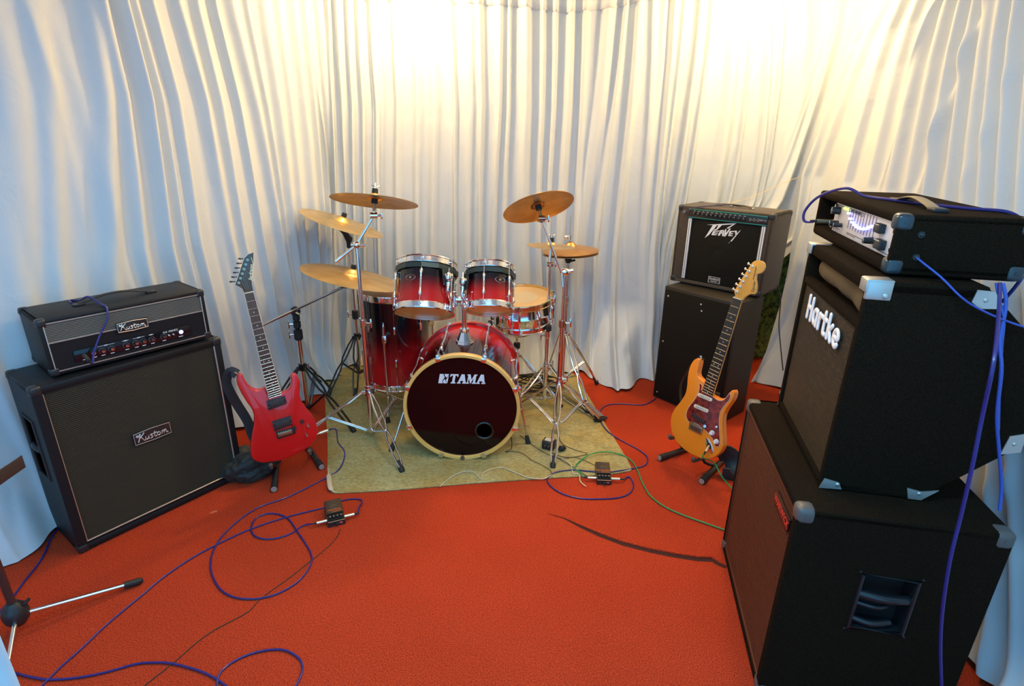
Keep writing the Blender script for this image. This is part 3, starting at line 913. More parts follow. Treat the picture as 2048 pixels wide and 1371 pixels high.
# --- plain black cabinet, back right
root = thing('speaker_cabinet', 'plain matt black speaker cabinet with screw heads, under the small combo amplifier', 'speaker', M.Translation((0.976 + 0.166, 3.52 - 0.20, 0)) @ M.Rotation(R_(-50.2), 4, 'Z'))
W, Dp, H = 0.52, 0.30, 0.790
b = MB()
b.box((0, Dp / 2 + 0.006, H / 2), (W, Dp - 0.012, H), bev=0.006)
b.build('cabinet', BROWNVINYL, root)
b = MB(); b.box((0, 0.006, H / 2), (W - 0.028, 0.012, H - 0.034), bev=0.004)
gp = b.build('grille', DARKCLOTH, root)
for (x, z) in [(-0.22, 0.73), (0.02, 0.73), (0.22, 0.73), (-0.22, 0.42), (0.22, 0.42), (-0.22, 0.05), (0.0, 0.05), (0.22, 0.05), (0.03, 0.69)]:
    b = MB(); b.ball((x, -0.0005, z), 0.0062, seg=10, sc=(1, 0.5, 1)); b.build('screw', STEEL, gp)
feet(root, W, Dp, RUBBER, h=0.0)

# --- combo amplifier, on top of it
W, Dp, H = 0.549 * S, 0.281 * S, 0.451 * S
root = thing('combo_amplifier', 'black carpet-covered combo amplifier with white side strips and teal trim in the back right corner', 'amplifier', place(1.167, 3.18, 0.7407, -42.9))
BRF = mat('worn_brown_black_cover', (0.040, 0.033, 0.026), 0.9, noise=(70, (0.070, 0.050, 0.034), 0.25), bump=(260, 0.8, 0.002), sheen=0.15)
shell(root, W, Dp, H, 0.024, 0.02, BRF, bev=0.008)
b = MB(); b.box((-W / 2 + 0.040, 0.010, H / 2), (0.075, 0.02, H - 0.04), bev=0.003); b.build('side_cheek', BRF, root)
b = MB(); b.box((W / 2 - 0.034, 0.010, H / 2), (0.062, 0.02, H - 0.04), bev=0.003); b.build('side_cheek', BRF, root)
x0, x1 = -W / 2 + 0.078, W / 2 - 0.036
b = MB(); b.box(((x0 + x1) / 2, 0.010, 0.225), (x1 - x0, 0.012, 0.405), bev=0.002)
gr = b.build('grille_cloth', DARKCLOTH, root)
for xa, nm in ((x0 + 0.012, 0), (x1 - 0.012, 1)):
    b = MB(); b.box((xa, 0.000, 0.222), (0.020, 0.012, 0.385), bev=0.003, mi=0); b.box((xa, -0.0068, 0.222), (0.003, 0.001, 0.385), mi=1)
    b.build('trim_strip', [mat('white_trim_strip', (0.80, 0.82, 0.86), 0.35), BADGE], root, label='bright white vertical trim strip')
TEAL = mat('teal_trim', (0.02, 0.22, 0.20), 0.3, 0.3)
b = MB(); b.box(((x0 + x1) / 2, 0.002, 0.446), (x1 - x0 + 0.004, 0.014, 0.045), bev=0.002)
pn = b.build('control_panel', mat('combo_panel_black', (0.02, 0.02, 0.022), 0.3), root)
for z in (0.421, 0.470):
    b = MB(); b.box(((x0 + x1) / 2, -0.004, z), (x1 - x0 + 0.004, 0.010, 0.006), bev=0.002); b.build('teal_trim', TEAL, root, label='teal green trim strip')
for i in range(12):
    x = x0 + 0.035 + i * 0.0285
    b = MB(); b.cyl((x, -0.004, 0.446), (x, -0.017, 0.446), 0.0085, 0.0070, seg=14); b.box((x, -0.018, 0.449), (0.0018, 0.001, 0.006), mi=1)
    b.build('knob', [PLASTIC, CREAM], root)
b = MB()
for i in range(12):
    x = x0 + 0.035 + i * 0.0285
    b.box((x, -0.0055, 0.461), (0.012, 0.0008, 0.0025))
b.build('panel_print', CREAM, pn)
for i in range(3):
    x = x0 + 0.385 + i * 0.022
    b = MB(); b.cyl((x, -0.004, 0.446), (x, -0.009, 0.446), 0.0085, seg=8); b.cyl((x, -0.009, 0.446), (x, -0.0095, 0.446), 0.004, seg=10, mi=1); b.build('jack_socket', [NICKEL, VOID], root)
text_obj('lettering', 'BANDIT 112', 0.0095, front_m(x1 - 0.030, 0.447, -0.0056), CREAM, pn)
# angular logo
cx, cz = -W / 2 + 0.305, 0.352
u = 0.105   # half width
def poly_logo(polys, m, mat_, parent, name, th=0.002):
    b = MB()
    for p in polys:
        b.prism(p, 0, th, m=m)
    return b.build(name, mat_, parent, smooth=0)
LG = [
    [(-1.0, 0.62), (0.72, 1.0), (-0.28, 0.22), (-0.30, 0.36), (0.24, 0.80), (-0.48, 0.62), (-1.0, -0.50), (-0.70, -0.16), (-0.32, 0.62)],
]
# built from simple slanted bars instead of one outline
LP = [[(-1.00, 0.60), (0.74, 1.00), (0.58, 0.88), (-0.30, 0.66)], [(-0.62, 0.66), (-0.36, 0.70), (-0.78, -0.18), (-1.02, -0.48)], [(0.74, 1.00), (0.58, 0.90), (0.20, 0.52), (0.30, 0.50)],
      [(-0.30, 0.66), (-0.10, 0.70), (-0.34, 0.30), (-0.56, 0.18), (-0.50, 0.30), (-0.38, 0.38)],
      [(-0.56, 0.16), (-0.44, 0.20), (-0.52, -0.12), (-0.64, -0.16)], [(-0.46, 0.20), (-0.18, 0.26), (-0.22, 0.18), (-0.46, 0.12)], [(-0.52, 0.04), (-0.26, 0.08), (-0.28, 0.01), (-0.54, -0.03)], [(-0.60, -0.10), (-0.32, -0.06), (-0.34, -0.14), (-0.62, -0.18)],
      [(-0.14, 0.30), (0.00, 0.34), (-0.14, -0.14), (-0.26, -0.14)], [(0.00, 0.34), (0.08, 0.32), (0.10, -0.14), (0.00, -0.14)], [(-0.14, 0.12), (0.06, 0.14), (0.06, 0.06), (-0.16, 0.04)],
      [(0.12, 0.40), (0.20, 0.46), (0.20, -0.16), (0.12, -0.14)], [(0.20, -0.16), (0.14, -0.04), (0.36, 0.50), (0.46, 0.54)],
      [(0.40, 0.32), (0.52, 0.34), (0.46, -0.06), (0.36, -0.08)], [(0.46, 0.34), (0.70, 0.38), (0.68, 0.30), (0.48, 0.26)], [(0.42, 0.16), (0.62, 0.20), (0.60, 0.12), (0.42, 0.08)], [(0.40, 0.0), (0.62, 0.04), (0.60, -0.04), (0.40, -0.08)],
      [(0.70, 0.40), (0.80, 0.42), (0.86, 0.12), (0.78, 0.04)], [(1.04, 0.52), (0.94, 0.40), (0.44, -0.66), (0.62, -0.44)]]
poly_logo([[(px_ * u, pz_ * u * 0.72) for px_, pz_ in p] for p in LP], front_m(cx, cz - 0.012, 0.004), WHITEP, gr, 'lettering')
b = MB()
mm = front_m(-W / 2 + 0.295, 0.052, 0.004)
for sc_, z0, z1, mi in ((1.0, 0, 0.002, 0), (0.90, 0.0018, 0.0026, 1)):
    ww, hh = 0.076 * sc_, 0.040 * (sc_ - 0.02)
    b.prism([(-ww / 2, -hh / 2), (ww / 2, -hh / 2), (ww / 2, hh / 2), (-ww / 2, hh / 2)], z0, z1, m=mm, bev=0.0, mi=mi)
bd = b.build('badge', [mat('badge_silver', (0.55, 0.56, 0.58), 0.35), BADGE], gr, smooth=0)
text_obj('lettering', 'Sheffield', 0.018, mm @ M.Translation((0, 0.006, 0.0026)), WHITEP, bd, extrude=0.0003)
text_obj('lettering', 'EQUIPPED', 0.009, mm @ M.Translation((0, -0.009, 0.0026)), WHITEP, bd, extrude=0.0003)
b = MB(); b.lathe([(0.125, 0), (0.118, 0.003), (0.05, -0.001), (0.04, 0.002), (0.0, 0.004)], m=front_m(0.01, 0.20, 0.0046), seg=40)
b.build('speaker_bulge', DARKCLOTH, gr)
b = MB(); b.tube(catmull([(-0.12, 0.14, H + 0.004), (-0.06, 0.14, H + 0.016), (0.06, 0.14, H + 0.016), (0.12, 0.14, H + 0.004)], 5), 0.012, seg=8, flat=0.35, up=(0, 0, 1))
hd = b.build('handle', RUBBER, root)
for x in (-0.012, 0.12):
    b = MB(); b.box((x, 0.14, H + 0.010 if x < 0.1 else H + 0.004), (0.012, 0.028, 0.010), bev=0.002); b.build('handle_bracket', STEEL, hd)
corners(root, W, Dp, H, 0.040, PLASTIC, [(a, c, e) for a in (-1, 1) for c in (0, 1) for e in (0, 1)])
feet(root, W, Dp, RUBBER, h=0.010)
combo = root; PC = parent_world(combo); HC = H

# --- bass cabinet at the bottom of the right stack
W, Dp, H = 0.668 * S, 0.54, 0.667 * S
root = thing('bass_cabinet', 'big black carpeted bass cabinet with rust-brown mesh grille, bottom of the right stack', 'speaker', place(0.812, 1.54, 0, -100.5))
t = 0.030
b = MB()
b.box((0, Dp / 2, H - t / 2), (W, Dp, t), bev=0.010)
b.box((0, Dp / 2, t / 2), (W, Dp, t), bev=0.010)
b.box((-W / 2 + t / 2, Dp / 2, H / 2), (t, Dp, H), bev=0.010)
b.box((0, Dp / 2 + 0.02, H / 2), (W - 0.16, Dp - 0.045, H - t), bev=0.003)
hy0, hy1, hz0, hz1 = 0.205, 0.350, 0.335, 0.530
xs = W / 2 - t / 2
side_panel(b, xs, t, Dp, H, hy0, hy1, hz0, hz1)



b.build('cabinet', FUZZ, root)
RUST = mat('rust_brown_mesh', (0.12, 0.042, 0.022), 0.5, 0.4)
b = MB()
gx0, gx1, gz0, gz1 = -W / 2 + t, W / 2 - t, t + 0.006, H - t - 0.002
b.box(((gx0 + gx1) / 2, 0.028, (gz0 + gz1) / 2), (gx1 - gx0, 0.003, gz1 - gz0), mi=1)
nx, nz = 46, 46
for i in range(nx + 1):
    x = gx0 + (gx1 - gx0) * i / nx
    b.box((x, 0.010, (gz0 + gz1) / 2), (0.0048, 0.004, gz1 - gz0), mi=0)
for i in range(nz + 1):
    z = gz0 + (gz1 - gz0) * i / nz
    b.box(((gx0 + gx1) / 2, 0.0085, z), (gx1 - gx0, 0.004, 0.0082), mi=0)
gr = b.build('mesh_grille', [RUST, VOID], root, smooth=0, label='rust-brown woven metal grille')
b = MB()
for (a, c, e, f) in [(gx0, gz0, gx1, gz0), (gx0, gz1, gx1, gz1), (gx0, gz0, gx0, gz1), (gx1, gz0, gx1, gz1)]:
    b.box(((a + e) / 2, 0.007, (c + f) / 2), (abs(e - a) + 0.014, 0.008, abs(f - c) + 0.014), bev=0.002)
b.build('grille_frame', RUST, gr)
b = MB(); mm = front_m(0.235, 0.622, 0.006)
b.prism([(-0.078, -0.024), (0.072, -0.022), (0.078, 0.024), (-0.072, 0.026)], 0, 0.007, m=mm, bev=0.002)
bd = b.build('badge', mat('dark_badge', (0.05, 0.02, 0.018), 0.3, 0.5), gr)
text_obj('lettering', 'WARWICK', 0.036, mm @ M.Translation((0, 0, 0.007)), mat('red_print', (0.75, 0.05, 0.03), 0.4), bd, sx=0.86, offset=0.0006, shear=0.1)
b = MB(); xh = W / 2
b.tube([(xh, hy0, hz0), (xh, hy1, hz0), (xh, hy1, hz1), (xh, hy0, hz1)], 0.007, seg=8, closed=True)
b.box((xh - 0.06, (hy0 + hy1) / 2, (hz0 + hz1) / 2), (0.004, hy1 - hy0, hz1 - hz0), mi=1)
b.box((xh - 0.03, (hy0 + hy1) / 2, hz0), (0.06, hy1 - hy0, 0.004)); b.box((xh - 0.03, (hy0 + hy1) / 2, hz1), (0.06, hy1 - hy0, 0.004))
b.box((xh - 0.03, hy0, (hz0 + hz1) / 2), (0.06, 0.004, hz1 - hz0)); b.box((xh - 0.03, hy1, (hz0 + hz1) / 2), (0.06, 0.004, hz1 - hz0))
b.tube(catmull([(xh - 0.012, hy0 + 0.004, 0.455), (xh - 0.002, (hy0 + hy1) / 2, 0.452), (xh - 0.012, hy1 - 0.004, 0.450)], 5), 0.014, seg=12)
b.tube(catmull([(xh - 0.020, hy0 + 0.004, 0.415), (xh - 0.010, hy0 + 0.06, 0.412), (xh - 0.022, hy1 - 0.05, 0.410)], 5), 0.008, seg=10)
b.tube(catmull([(xh - 0.020, hy0 + 0.004, 0.358), (xh - 0.008, hy0 + 0.06, 0.352), (xh - 0.020, hy1 - 0.03, 0.356)], 5), 0.010, seg=10)
for (y_, z_) in ((hy0 - 0.008, hz0 - 0.008), (hy1 + 0.008, hz0 - 0.008), (hy0 - 0.008, hz1 + 0.008), (hy1 + 0.008, hz1 + 0.008)):
    b.ball((xh + 0.001, y_, z_), 0.004, seg=8, sc=(0.5, 1, 1))
b.build('side_handle', [mat('glossy_black_plastic', (0.014, 0.017, 0.020), 0.22), VOID], root)
corners(root, W, Dp, H, 0.052, mat('grey_corner_plastic', (0.10, 0.095, 0.09), 0.42), [(a, c, e) for a in (-1, 1) for c in (0, 1) for e in (0, 1)])
bass = root; PW = parent_world(bass); HW_ = H

# --- wedge-backed bass cabinet, middle of the right stack
W, H = 0.518 * S, 0.577 * S
root = thing('bass_cabinet', 'tall black carpeted bass cabinet with chamfered back and steel corners, middle of the right stack', 'speaker', place(0.903, 1.559, 0.6705, -102.0))
prof = [(0.0, 0.0), (0.26, 0.0), (0.46, 0.20), (0.46, 0.45), (0.275, H), (0.0, H)]       # (depth, z) side outline
t = 0.026
sm = M(((0, 0, 1, 0), (1, 0, 0, 0), (0, 1, 0, 0), (0, 0, 0, 1)))       # prism (x,y,z) -> (z->x, x->y, y->z)
b = MB()
b.prism(prof, -W / 2, -W / 2 + t, m=sm, bev=0.006)
b.prism(prof, W / 2 - t, W / 2, m=sm, bev=0.006)
inner = [(0.025, t), (0.255, 0.004), (0.455, 0.203), (0.455, 0.447), (0.272, H - 0.004), (0.15, H - 0.004), (0.15, 0.50), (0.025, 0.50)]
b.prism(inner, -W / 2 + t * 0.5, W / 2 - t * 0.5, m=sm)
b.box((0, 0.14, H - t / 2), (W, 0.275, t + 0.012), bev=0.009)
b.box((0, 0.12, t / 2), (W, 0.24, t), bev=0.008)
b.box((0, 0.016, 0.502), (W - 0.02, 0.032, 0.030), bev=0.010)
b.build('cabinet', FUZZ, root)
GOLDG = mat('brass_brown_grille', (0.10, 0.068, 0.040), 0.45, 0.5)
ribs(root, -W / 2 + t, W / 2 - t, t, 0.488, 0.010, 84, GOLDG, r=0.45, backing=mat('grille_perforation', (0.012, 0.009, 0.006), 0.6))
b = MB(); b.lathe([(0.175, 0.0), (0.165, 0.006), (0.15, -0.02), (0.06, -0.05), (0.055, -0.03), (0.0, -0.02)], m=front_m(0.02, 0.20, 0.030), seg=40)
b.build('speaker_cone', mat('aluminium_cone', (0.5, 0.45, 0.38), 0.3, 0.8), root)
HL = [(0.0, [[(0, 0), (0, 1)], [(0.5, 0), (0.5, 1)], [(0, 0.52), (0.5, 0.52)]]),
      (0.82, [[(0.42, 0.62), (0.20, 0.66), (0.02, 0.50), (0.0, 0.26), (0.14, 0.04), (0.34, 0.10), (0.42, 0.26)], [(0.43, 0.66), (0.43, 0.0)]]),
      (1.58, [[(0, 0), (0, 0.66)], [(0, 0.40), (0.14, 0.62), (0.30, 0.64)]]),
      (2.08, [[(0.12, 0.92), (0.12, 0.12), (0.22, 0.02), (0.34, 0.03)], [(-0.04, 0.64), (0.34, 0.64)]]),
      (2.72, [[(0, 0), (0, 1)], [(0.04, 0.32), (0.40, 0.66)], [(0.14, 0.40), (0.42, 0.0)]]),
      (3.42, [[(0.02, 0.34), (0.42, 0.36), (0.38, 0.58), (0.20, 0.66), (0.02, 0.52), (0.0, 0.24), (0.14, 0.04), (0.32, 0.02), (0.42, 0.12)]])]
b = MB(); mm = front_m(-0.150, 0.398, 0.004)
for ox, sts in HL:
    for st in sts:
        pts = [((ox + p[0]) * 0.081, p[1] * 0.072, 0.004) for p in st]
        if len(pts) > 2: pts = catmull(pts, 4)
        b.tube(pts, 0.0084, seg=10, m=mm, flat=0.5, up=(0, 0, 1))
        for e in (pts[0], pts[-1]):
            b.ball(e, 0.0084, seg=10, sc=(1, 1, 0.5), m=mm)
b.build('logo', mat('white_logo', (0.92, 0.92, 0.95), 0.4), root, label='raised white bold lettering')
STC = mat('nickel_corner', (0.58, 0.58, 0.55), 0.42, 0.85)
def clasp(y, z, sx, ang=0, s=0.05):
    mm = M.Translation((sx * W / 2, y, z)) @ M.Rotation(R_(ang), 4, 'X')
    b = MB()
    b.box((sx * 0.001, 0, 0), (0.004, s, s * 0.9), m=mm, bev=0.0015)
    b.box((-sx * 0.018, 0, s * 0.45), (0.04, s, 0.004), m=mm, bev=0.0015)
    b.ball((sx * 0.0035, s * 0.22, -s * 0.2), 0.007, seg=10, sc=(0.4, 1, 1), m=mm)
    b.build('steel_corner', STC, root)
for sx in (-1, 1):
    b = MB()
    b.box((sx * (W / 2 - 0.004), 0.028, H - 0.020), (0.014, 0.062, 0.052), bev=0.004)
    b.box((sx * (W / 2 - 0.020), 0.028, H + 0.004), (0.046, 0.062, 0.008), bev=0.003)
    b.box((sx * (W / 2 - 0.020), -0.002, H - 0.010), (0.046, 0.008, 0.034), bev=0.003)
    b.ball((sx * (W / 2 + 0.003), 0.045, H - 0.034), 0.008, seg=12, sc=(0.4, 1, 1))
    b.build('steel_corner', STC, root)
    b = MB()
    b.prism([(0.000, 0.0), (0.060, 0.004), (0.048, 0.026), (0.008, 0.034)], W / 2 - 0.001 if sx > 0 else -W / 2 - 0.003, W / 2 + 0.003 if sx > 0 else -W / 2 + 0.001, m=sm)
    b.ball((sx * (W / 2 + 0.003), 0.046, 0.018), 0.007, seg=10, sc=(0.4, 1, 1))
    b.build('steel_corner', STC, root)
    for pts_ in ([(0.245, H - 0.002), (0.283, H - 0.004), (0.318, H - 0.046), (0.262, H - 0.050), (0.240, H - 0.034)],
                 [(0.225, 0.036), (0.235, 0.002), (0.268, 0.002), (0.305, 0.040), (0.262, 0.030)],
                 [(0.462, 0.188), (0.462, 0.245), (0.425, 0.232), (0.418, 0.175)]):
        b = MB()
        b.prism(pts_, W / 2 - 0.001 if sx > 0 else -W / 2 - 0.003, W / 2 + 0.003 if sx > 0 else -W / 2 + 0.001, m=sm)
        cy = sum(p[0] for p in pts_) / len(pts_); cz_ = sum(p[1] for p in pts_) / len(pts_)
        b.ball((sx * (W / 2 + 0.003), cy, cz_), 0.006, seg=10, sc=(0.4, 1, 1))
        b.build('steel_corner', STC, root)
kick = root; PK = parent_world(kick)
# folded brown cloth stuffed in its open bay
b = MB()
b.box((0, 0, 0), (0.455, 0.12, 0.078), bev=0.034, seg=5)
bmesh.ops.subdivide_edges(b.bm, edges=[e for e in b.bm.edges if e.calc_length() > 0.05], cuts=14, use_grid_fill=True)
rnd = random.Random(4)
from mathutils import noise as mnoise
for v in b.bm.verts:
    n_ = mnoise.noise_vector(v.co * 9.0) * 0.010 + mnoise.noise_vector(v.co * 26.0) * 0.004
    v.co += n_
    v.co.z -= 0.012 * max(0, v.co.x / 0.23) + 0.0
b.bm.transform(PK @ M.Translation((0.005, 0.082, 0.560)))
cl = b.build('folded_cloth', mat('khaki_brown_cloth', (0.115, 0.080, 0.034), 0.9, noise=(8, (0.085, 0.056, 0.025), 0.25), bump=(60, 0.4, 0.004)), smooth=60)
tag(cl, 'folded khaki brown cloth stuffed into the open bay above the white lettering', 'cloth')

# --- bass amplifier head, top of the right stack
W, Dp, H = 0.642 * S, 0.290 * S, 0.141 * S
root = thing('bass_amplifier_head', 'low black carpeted bass amplifier head with pale front panel and glowing sliders', 'amplifier', place(0.973, 1.656, 1.2605, -102.1))
x0, x1 = 0.150 - W / 2, 0.682 - W / 2
b = MB()
b.box((0, Dp / 2, H - 0.011), (W, Dp, 0.026), bev=0.010, seg=3)
b.box((0, Dp / 2, 0.014), (W, Dp, 0.036), bev=0.014, seg=3)
b.box((-W / 2 + 0.011, Dp / 2, H / 2), (0.022, Dp, H), bev=0.009)
b.box((W / 2 - 0.008, Dp / 2, H / 2), (0.016, Dp, H), bev=0.006)
b.box((0, Dp / 2 + 0.03, H / 2), (W - 0.02, Dp - 0.07, H - 0.02))
b.build('cabinet', FUZZ, root)
b = MB(); b.box(((x0 + x1) / 2, 0.020, 0.0815), (x1 - x0, 0.004, 0.097), bev=0.001)
pn = b.build('front_panel', ALU, root, label='pale aluminium front panel')
fx = lambda v_: v_ - W / 2
kn = [(0.195, 0.104, 0.013), (0.200, 0.062, 0.010), (0.242, 0.062, 0.007), (0.598, 0.098, 0.0), (0.520, 0.058, 0.010)]
for (x, z, r) in kn[:3] + kn[4:]:
    x = fx(x); b = MB()
    b.cyl((x, 0.019, z), (x, -0.008, z), r, r * 0.9, seg=18); b.box((x, -0.0085, z + r * 0.4), (0.002, 0.001, r * 0.9), mi=1)
    b.build('knob', [PLASTIC, CREAM], root)
for (x, z, w_, h_) in [(0.566, 0.100, 0.042, 0.026), (0.592, 0.060, 0.044, 0.028)]:
    b = MB(); b.box((fx(x), 0.010, z), (w_, 0.020, h_), bev=0.004); b.box((fx(x), -0.0012, z + h_ * 0.40), (w_ * 0.85, 0.001, 0.0015), mi=1)
    b.build('rocker_switch', [PLASTIC, CREAM], root)
BL = mat('blue_slider_glow', (0.4, 0.4, 1), 0.4, emit=(0.22, 0.24, 1.0), emit_s=4.5)
GL = mat('green_lamp_glow', (0.4, 1, 0.1), 0.4, emit=(0.45, 1.0, 0.08), emit_s=4)
sz = [0.108, 0.094, 0.086, 0.081, 0.078, 0.077, 0.079, 0.084, 0.092, 0.098]
for i, z in enumerate(sz):
    x = fx(0.300 + i * 0.0235)
    b = MB(); b.box((x, 0.0172, 0.092), (0.0016, 0.001, 0.062)); b.build('slider_slot', mat('slot_grey', (0.12, 0.10, 0.22), 0.6) if i == 0 else bpy.data.materials['slot_grey'], pn)
    b = MB(); b.box((x, 0.012, z), (0.012, 0.010, 0.006), bev=0.001); b.build('slider', BL, root, label='glowing blue slider cap')
for x in (0.243, 0.268):
    b = MB(); b.ball((fx(x), 0.016, 0.117), 0.0045, seg=10); b.build('indicator_lamp', GL, root, label='small glowing green lamp')
b = MB()
b.box((fx(0.345), 0.0175, 0.1215), (0.125, 0.001, 0.0012)); b.box((fx(0.345), 0.0175, 0.1095 + 0.002), (0.125, 0.001, 0.0012)); b.box((fx(0.2825), 0.0175, 0.1165), (0.0012, 0.001, 0.011)); b.box((fx(0.4075), 0.0175, 0.1165), (0.0012, 0.001, 0.011))
for (xa, xb, z) in [(0.30, 0.50, 0.048), (0.30, 0.38, 0.044), (0.18, 0.24, 0.120), (0.18, 0.23, 0.046), (0.63, 0.67, 0.118), (0.56, 0.66, 0.040)]:
    b.box((fx((xa + xb) / 2), 0.0175, z), (xb - xa, 0.001, 0.0014))
pp = b.build('panel_print', mat('panel_ink', (0.05, 0.05, 0.07), 0.6), pn, smooth=0)
text_obj('lettering', 'BASS AMPLIFIER', 0.0095, front_m(fx(0.345), 0.1165, 0.0175), bpy.data.materials['panel_ink'], pn, sx=1.3)
for (x, z) in ((0.645, 0.104), (0.645, 0.054)):
    b = MB(); b.box((fx(x), 0.016, z), (0.007, 0.004, 0.010), bev=0.001); b.build('rack_slot', VOID, pn)
for (x, z) in ((0.170, 0.116), (0.168, 0.063), (0.163, 0.049)):
    b = MB(); b.cyl((fx(x), 0.018, z), (fx(x), 0.008, z), 0.007, seg=8); b.build('jack_socket', STEEL, root)
b = MB(); zt = H + 0.002
hp = catmull([(0.02, 0.12, zt + 0.004), (0.06, 0.12, zt + 0.016), (0.13, 0.12, zt + 0.024), (0.21, 0.12, zt + 0.014), (0.25, 0.12, zt + 0.004)], 6)
b.tube(hp, 0.016, seg=10, flat=0.22, up=(0, 0, 1))
hd = b.build('handle', mat('tan_grey_strap', (0.32, 0.23, 0.11), 0.3), root, label='shiny strap handle')
for x in (0.012, 0.262):
    b = MB(); b.box((x, 0.12, zt + 0.005), (0.045, 0.036, 0.012), bev=0.004); b.build('handle_bracket', PLASTIC, hd)
corners(root, W, Dp, H, 0.044, mat('dark_gloss_corner', (0.030, 0.045, 0.055), 0.25), [(1, c, e) for c in (0, 1) for e in (0, 1)])
for (y_, z_) in ((0.060, 0.105), (0.062, 0.047)):
    b = MB(); b.cyl((W / 2 - 0.002, y_, z_), (W / 2 + 0.003, y_, z_), 0.010, 0.008, seg=14); b.ball((W / 2 + 0.004, y_, z_), 0.0055, seg=10, sc=(0.5, 1, 1)); b.build('side_bolt', PLASTIC, root)
feet(root, W, Dp, RUBBER, h=0.010)
bhead = root; PB = parent_world(bhead); HB = H; WB = W
# ---------------------------------------------------------------- drum kit
def burst(name, stops, axis='Z', d0=0.0, d1=1.0):
    """lacquer that fades along the local axis from d0 to d1"""
    m = mat(name, (0.3, 0, 0), 0.12, coat=0.35, spec=0.4)
    nt = m.node_tree; b = nt.nodes['Principled BSDF']
    tc = nt.nodes.new('ShaderNodeTexCoord'); sp_ = nt.nodes.new('ShaderNodeSeparateXYZ'); mr = nt.nodes.new('ShaderNodeMapRange')
    mr.inputs['From Min'].default_value = d0; mr.inputs['From Max'].default_value = d1
    r = nt.nodes.new('ShaderNodeValToRGB')
    r.color_ramp.elements[0].position = stops[0][0]; r.color_ramp.elements[0].color = (*stops[0][1], 1)
    r.color_ramp.elements[1].position = stops[-1][0]; r.color_ramp.elements[1].color = (*stops[-1][1], 1)
    for p_, c_ in stops[1:-1]:
        e = r.color_ramp.elements.new(p_); e.color = (*c_, 1)
    nt.links.new(tc.outputs['Object'], sp_.inputs[0]); nt.links.new(sp_.outputs[axis], mr.inputs['Value'])
    nt.links.new(mr.outputs['Result'], r.inputs['Fac']); nt.links.new(r.outputs['Color'], b.inputs['Base Color'])
    return m

BLK, DRED, RED = (0.006, 0.004, 0.006), (0.20, 0.004, 0.006), (0.56, 0.012, 0.012)
HEADC = mat('tan_drum_skin', (0.66, 0.44, 0.20), 0.35, coat=0.3)
CLEARH = mat('amber_lower_skin', (0.98, 0.46, 0.10), 0.38)  # base colour brightened to stand in for light passing through the skin
WHITEH = mat('worn_cream_skin', (0.62, 0.52, 0.34), 0.5)
BRONZE = None
def bronze(name, c1, c2, rough=0.32):
    m = mat(name, c1, rough, 1.0)
    nt = m.node_tree; b = nt.nodes['Principled BSDF']
    tc = nt.nodes.new('ShaderNodeTexCoord')
    # concentric lathe grooves: noise over the radius
    sep = nt.nodes.new('ShaderNodeSeparateXYZ'); cmb = nt.nodes.new('ShaderNodeCombineXYZ')
    nt.links.new(tc.outputs['Object'], sep.inputs[0]); nt.links.new(sep.outputs['X'], cmb.inputs['X']); nt.links.new(sep.outputs['Y'], cmb.inputs['Y'])
    ln = nt.nodes.new('ShaderNodeVectorMath'); ln.operation = 'LENGTH'; nt.links.new(cmb.outputs[0], ln.inputs[0])
    n = nt.nodes.new('ShaderNodeTexNoise'); n.noise_dimensions = '1D'; n.inputs['Scale'].default_value = 420
    nt.links.new(ln.outputs['Value'], n.inputs['W'])
    n2 = nt.nodes.new('ShaderNodeTexNoise'); n2.inputs['Scale'].default_value = 9; n2.inputs['Detail'].default_value = 4
    nt.links.new(tc.outputs['Object'], n2.inputs['Vector'])
    r = nt.nodes.new('ShaderNodeValToRGB'); r.color_ramp.elements[0].position = 0.35; r.color_ramp.elements[0].color = (*c1, 1); r.color_ramp.elements[1].position = 0.65; r.color_ramp.elements[1].color = (*c2, 1)
    nt.links.new(n2.outputs['Fac'], r.inputs['Fac']); nt.links.new(r.outputs['Color'], b.inputs['Base Color'])
    bp = nt.nodes.new('ShaderNodeBump'); bp.inputs['Strength'].default_value = 0.25; bp.inputs['Distance'].default_value = 0.0006
    nt.links.new(n.outputs['Fac'], bp.inputs['Height']); nt.links.new(bp.outputs['Normal'], b.inputs['Normal'])
    return m
BR1 = bronze('aged_brown_bronze', (0.40, 0.21, 0.07), (0.55, 0.32, 0.12), 0.34)
BR2 = bronze('bright_yellow_bronze', (0.72, 0.48, 0.17), (0.85, 0.60, 0.26), 0.32)
BR3 = bronze('tan_bronze', (0.55, 0.37, 0.16), (0.70, 0.50, 0.24), 0.38)
BR4 = bronze('orange_bronze', (0.62, 0.30, 0.08), (0.80, 0.42, 0.14), 0.34)

def hoop(root, R, z, h, m, name, sgn=1):
    b = MB()
    b.lathe([(R + 0.001, z - h * 0.5), (R + 0.009, z - h * 0.5), (R + 0.010, z - h * 0.38), (R + 0.0035, z - h * 0.33), (R + 0.0035, z + h * 0.36), (R + 0.007, z + h * 0.42), (R + 0.006, z + h * 0.5), (R + 0.001, z + h * 0.5)] if sgn > 0 else
            [(R + 0.001, z + h * 0.5), (R + 0.009, z + h * 0.5), (R + 0.010, z + h * 0.38), (R + 0.0035, z + h * 0.33), (R + 0.0035, z - h * 0.36), (R + 0.007, z - h * 0.42), (R + 0.006, z - h * 0.5), (R + 0.001, z - h * 0.5)], seg=64, closed=True)
    return b.build(name, m, root)

def drum_shell(root, R, d, m, inside=True):
    b = MB()
    b.lathe([(R - 0.008, -d / 2), (R, -d / 2), (R, d / 2), (R - 0.008, d / 2)], seg=72, closed=True)
    return b.build('shell', m, root)

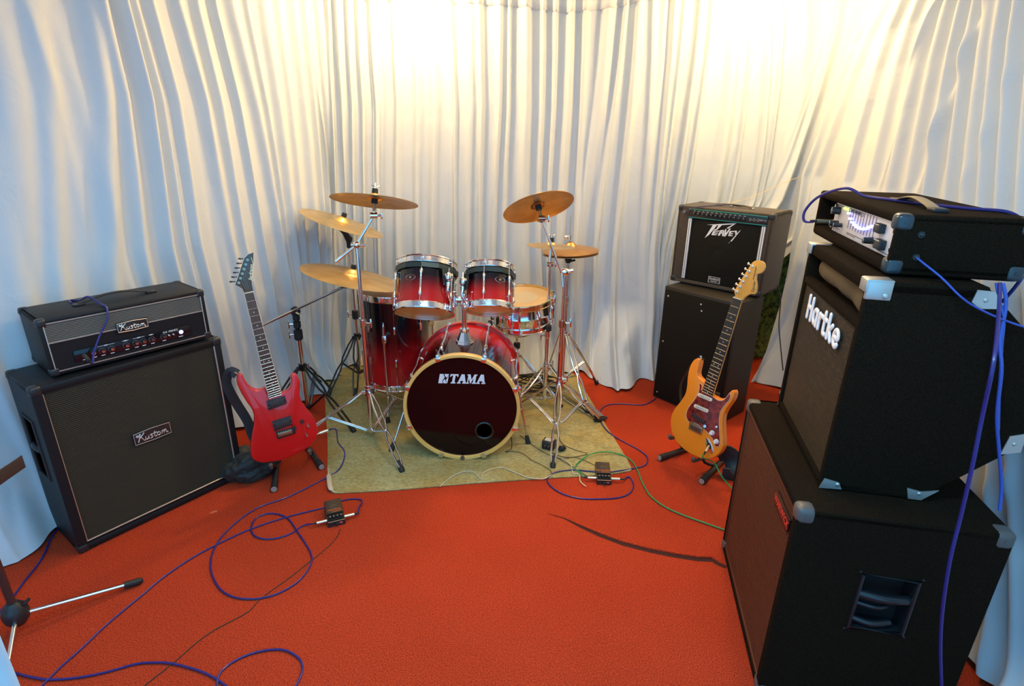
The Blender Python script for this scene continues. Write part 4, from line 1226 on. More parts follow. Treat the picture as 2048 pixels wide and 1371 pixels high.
def lug(root, R, ang, z0, z1, h0, h1, full=True):
    """long bridge lug between z0 and z1, tension rods to the hoops at h0 (low) and h1 (high)"""
    c, s = math.cos(ang), math.sin(ang)
    mm = M.Rotation(ang, 4, 'Z')
    b = MB()
    if full:
        b.tube(catmull([(R + 0.002, 0, z0), (R + 0.014, 0, z0 + 0.010), (R + 0.013, 0, (z0 + z1) / 2), (R + 0.014, 0, z1 - 0.010), (R + 0.002, 0, z1)], 5), [0.006] * 4 + [0.0085] * 3 + [0.0055] * 7 + [0.0085] * 3 + [0.006] * 4, seg=10, m=mm)
    else:
        for z in (z0, z1):
            b.box((R + 0.007, 0, z), (0.016, 0.014, 0.030), bev=0.005, m=mm)
    o = b.build('lug', CHROME, root)
    for za, zb_ in ((z0, h0), (z1, h1)):
        b = MB(); b.cyl((R + 0.012, 0, za), (R + 0.012, 0, zb_), 0.0028, seg=8, m=mm)
        b.cyl((R + 0.012, 0, zb_ - (0.006 if zb_ < za else -0.000)), (R + 0.012, 0, zb_ + (0.012 if zb_ > za else 0.006)), 0.0062, seg=6, m=mm)
        b.box((R + 0.009, 0, zb_ - (0.002 if zb_ > za else -0.002)), (0.016, 0.018, 0.006), bev=0.002, m=mm)
        b.build('tension_rod', CHROME, o)
    return o

def drum_badge(root, R, ang, z):
    mm = M.Rotation(ang, 4, 'Z') @ M.Translation((R + 0.0008, 0, z)) @ M.Rotation(PI / 2, 4, 'Y') @ M.Rotation(PI / 2, 4, 'Z')
    b = MB()
    pl = [(-0.030, 0), (-0.018, 0.012), (-0.010, 0.012), (0, 0.018), (0.010, 0.012), (0.018, 0.012), (0.030, 0), (0.018, -0.012), (0.010, -0.012), (0, -0.018), (-0.010, -0.012), (-0.018, -0.012)]
    pts = [V((x, y, -0.0015 + 0.0 * x)) for x, y in pl]
    for a, c in zip(pts, pts[1:] + pts[:1]):
        b.cyl(a, c, 0.0011, seg=5, m=mm)
    b.cyl((0, 0, -0.001), (0, 0, 0.0015), 0.0065, seg=16, mi=1, m=mm)
    b.build('badge', [STEEL, NICKEL], root)

def tom(label, ctop, cbot, R, face_badge, lug_angles, arm_side):
    ctop, cbot = V(ctop), V(cbot)
    z = (ctop - cbot).normalized(); d = (ctop - cbot).length - 0.006
    x = V((1, 0, 0)); y = z.cross(x).normalized(); x = y.cross(z)
    m = frame(x, y, z); m.translation = (ctop + cbot) / 2
    root = thing('rack_tom', label, 'drum', m, 'red sunburst drums of the kit')
    sh = burst('tom_lacquer_' + str(len(bpy.data.materials)), [(0.0, RED), (0.25, (0.50, 0.010, 0.010)), (0.52, (0.10, 0.003, 0.006)), (0.66, BLK), (1.0, BLK)], 'Z', -d / 2 + 0.02, d / 2 - 0.02)
    drum_shell(root, R - 0.012, d - 0.026, sh)
    Rs = R - 0.012
    hoop(root, Rs, d / 2 - 0.012, 0.036, CHROME, 'top_hoop', -1)
    hoop(root, Rs, -d / 2 + 0.012, 0.036, CHROME, 'bottom_hoop', 1)
    b = MB(); b.lathe([(0, d / 2 - 0.008), (Rs - 0.004, d / 2 - 0.008), (Rs + 0.002, d / 2 - 0.014)], seg=56); b.build('batter_head', HEADC, root)
    b = MB(); b.lathe([(0, -d / 2 + 0.008), (Rs - 0.004, -d / 2 + 0.008), (Rs + 0.002, -d / 2 + 0.014)], seg=56); b.build('resonant_head', CLEARH, root, label='amber lower skin')
    for a in lug_angles:
        lug(root, Rs, R_(a), -d / 2 + 0.055, d / 2 - 0.072, -d / 2 + 0.018, d / 2 - 0.010)
    # grey suspension ring under the top hoop
    b = MB()
    zz = d / 2 - 0.050
    b.lathe([(Rs + 0.006, zz - 0.013), (Rs + 0.016, zz - 0.013), (Rs + 0.017, zz + 0.012), (Rs + 0.006, zz + 0.012)], seg=12, closed=True)
    GM = bpy.data.materials.get('grey_green_bracket') or mat('grey_green_bracket', (0.055, 0.075, 0.070), 0.35, 0.6)
    sus = b.build('suspension_ring', GM, root, smooth=25)
    am = M.Rotation(R_(arm_side), 4, 'Z')
    b = MB()
    b.prism([(-0.035, zz - 0.012), (0.035, zz - 0.012), (0.026, zz - 0.06), (0.020, zz - 0.10), (-0.020, zz - 0.10), (-0.026, zz - 0.06)], 0, 0.006, m=am @ M(((0, 0, 1, Rs + 0.016), (1, 0, 0, 0), (0, 1, 0, 0), (0, 0, 0, 1))))
    b.build('mounting_plate', GM, root)
    b = MB()
    b.ball((Rs + 0.034, 0, zz - 0.055), 0.020, seg=14, sc=(0.9, 1, 1.3), m=am)
    b.cyl((Rs + 0.034, 0, zz - 0.03), (Rs + 0.034, 0, zz - 0.005), 0.005, 0.002, seg=8, m=am)
    b.cyl((Rs + 0.030, -0.026, zz - 0.05), (Rs + 0.030, 0.026, zz - 0.05), 0.007, seg=8, m=am)
    b.cyl((Rs + 0.034, 0, zz - 0.085), (Rs + 0.034, 0, zz - 0.105), 0.012, 0.010, seg=12, m=am)
    b.build('tom_clamp', CHROME, root)
    drum_badge(root, Rs, R_(face_badge), 0.02)
    return root, m @ am @ V((Rs + 0.034, 0, zz - 0.10))

t1, arm1 = tom('larger red sunburst rack tom on the left, amber underside showing', (-0.475, 3.035, 1.012), (-0.478, 2.895, 0.772), 0.170, -112, [-150, -90, -30, 30, 90, 150], -44)
t2, arm2 = tom('smaller red sunburst rack tom on the right of the pair', (-0.128, 3.03, 1.003), (-0.128, 2.905, 0.790), 0.139, -62, [-100, -40, 20, 80, 140, 200], -150)

# bass drum
R0, YF, YB, BX, BZ = 0.292, 2.665, 3.24, -0.262, 0.316
m = frame((1, 0, 0), (0, 0, 1), (0, -1, 0)); m.translation = V((BX, (YF + YB) / 2, BZ)); L = YB - YF
root = thing('bass_drum', 'large red sunburst bass drum with black front skin and white lettering', 'drum', m, 'red sunburst drums of the kit')
drum_shell(root, R0, L - 0.07, burst('bass_drum_lacquer', [(0.0, RED), (0.35, (0.42, 0.008, 0.008)), (0.62, (0.06, 0.002, 0.004)), (1.0, BLK)], 'Z', -L / 2 + 0.03, L / 2 - 0.05))
GOLDW = mat('honey_maple_hoop', (0.82, 0.46, 0.10), 0.28, coat=0.5, noise=(5, (0.92, 0.60, 0.19), 0.3))
b = MB(); b.lathe([(R0 + 0.001, L / 2 - 0.040), (R0 + 0.016, L / 2 - 0.038), (R0 + 0.020, L / 2 - 0.030), (R0 + 0.020, L / 2 - 0.003), (R0 + 0.017, L / 2), (R0 + 0.003, L / 2), (R0 + 0.001, L / 2 - 0.004)], seg=96, closed=True)
b.build('front_hoop', GOLDW, root, label='honey-coloured maple front hoop')
b = MB(); b.lathe([(R0 + 0.001, -L / 2 + 0.040), (R0 + 0.016, -L / 2 + 0.038), (R0 + 0.020, -L / 2 + 0.030), (R0 + 0.020, -L / 2 + 0.003), (R0 + 0.017, -L / 2), (R0 + 0.003, -L / 2), (R0 + 0.001, -L / 2 + 0.004)], seg=96, closed=True)
rh = b.build('rear_hoop', mat('red_lacquer_hoop', (0.50, 0.012, 0.012), 0.15, coat=1.0), root, label='red lacquered rear hoop with grey inlay')
b = MB(); b.lathe([(R0 + 0.0195, -L / 2 + 0.026), (R0 + 0.0212, -L / 2 + 0.025), (R0 + 0.0212, -L / 2 + 0.011), (R0 + 0.0195, -L / 2 + 0.010)], seg=96, closed=True)
b.build('hoop_inlay', mat('grey_inlay', (0.45, 0.42, 0.38), 0.3, 0.6), rh)
# front skin with a round port hole
hx, hy, hr = 0.120, -0.135, 0.046
b = MB()
zf = L / 2 - 0.016
N = 96
outer = [b.bm.verts.new(((R0 + 0.002) * math.cos(2 * PI * k / N), (R0 + 0.002) * math.sin(2 * PI * k / N), zf)) for k in range(N)]
inner_ = [b.bm.verts.new((hx + hr * math.cos(2 * PI * k / N), hy + hr * math.sin(2 * PI * k / N), zf)) for k in range(N)]
for k in range(N):
    b.bm.faces.new((outer[k], outer[(k + 1) % N], inner_[(k + 1) % N], inner_[k]))
HB_ = mat('glossy_black_skin', (0.010, 0.002, 0.003), 0.10, spec=0.28)
fh = b.build('front_head', HB_, root, smooth=0, label='glossy black front skin')
b = MB(); b.lathe([(hr - 0.004, -0.002), (hr + 0.005, -0.001), (hr + 0.006, 0.003), (hr + 0.001, 0.006), (hr - 0.004, 0.003)], seg=48, closed=True, m=M.Translation((hx, hy, zf)))
b.build('port_ring', mat('port_ring_black', (0.01, 0.008, 0.008), 0.2, coat=0.5), fh)
b = MB(); b.lathe([(0, -L / 2 + 0.016), (R0, -L / 2 + 0.016)], seg=64); b.build('batter_head', WHITEH, root)
b = MB(); b.lathe([(0, 0), (R0 - 0.02, 0)], seg=48, m=M.Translation((0, 0, -L / 2 + 0.06))); b.build('muffling_pad', VOID, root)
# slab lettering, italic
TL = {
 'T': [[(0, 0.98), (0.92, 0.98), (0.92, 0.70), (0.82, 0.70), (0.76, 0.84), (0.60, 0.84), (0.60, 0.14), (0.74, 0.10), (0.74, 0), (0.18, 0), (0.18, 0.10), (0.32, 0.14), (0.32, 0.84), (0.16, 0.84), (0.10, 0.70), (0, 0.70)]],
 'A': [[(0.34, 0.98), (0.68, 0.98), (0.96, 0.12), (1.04, 0.10), (1.04, 0), (0.58, 0), (0.58, 0.10), (0.68, 0.12), (0.63, 0.28), (0.34, 0.28), (0.29, 0.12), (0.40, 0.10), (0.40, 0), (-0.02, 0), (-0.02, 0.10), (0.07, 0.12)]],
 'M': [[(0, 0.98), (0.34, 0.98), (0.56, 0.42), (0.78, 0.98), (1.12, 0.98), (1.12, 0.88), (1.02, 0.86), (1.02, 0.12), (1.12, 0.10), (1.12, 0), (0.66, 0), (0.66, 0.10), (0.76, 0.12), (0.76, 0.60), (0.52, 0.02), (0.46, 0.02), (0.22, 0.60), (0.22, 0.12), (0.32, 0.10), (0.32, 0), (0.0, 0), (0.0, 0.10), (0.10, 0.12), (0.10, 0.86), (0, 0.88)]]}
b = MB()
mm = M.Translation((-0.122, 0.142, zf + 0.0003)) 
sh_ = M(((1, 0.22, 0, 0), (0, 1, 0, 0), (0, 0, 1, 0), (0, 0, 0, 1)))
sc = M.Diagonal((0.046, 0.054, 1, 1))
x = 1.22
for ch, adv in (('T', 0.92), ('A', 1.02), ('M', 1.16), ('A', 1.0)):
    for p in TL[ch]:
        b.prism([(q[0] + x, q[1]) for q in p], 0, 0.0006, m=mm @ sc @ sh_)
    x += adv
# block emblem left of the word
for p in ([(0.0, 0.0), (0.50, 0.0), (0.42, 0.30), (0.62, 0.62), (0.40, 0.98), (0.0, 0.98)], [(0.58, 0.0), (1.02, 0.0), (0.80, 0.24), (0.66, 0.44), (0.50, 0.26)], [(0.52, 0.98), (1.02, 0.98), (1.02, 0.90), (0.88, 0.60), (0.66, 0.74)], [(0.98, 0.06), (1.04, 0.06), (1.04, 0.86), (0.92, 0.52), (0.80, 0.40)]):
    b.prism(p, 0, 0.0006, m=mm @ sc @ sh_)
lw = b.build('lettering', mat('white_silver_print', (0.80, 0.84, 0.88), 0.4), fh, smooth=0)
b = MB(); b.lathe([(0.0062, 0), (0.0076, 0), (0.0076, 0.0006), (0.0062, 0.0006)], seg=20, closed=True, m=M.Translation((0.116, 0.148, zf + 0.0003)))
b.build('registered_mark', bpy.data.materials['white_silver_print'], fh)
text_obj('registered_mark', 'R', 0.011, M.Translation((0.116, 0.148, zf + 0.0006)), bpy.data.materials['white_silver_print'], fh, extrude=0.0003)
for k in range(8):
    a = R_(22.5 + 45 * k)
    mm = M.Rotation(a, 4, 'Z')
    b = MB()
    b.box((R0 + 0.022, 0, L / 2 - 0.018), (0.012, 0.026, 0.046), bev=0.003, m=mm)
    b.box((R0 + 0.012, 0, L / 2 + 0.003), (0.022, 0.026, 0.006), bev=0.002, m=mm)
    b.cyl((R0 + 0.030, 0, L / 2 - 0.016), (R0 + 0.030, 0, L / 2 - 0.065), 0.008, 0.006, seg=12, m=mm)
    cw = b.build('claw', CHROME, root)
    b = MB()
    b.cyl((R0 + 0.030, 0, L / 2 - 0.055), (R0 + 0.024, 0, L / 2 - 0.17), 0.0032, seg=8, m=mm)
    b.build('tension_rod', CHROME, cw)
    b = MB()
    b.tube(catmull([(R0 + 0.002, 0, L / 2 - 0.15), (R0 + 0.022, 0, L / 2 - 0.165), (R0 + 0.018, 0, 0), (R0 + 0.022, 0, -L / 2 + 0.165), (R0 + 0.002, 0, -L / 2 + 0.15)], 5), [0.007] * 4 + [0.010] * 3 + [0.0062] * 7 + [0.010] * 3 + [0.007] * 4, seg=10, m=mm)
    b.build('lug', CHROME, root)
    b = MB()
    b.box((R0 + 0.022, 0, -L / 2 + 0.018), (0.012, 0.026, 0.046), bev=0.003, m=mm)
    b.cyl((R0 + 0.030, 0, -L / 2 + 0.016), (R0 + 0.024, 0, -L / 2 + 0.17), 0.0038, seg=8, m=mm)
    b.build('rear_claw', CHROME, root)
# tom post on top of the shell (drum local: y up, z towards the camera)
zp = 0.055
b = MB(); b.cyl((0.0, R0 + 0.0, zp), (0.0, R0 + 0.014, zp), 0.050, 0.046, seg=8); b.cyl((0, R0 + 0.010, zp), (0, R0 + 0.066, zp), 0.044, 0.022, seg=8); b.cyl((0, R0 + 0.064, zp), (0, R0 + 0.082, zp), 0.026, 0.026, seg=14)
b.build('post_base', CHROME, root, label='chrome bell-shaped base of the tom post')
zc = R0 + 0.245
b = MB(); b.cyl((0, R0 + 0.06, zp), (0, zc, zp), 0.0135, seg=18); b.build('post', CHROME, root)
b = MB(); b.cyl((-0.05, zc, zp), (0.05, zc, zp), 0.017, seg=14); b.cyl((0, zc - 0.035, zp), (0, zc + 0.02, zp), 0.020, seg=14); b.ball((0, zc + 0.025, zp), 0.012, seg=12)
for sx in (-1, 1):
    b.cyl((sx * 0.052, zc - 0.035, zp), (sx * 0.052, zc + 0.020, zp), 0.020, 0.018, seg=14); b.cyl((sx * 0.03, zc + 0.01, zp + 0.01), (sx * 0.045, zc + 0.045, zp + 0.025), 0.005, seg=8); b.ball((sx * 0.05, zc + 0.05, zp + 0.03), 0.008, seg=8, sc=(1.6, 0.6, 0.6))
b.build('tom_holder', CHROME, root)
Pm = parent_world(root)
for sx, arm in ((-1, arm1), (1, arm2)):
    p0 = Pm @ V((sx * 0.055, zc - 0.01, zp)); a = V(arm)
    b = MB(); b.tube(catmull([p0, p0 + V((sx * 0.012, -0.01, -0.025)), (p0 + a) / 2 + V((0, -0.015, -0.05)), a + V((0, -0.012, -0.03)), a], 6), 0.0085, seg=10)
    b.build('tom_arm', CHROME, root, world=True)
# spurs
for sx, foot in ((-1, G(783, 903)), (1, G(1056, 888))):
    p0 = Pm @ V((sx * (R0 + 0.01), -0.01 + 0.03, 0.06))
    f = V((foot.x, foot.y, 0.012))
    b = MB(); b.cyl(p0 + (p0 - f).normalized() * 0.05, f + (p0 - f).normalized() * 0.03, 0.0065, seg=10); b.box(p0, (0.035, 0.03, 0.03), bev=0.006); b.cyl(p0, p0 + V((sx * 0.025, -0.01, 0.02)), 0.006, seg=8)
    sp_o = b.build('spur', CHROME, root, world=True)
    b = MB(); b.cyl(f + (p0 - f).normalized() * 0.045, f, 0.010, 0.016, seg=14); b.ball(f, 0.0155, seg=12, sc=(1, 1, 0.6)); b.build('rubber_foot', RUBBER, sp_o, world=True)
b = MB(); b.cyl((0, -R0 - 0.012, L / 2 - 0.01), (0, -R0 - 0.006, L / 2 + 0.006), 0.012, seg=12); b.build('hoop_protector', mat('brown_rubber', (0.10, 0.05, 0.03), 0.6), root)

# floor tom
FX, FY, FZ0, FZ1, FR = -0.735, 3.34, 0.175, 0.80, 0.205
m = M.Translation((FX, FY, (FZ0 + FZ1) / 2)); d = FZ1 - FZ0
root = thing('floor_tom', 'deep red sunburst floor tom on chrome legs beside the bass drum', 'drum', m, 'red sunburst drums of the kit')
d = 0.56
drum_shell(root, FR, d, burst('floor_tom_lacquer', [(0.0, RED), (0.22, (0.50, 0.010, 0.010)), (0.55, (0.06, 0.002, 0.004)), (0.70, BLK), (1.0, BLK)], 'Z', -d / 2, d / 2))
hoop(root, FR, d / 2 + 0.004, 0.040, CHROME, 'top_hoop', -1); hoop(root, FR, -d / 2 - 0.004, 0.040, CHROME, 'bottom_hoop', 1)
b = MB(); b.lathe([(0, d / 2 + 0.006), (FR - 0.004, d / 2 + 0.006), (FR + 0.002, d / 2)], seg=64); b.build('batter_head', HEADC, root)
b = MB(); b.lathe([(0, -d / 2 - 0.006), (FR - 0.004, -d / 2 - 0.006), (FR + 0.002, -d / 2)], seg=64); b.build('resonant_head', CLEARH, root)
for a in (-170, -125, -80, -35, 10, 55, 100, 145):
    c_ = R_(a); mm = M.Rotation(c_, 4, 'Z')
    b = MB(); b.box((FR + 0.008, 0, 0.10), (0.016, 0.015, 0.05), bev=0.006, m=mm); b.box((FR + 0.008, 0, -0.11), (0.016, 0.015, 0.05), bev=0.006, m=mm)
    lg = b.build('lug', CHROME, root)
    b = MB(); b.cyl((FR + 0.012, 0, 0.10), (FR + 0.012, 0, d / 2 + 0.018), 0.0030, seg=8, m=mm); b.cyl((FR + 0.012, 0, -0.10), (FR + 0.012, 0, -d / 2 - 0.015), 0.0030, seg=8, m=mm)
    b.cyl((FR + 0.012, 0, d / 2 + 0.010), (FR + 0.012, 0, d / 2 + 0.026), 0.0065, seg=6, m=mm); b.build('tension_rod', CHROME, lg)
for a in (-95, 25, 145):
    mm = M.Rotation(R_(a), 4, 'Z')
    zb_ = -m.translation.z + 0.010
    b = MB(); b.cyl((FR + 0.035, 0, 0.135), (FR + 0.035, 0, zb_ + 0.16), 0.0065, seg=10, m=mm); b.cyl((FR + 0.035, 0, 0.135), (FR + 0.035, 0, 0.16), 0.0065, 0.001, seg=10, m=mm); b.tube(catmull([(FR + 0.035, 0, zb_ + 0.16), (FR + 0.036, 0, zb_ + 0.10), (FR + 0.06, 0, zb_ + 0.05), (FR + 0.065, 0, zb_ + 0.02)], 5), 0.0065, seg=10, m=mm)
    lg = b.build('leg', CHROME, root)
    b = MB(); b.box((FR + 0.020, 0, 0.055), (0.045, 0.03, 0.05), bev=0.008, m=mm); b.cyl((FR + 0.035, 0, 0.055), (FR + 0.060, 0.02, 0.055), 0.006, seg=8, m=mm); b.build('leg_bracket', CHROME, root)
    b = MB(); b.cyl((FR + 0.065, 0, zb_ + 0.035), (FR + 0.065, 0, zb_ - 0.002), 0.009, 0.015, seg=14, m=mm); b.build('rubber_foot', RUBBER, lg)

# snare drum and its basket stand
SX, SY, SZ0, SZ1, SR = 0.062, 3.42, 0.560, 0.735, 0.192
tiltm = M.Rotation(R_(-3), 4, 'Y') @ M.Rotation(R_(6), 4, 'X')
m = M.Translation((SX, SY, (SZ0 + SZ1) / 2)) @ tiltm; d = 0.145
root = thing('snare_drum', 'shallow chrome snare drum with a tan skin behind the smaller rack tom', 'drum', m)
b = MB(); b.lathe([(SR - 0.003, -d / 2), (SR, -d / 2), (SR, -0.008), (SR + 0.004, 0), (SR, 0.008), (SR, d / 2), (SR - 0.003, d / 2)], seg=72, closed=True); b.build('shell', CHROME, root)
hoop(root, SR, d / 2 + 0.004, 0.036, mat('warm_brass_hoop', (0.72, 0.60, 0.36), 0.2, 1.0), 'top_hoop', -1); hoop(root, SR, -d / 2 - 0.004, 0.034, CHROME, 'bottom_hoop', 1)
b = MB(); b.lathe([(0, d / 2 + 0.008), (SR - 0.004, d / 2 + 0.008), (SR + 0.002, d / 2 + 0.002)], seg=64); bh = b.build('batter_head', HEADC, root, label='tan top skin')
b = MB(); b.lathe([(0, d / 2 + 0.0085), (0.10, d / 2 + 0.0085)], seg=48); b.build('centre_dot', mat('pale_dot', (0.60, 0.50, 0.33), 0.5), bh)
b = MB(); b.lathe([(0, -d / 2 - 0.006), (SR - 0.004, -d / 2 - 0.006), (SR + 0.002, -d / 2)], seg=64); b.build('resonant_head', CLEARH, root)
for k in range(10):
    mm = M.Rotation(R_(-96 + 36 * k), 4, 'Z')
    b = MB(); b.tube([(SR + 0.002, 0, -0.05), (SR + 0.012, 0, -0.035), (SR + 0.012, 0, 0.035), (SR + 0.002, 0, 0.05)], [0.005, 0.008, 0.008, 0.005], seg=8, m=mm)
    lg = b.build('lug', CHROME, root)
    b = MB(); b.cyl((SR + 0.012, 0, -d / 2 - 0.012), (SR + 0.012, 0, d / 2 + 0.02), 0.0028, seg=8, m=mm); b.cyl((SR + 0.012, 0, d / 2 + 0.012), (SR + 0.012, 0, d / 2 + 0.026), 0.006, seg=6, m=mm); b.build('tension_rod', CHROME, lg)
b = MB(); mm = M.Rotation(R_(-112), 4, 'Z'); b.box((SR + 0.014, 0, 0.0), (0.024, 0.03, 0.085), bev=0.006, m=mm); b.cyl((SR + 0.024, 0, 0.02), (SR + 0.05, 0.0, 0.035), 0.005, seg=8, m=mm); b.build('strainer', CHROME, root)
# ---------------------------------------------------------------- stands
def foot_rubber(leg, tip, frm, r=0.016, m=RUBBER, ln=0.06):
    d = (V(frm) - V(tip)).normalized()
    b = MB(); t = V(tip) + V((0, 0, 0.012))
    b.tube([t + d * ln, t + d * ln * 0.5, t + d * 0.01, t - d * 0.006], [r * 0.62, r * 0.8, r * 1.0, r * 0.9], seg=10)
    b.build('rubber_foot', m, leg, world=True)

def tripod(root, x, y, zhub, zlow, feet, mt, rp=0.0125, knee=0.5, flat=False, gap=0.016, rubber=RUBBER, rr=0.0055):
    """double-braced legs: twin bars hub->foot, brace from the knee to the low collar"""
    hub = V((x, y, zhub)); low = V((x, y, zlow))
    b = MB(); b.cyl((x, y, zhub - 0.022), (x, y, zhub + 0.022), rp * 1.75, seg=16); b.cyl((x, y, zlow - 0.012), (x, y, zlow + 0.012), rp * 1.5, seg=14)
    for f in feet:
        d = V((f[0] - x, f[1] - y, 0)).normalized()
        b.box((0, 0, 0), (0.03, 0.022, 0.02), bev=0.004, m=M.Translation(hub + d * 0.024) @ M.Rotation(math.atan2(d.y, d.x), 4, 'Z'))
        b.box((0, 0, 0), (0.026, 0.016, 0.016), bev=0.003, m=M.Translation(low + d * 0.02) @ M.Rotation(math.atan2(d.y, d.x), 4, 'Z'))
    b.cyl((x, y, zlow), (x, y, zhub), rp * 0.9, seg=10)
    b.build('leg_collar', mt, root, world=True)
    for f in feet:
        f = V((f[0], f[1], 0.0)); d = V((f.x - x, f.y - y, 0)).normalized(); n = V((-d.y, d.x, 0))
        a = hub + d * 0.035; tip = f + V((0, 0, 0.02))
        kn = a.lerp(tip, knee)
        b = MB()
        for s_ in (-1, 1):
            b.tube([a + n * gap * 0.35 * s_, a.lerp(kn, 0.35) + n * gap * s_, a.lerp(kn, 0.8) + n * gap * s_, kn + n * gap * 0.3 * s_, kn.lerp(tip, 0.25) + n * gap * s_, kn.lerp(tip, 0.75) + n * gap * 0.9 * s_, tip + n * gap * 0.25 * s_], rr, seg=8)
        lg = b.build('leg', mt, root, world=True)
        lo = low + d * 0.03
        b = MB()
        for s_ in (-1, 1):
            b.tube([kn + n * gap * 0.5 * s_, lo + n * gap * 0.5 * s_], rr * 0.85, seg=8)
        b.ball(kn, rr * 1.7, seg=8)
        b.build('brace', mt, lg, world=True)
        foot_rubber(lg, f, a, m=rubber)

def pole(root, x, y, z0, z1, r, mt, name='pole', label=None):
    b = MB(); b.cyl((x, y, z0), (x, y, z1), r, seg=18)
    return b.build(name, mt, root, world=True, label=label)

def collar(root, x, y, z, r, mt, wing=None, h=0.035, name='height_clamp', wm=None):
    b = MB(); b.cyl((x, y, z - h / 2), (x, y, z + h / 2), r, seg=16); b.cyl((x, y, z - h / 2 - 0.008), (x, y, z - h / 2), r * 0.8, r, seg=16)
    o = b.build(name, mt, root, world=True)
    if wing is not None:
        w_ = V(wing).normalized(); b = MB(); c = V((x, y, z))
        b.cyl(c, c + w_ * (r + 0.024), 0.0055, seg=8)
        e = c + w_ * (r + 0.026)
        b.box((0, 0, 0), (0.010, 0.008, 0.052), bev=0.003, m=M.Translation(e))
        b.build('wing_nut', wm or mt, o, world=True)
    return o

def cymbal(label, px, py, Y, major, ang, ratio, below, mt, bell=0.12, group='bronze cymbals', bow=0.075, crop=None):
    c = D(px, py, Y)
    q = (c - CC); zc_ = q.dot(CF); Rr = major / 2 / (FPX / zc_)
    w_ = q.normalized()
    r_ = (CR - w_ * CR.dot(w_)).normalized(); u_ = r_.cross(w_)
    a = R_(ang)
    f = -r_ * math.sin(a) + u_ * math.cos(a)
    n = (f * math.sqrt(1 - ratio ** 2) + w_ * (ratio if below else -ratio)).normalized()
    m = n.to_track_quat('Z', 'Y').to_matrix().to_4x4(); m.translation = c
    root = thing('cymbal', label, 'cymbal', m, group)
    rb = Rr * 0.21; hb = Rr * bell; h = Rr * bow
    top = [(0.006, h + hb)]
    for k in range(1, 7):
        t_ = k / 6; top.append((0.006 + (rb - 0.006) * t_, h + hb * math.cos(t_ * PI / 2) ** 0.8))
    for k in range(1, 9):
        t_ = k / 8; top.append((rb + (Rr - rb) * t_, h * (1 - t_ ** 1.6)))
    th = 0.0016
    prof = top + [(r, z - th) for r, z in reversed(top)]
    b = MB(); b.lathe(prof, seg=96, closed=True)
    b.build('bronze_disc', mt, root, smooth=60)
    return root, c, n, Rr, h, hb

def felts(root, c, n, h, hb, mt=RUBBER, wing=True, up_rod=0.05, cup=True):
    """felt, cup and wing nut of the tilter, belongs to the stand"""
    t = c + n * (h + hb)
    b = MB(); b.cyl(t - n * 0.002, t + n * 0.022, 0.017, 0.015, seg=16); b.build('felt_washer', mt, root, world=True)
    b = MB(); b.cyl(c - n * 0.02, t + n * up_rod, 0.0035, seg=8)
    b.build('tilter_rod', CHROME, root, world=True)
    if wing:
        b = MB(); e = t + n * 0.028; s_ = n.orthogonal().normalized()
        b.cyl(t + n * 0.021, t + n * 0.036, 0.008, seg=10); b.tube([e - s_ * 0.024 + n * 0.012, e, e + s_ * 0.024 + n * 0.012], [0.006, 0.004, 0.006], seg=8, flat=0.5)
        b.build('wing_nut', CHROME, root, world=True)
    if cup:
        b = MB(); b.cyl(c + n * (h * 0.85), c + n * (h * 0.85 - 0.024), 0.0165, 0.0165, seg=16); b.build('felt_cup', mt, root, world=True)

def tilter(root, c, n, h, pivot, mt, drop=0.06):
    """rod from under the cymbal to the ratchet and down to the pivot"""
    e = c + n * (h * 0.85 - 0.02); k = e - n * drop
    b = MB(); b.tube([e, e - n * drop * 0.45, k], [0.006, 0.009, 0.010], seg=10); b.build('tilter_rod', mt, root, world=True)
    b = MB(); s_ = V((1, 0.25, 0)).normalized()
    b.cyl(k - s_ * 0.018, k + s_ * 0.018, 0.0165, seg=16); b.ball(k, 0.0155, seg=14); b.cyl(k + s_ * 0.018, k + s_ * 0.038, 0.006, seg=8); b.box((0, 0, 0), (0.008, 0.008, 0.036), bev=0.002, m=M.Translation(k + s_ * 0.040))
    b.build('ratchet_tilter', mt, root, world=True)
    return k

def rod(root, a, c, r, mt, name='boom_arm', ext=0.0, label=None):
    a, c = V(a), V(c); d = (c - a).normalized()
    b = MB(); b.cyl(a - d * ext, c, r, seg=12); b.ball(a - d * ext, r, seg=10)
    return b.build(name, mt, root, world=True, label=label)

POLE = mat('chrome_tube', (0.80, 0.80, 0.82), 0.14, 1.0)
BLKST = mat('black_stand_steel', (0.045, 0.045, 0.048), 0.28, 0.8)

# stand A: chrome boom stand, front left
cA, cpA, nA, RA, hA, hbA = cymbal('high crash cymbal above the larger rack tom, dark brown underside', 749, 403, 2.95, 173, -6.2, 0.150, True, BR1)
ax, ay = -0.815, 2.895
root = thing('cymbal_boom_stand', 'tall chrome boom stand left of the bass drum, nearest the red guitar', 'stand', (ax, ay, 0), 'chrome cymbal stands')
zh = ZAT(ax, ay, 783); z1 = ZAT(ax, ay, 645); z2 = ZAT(ax, ay, 494)
tripod(root, ax, ay, zh, 0.055, [(-0.57, 2.535), (-1.24, 2.80), (-0.62, 3.28)], POLE)
pole(root, ax, ay, 0.045, z1, 0.0145, POLE); pole(root, ax, ay, z1 - 0.02, z2, 0.0105, POLE, 'upper_pole')
collar(root, ax, ay, z1, 0.020, POLE, (1, -0.2, 0)); collar(root, ax, ay, zh + 0.03, 0.019, POLE, (1, -0.3, 0.1), h=0.02)
k = tilter(root, cpA, nA, hA, None, POLE, 0.065)
piv = V((ax, ay, z2 + 0.012))
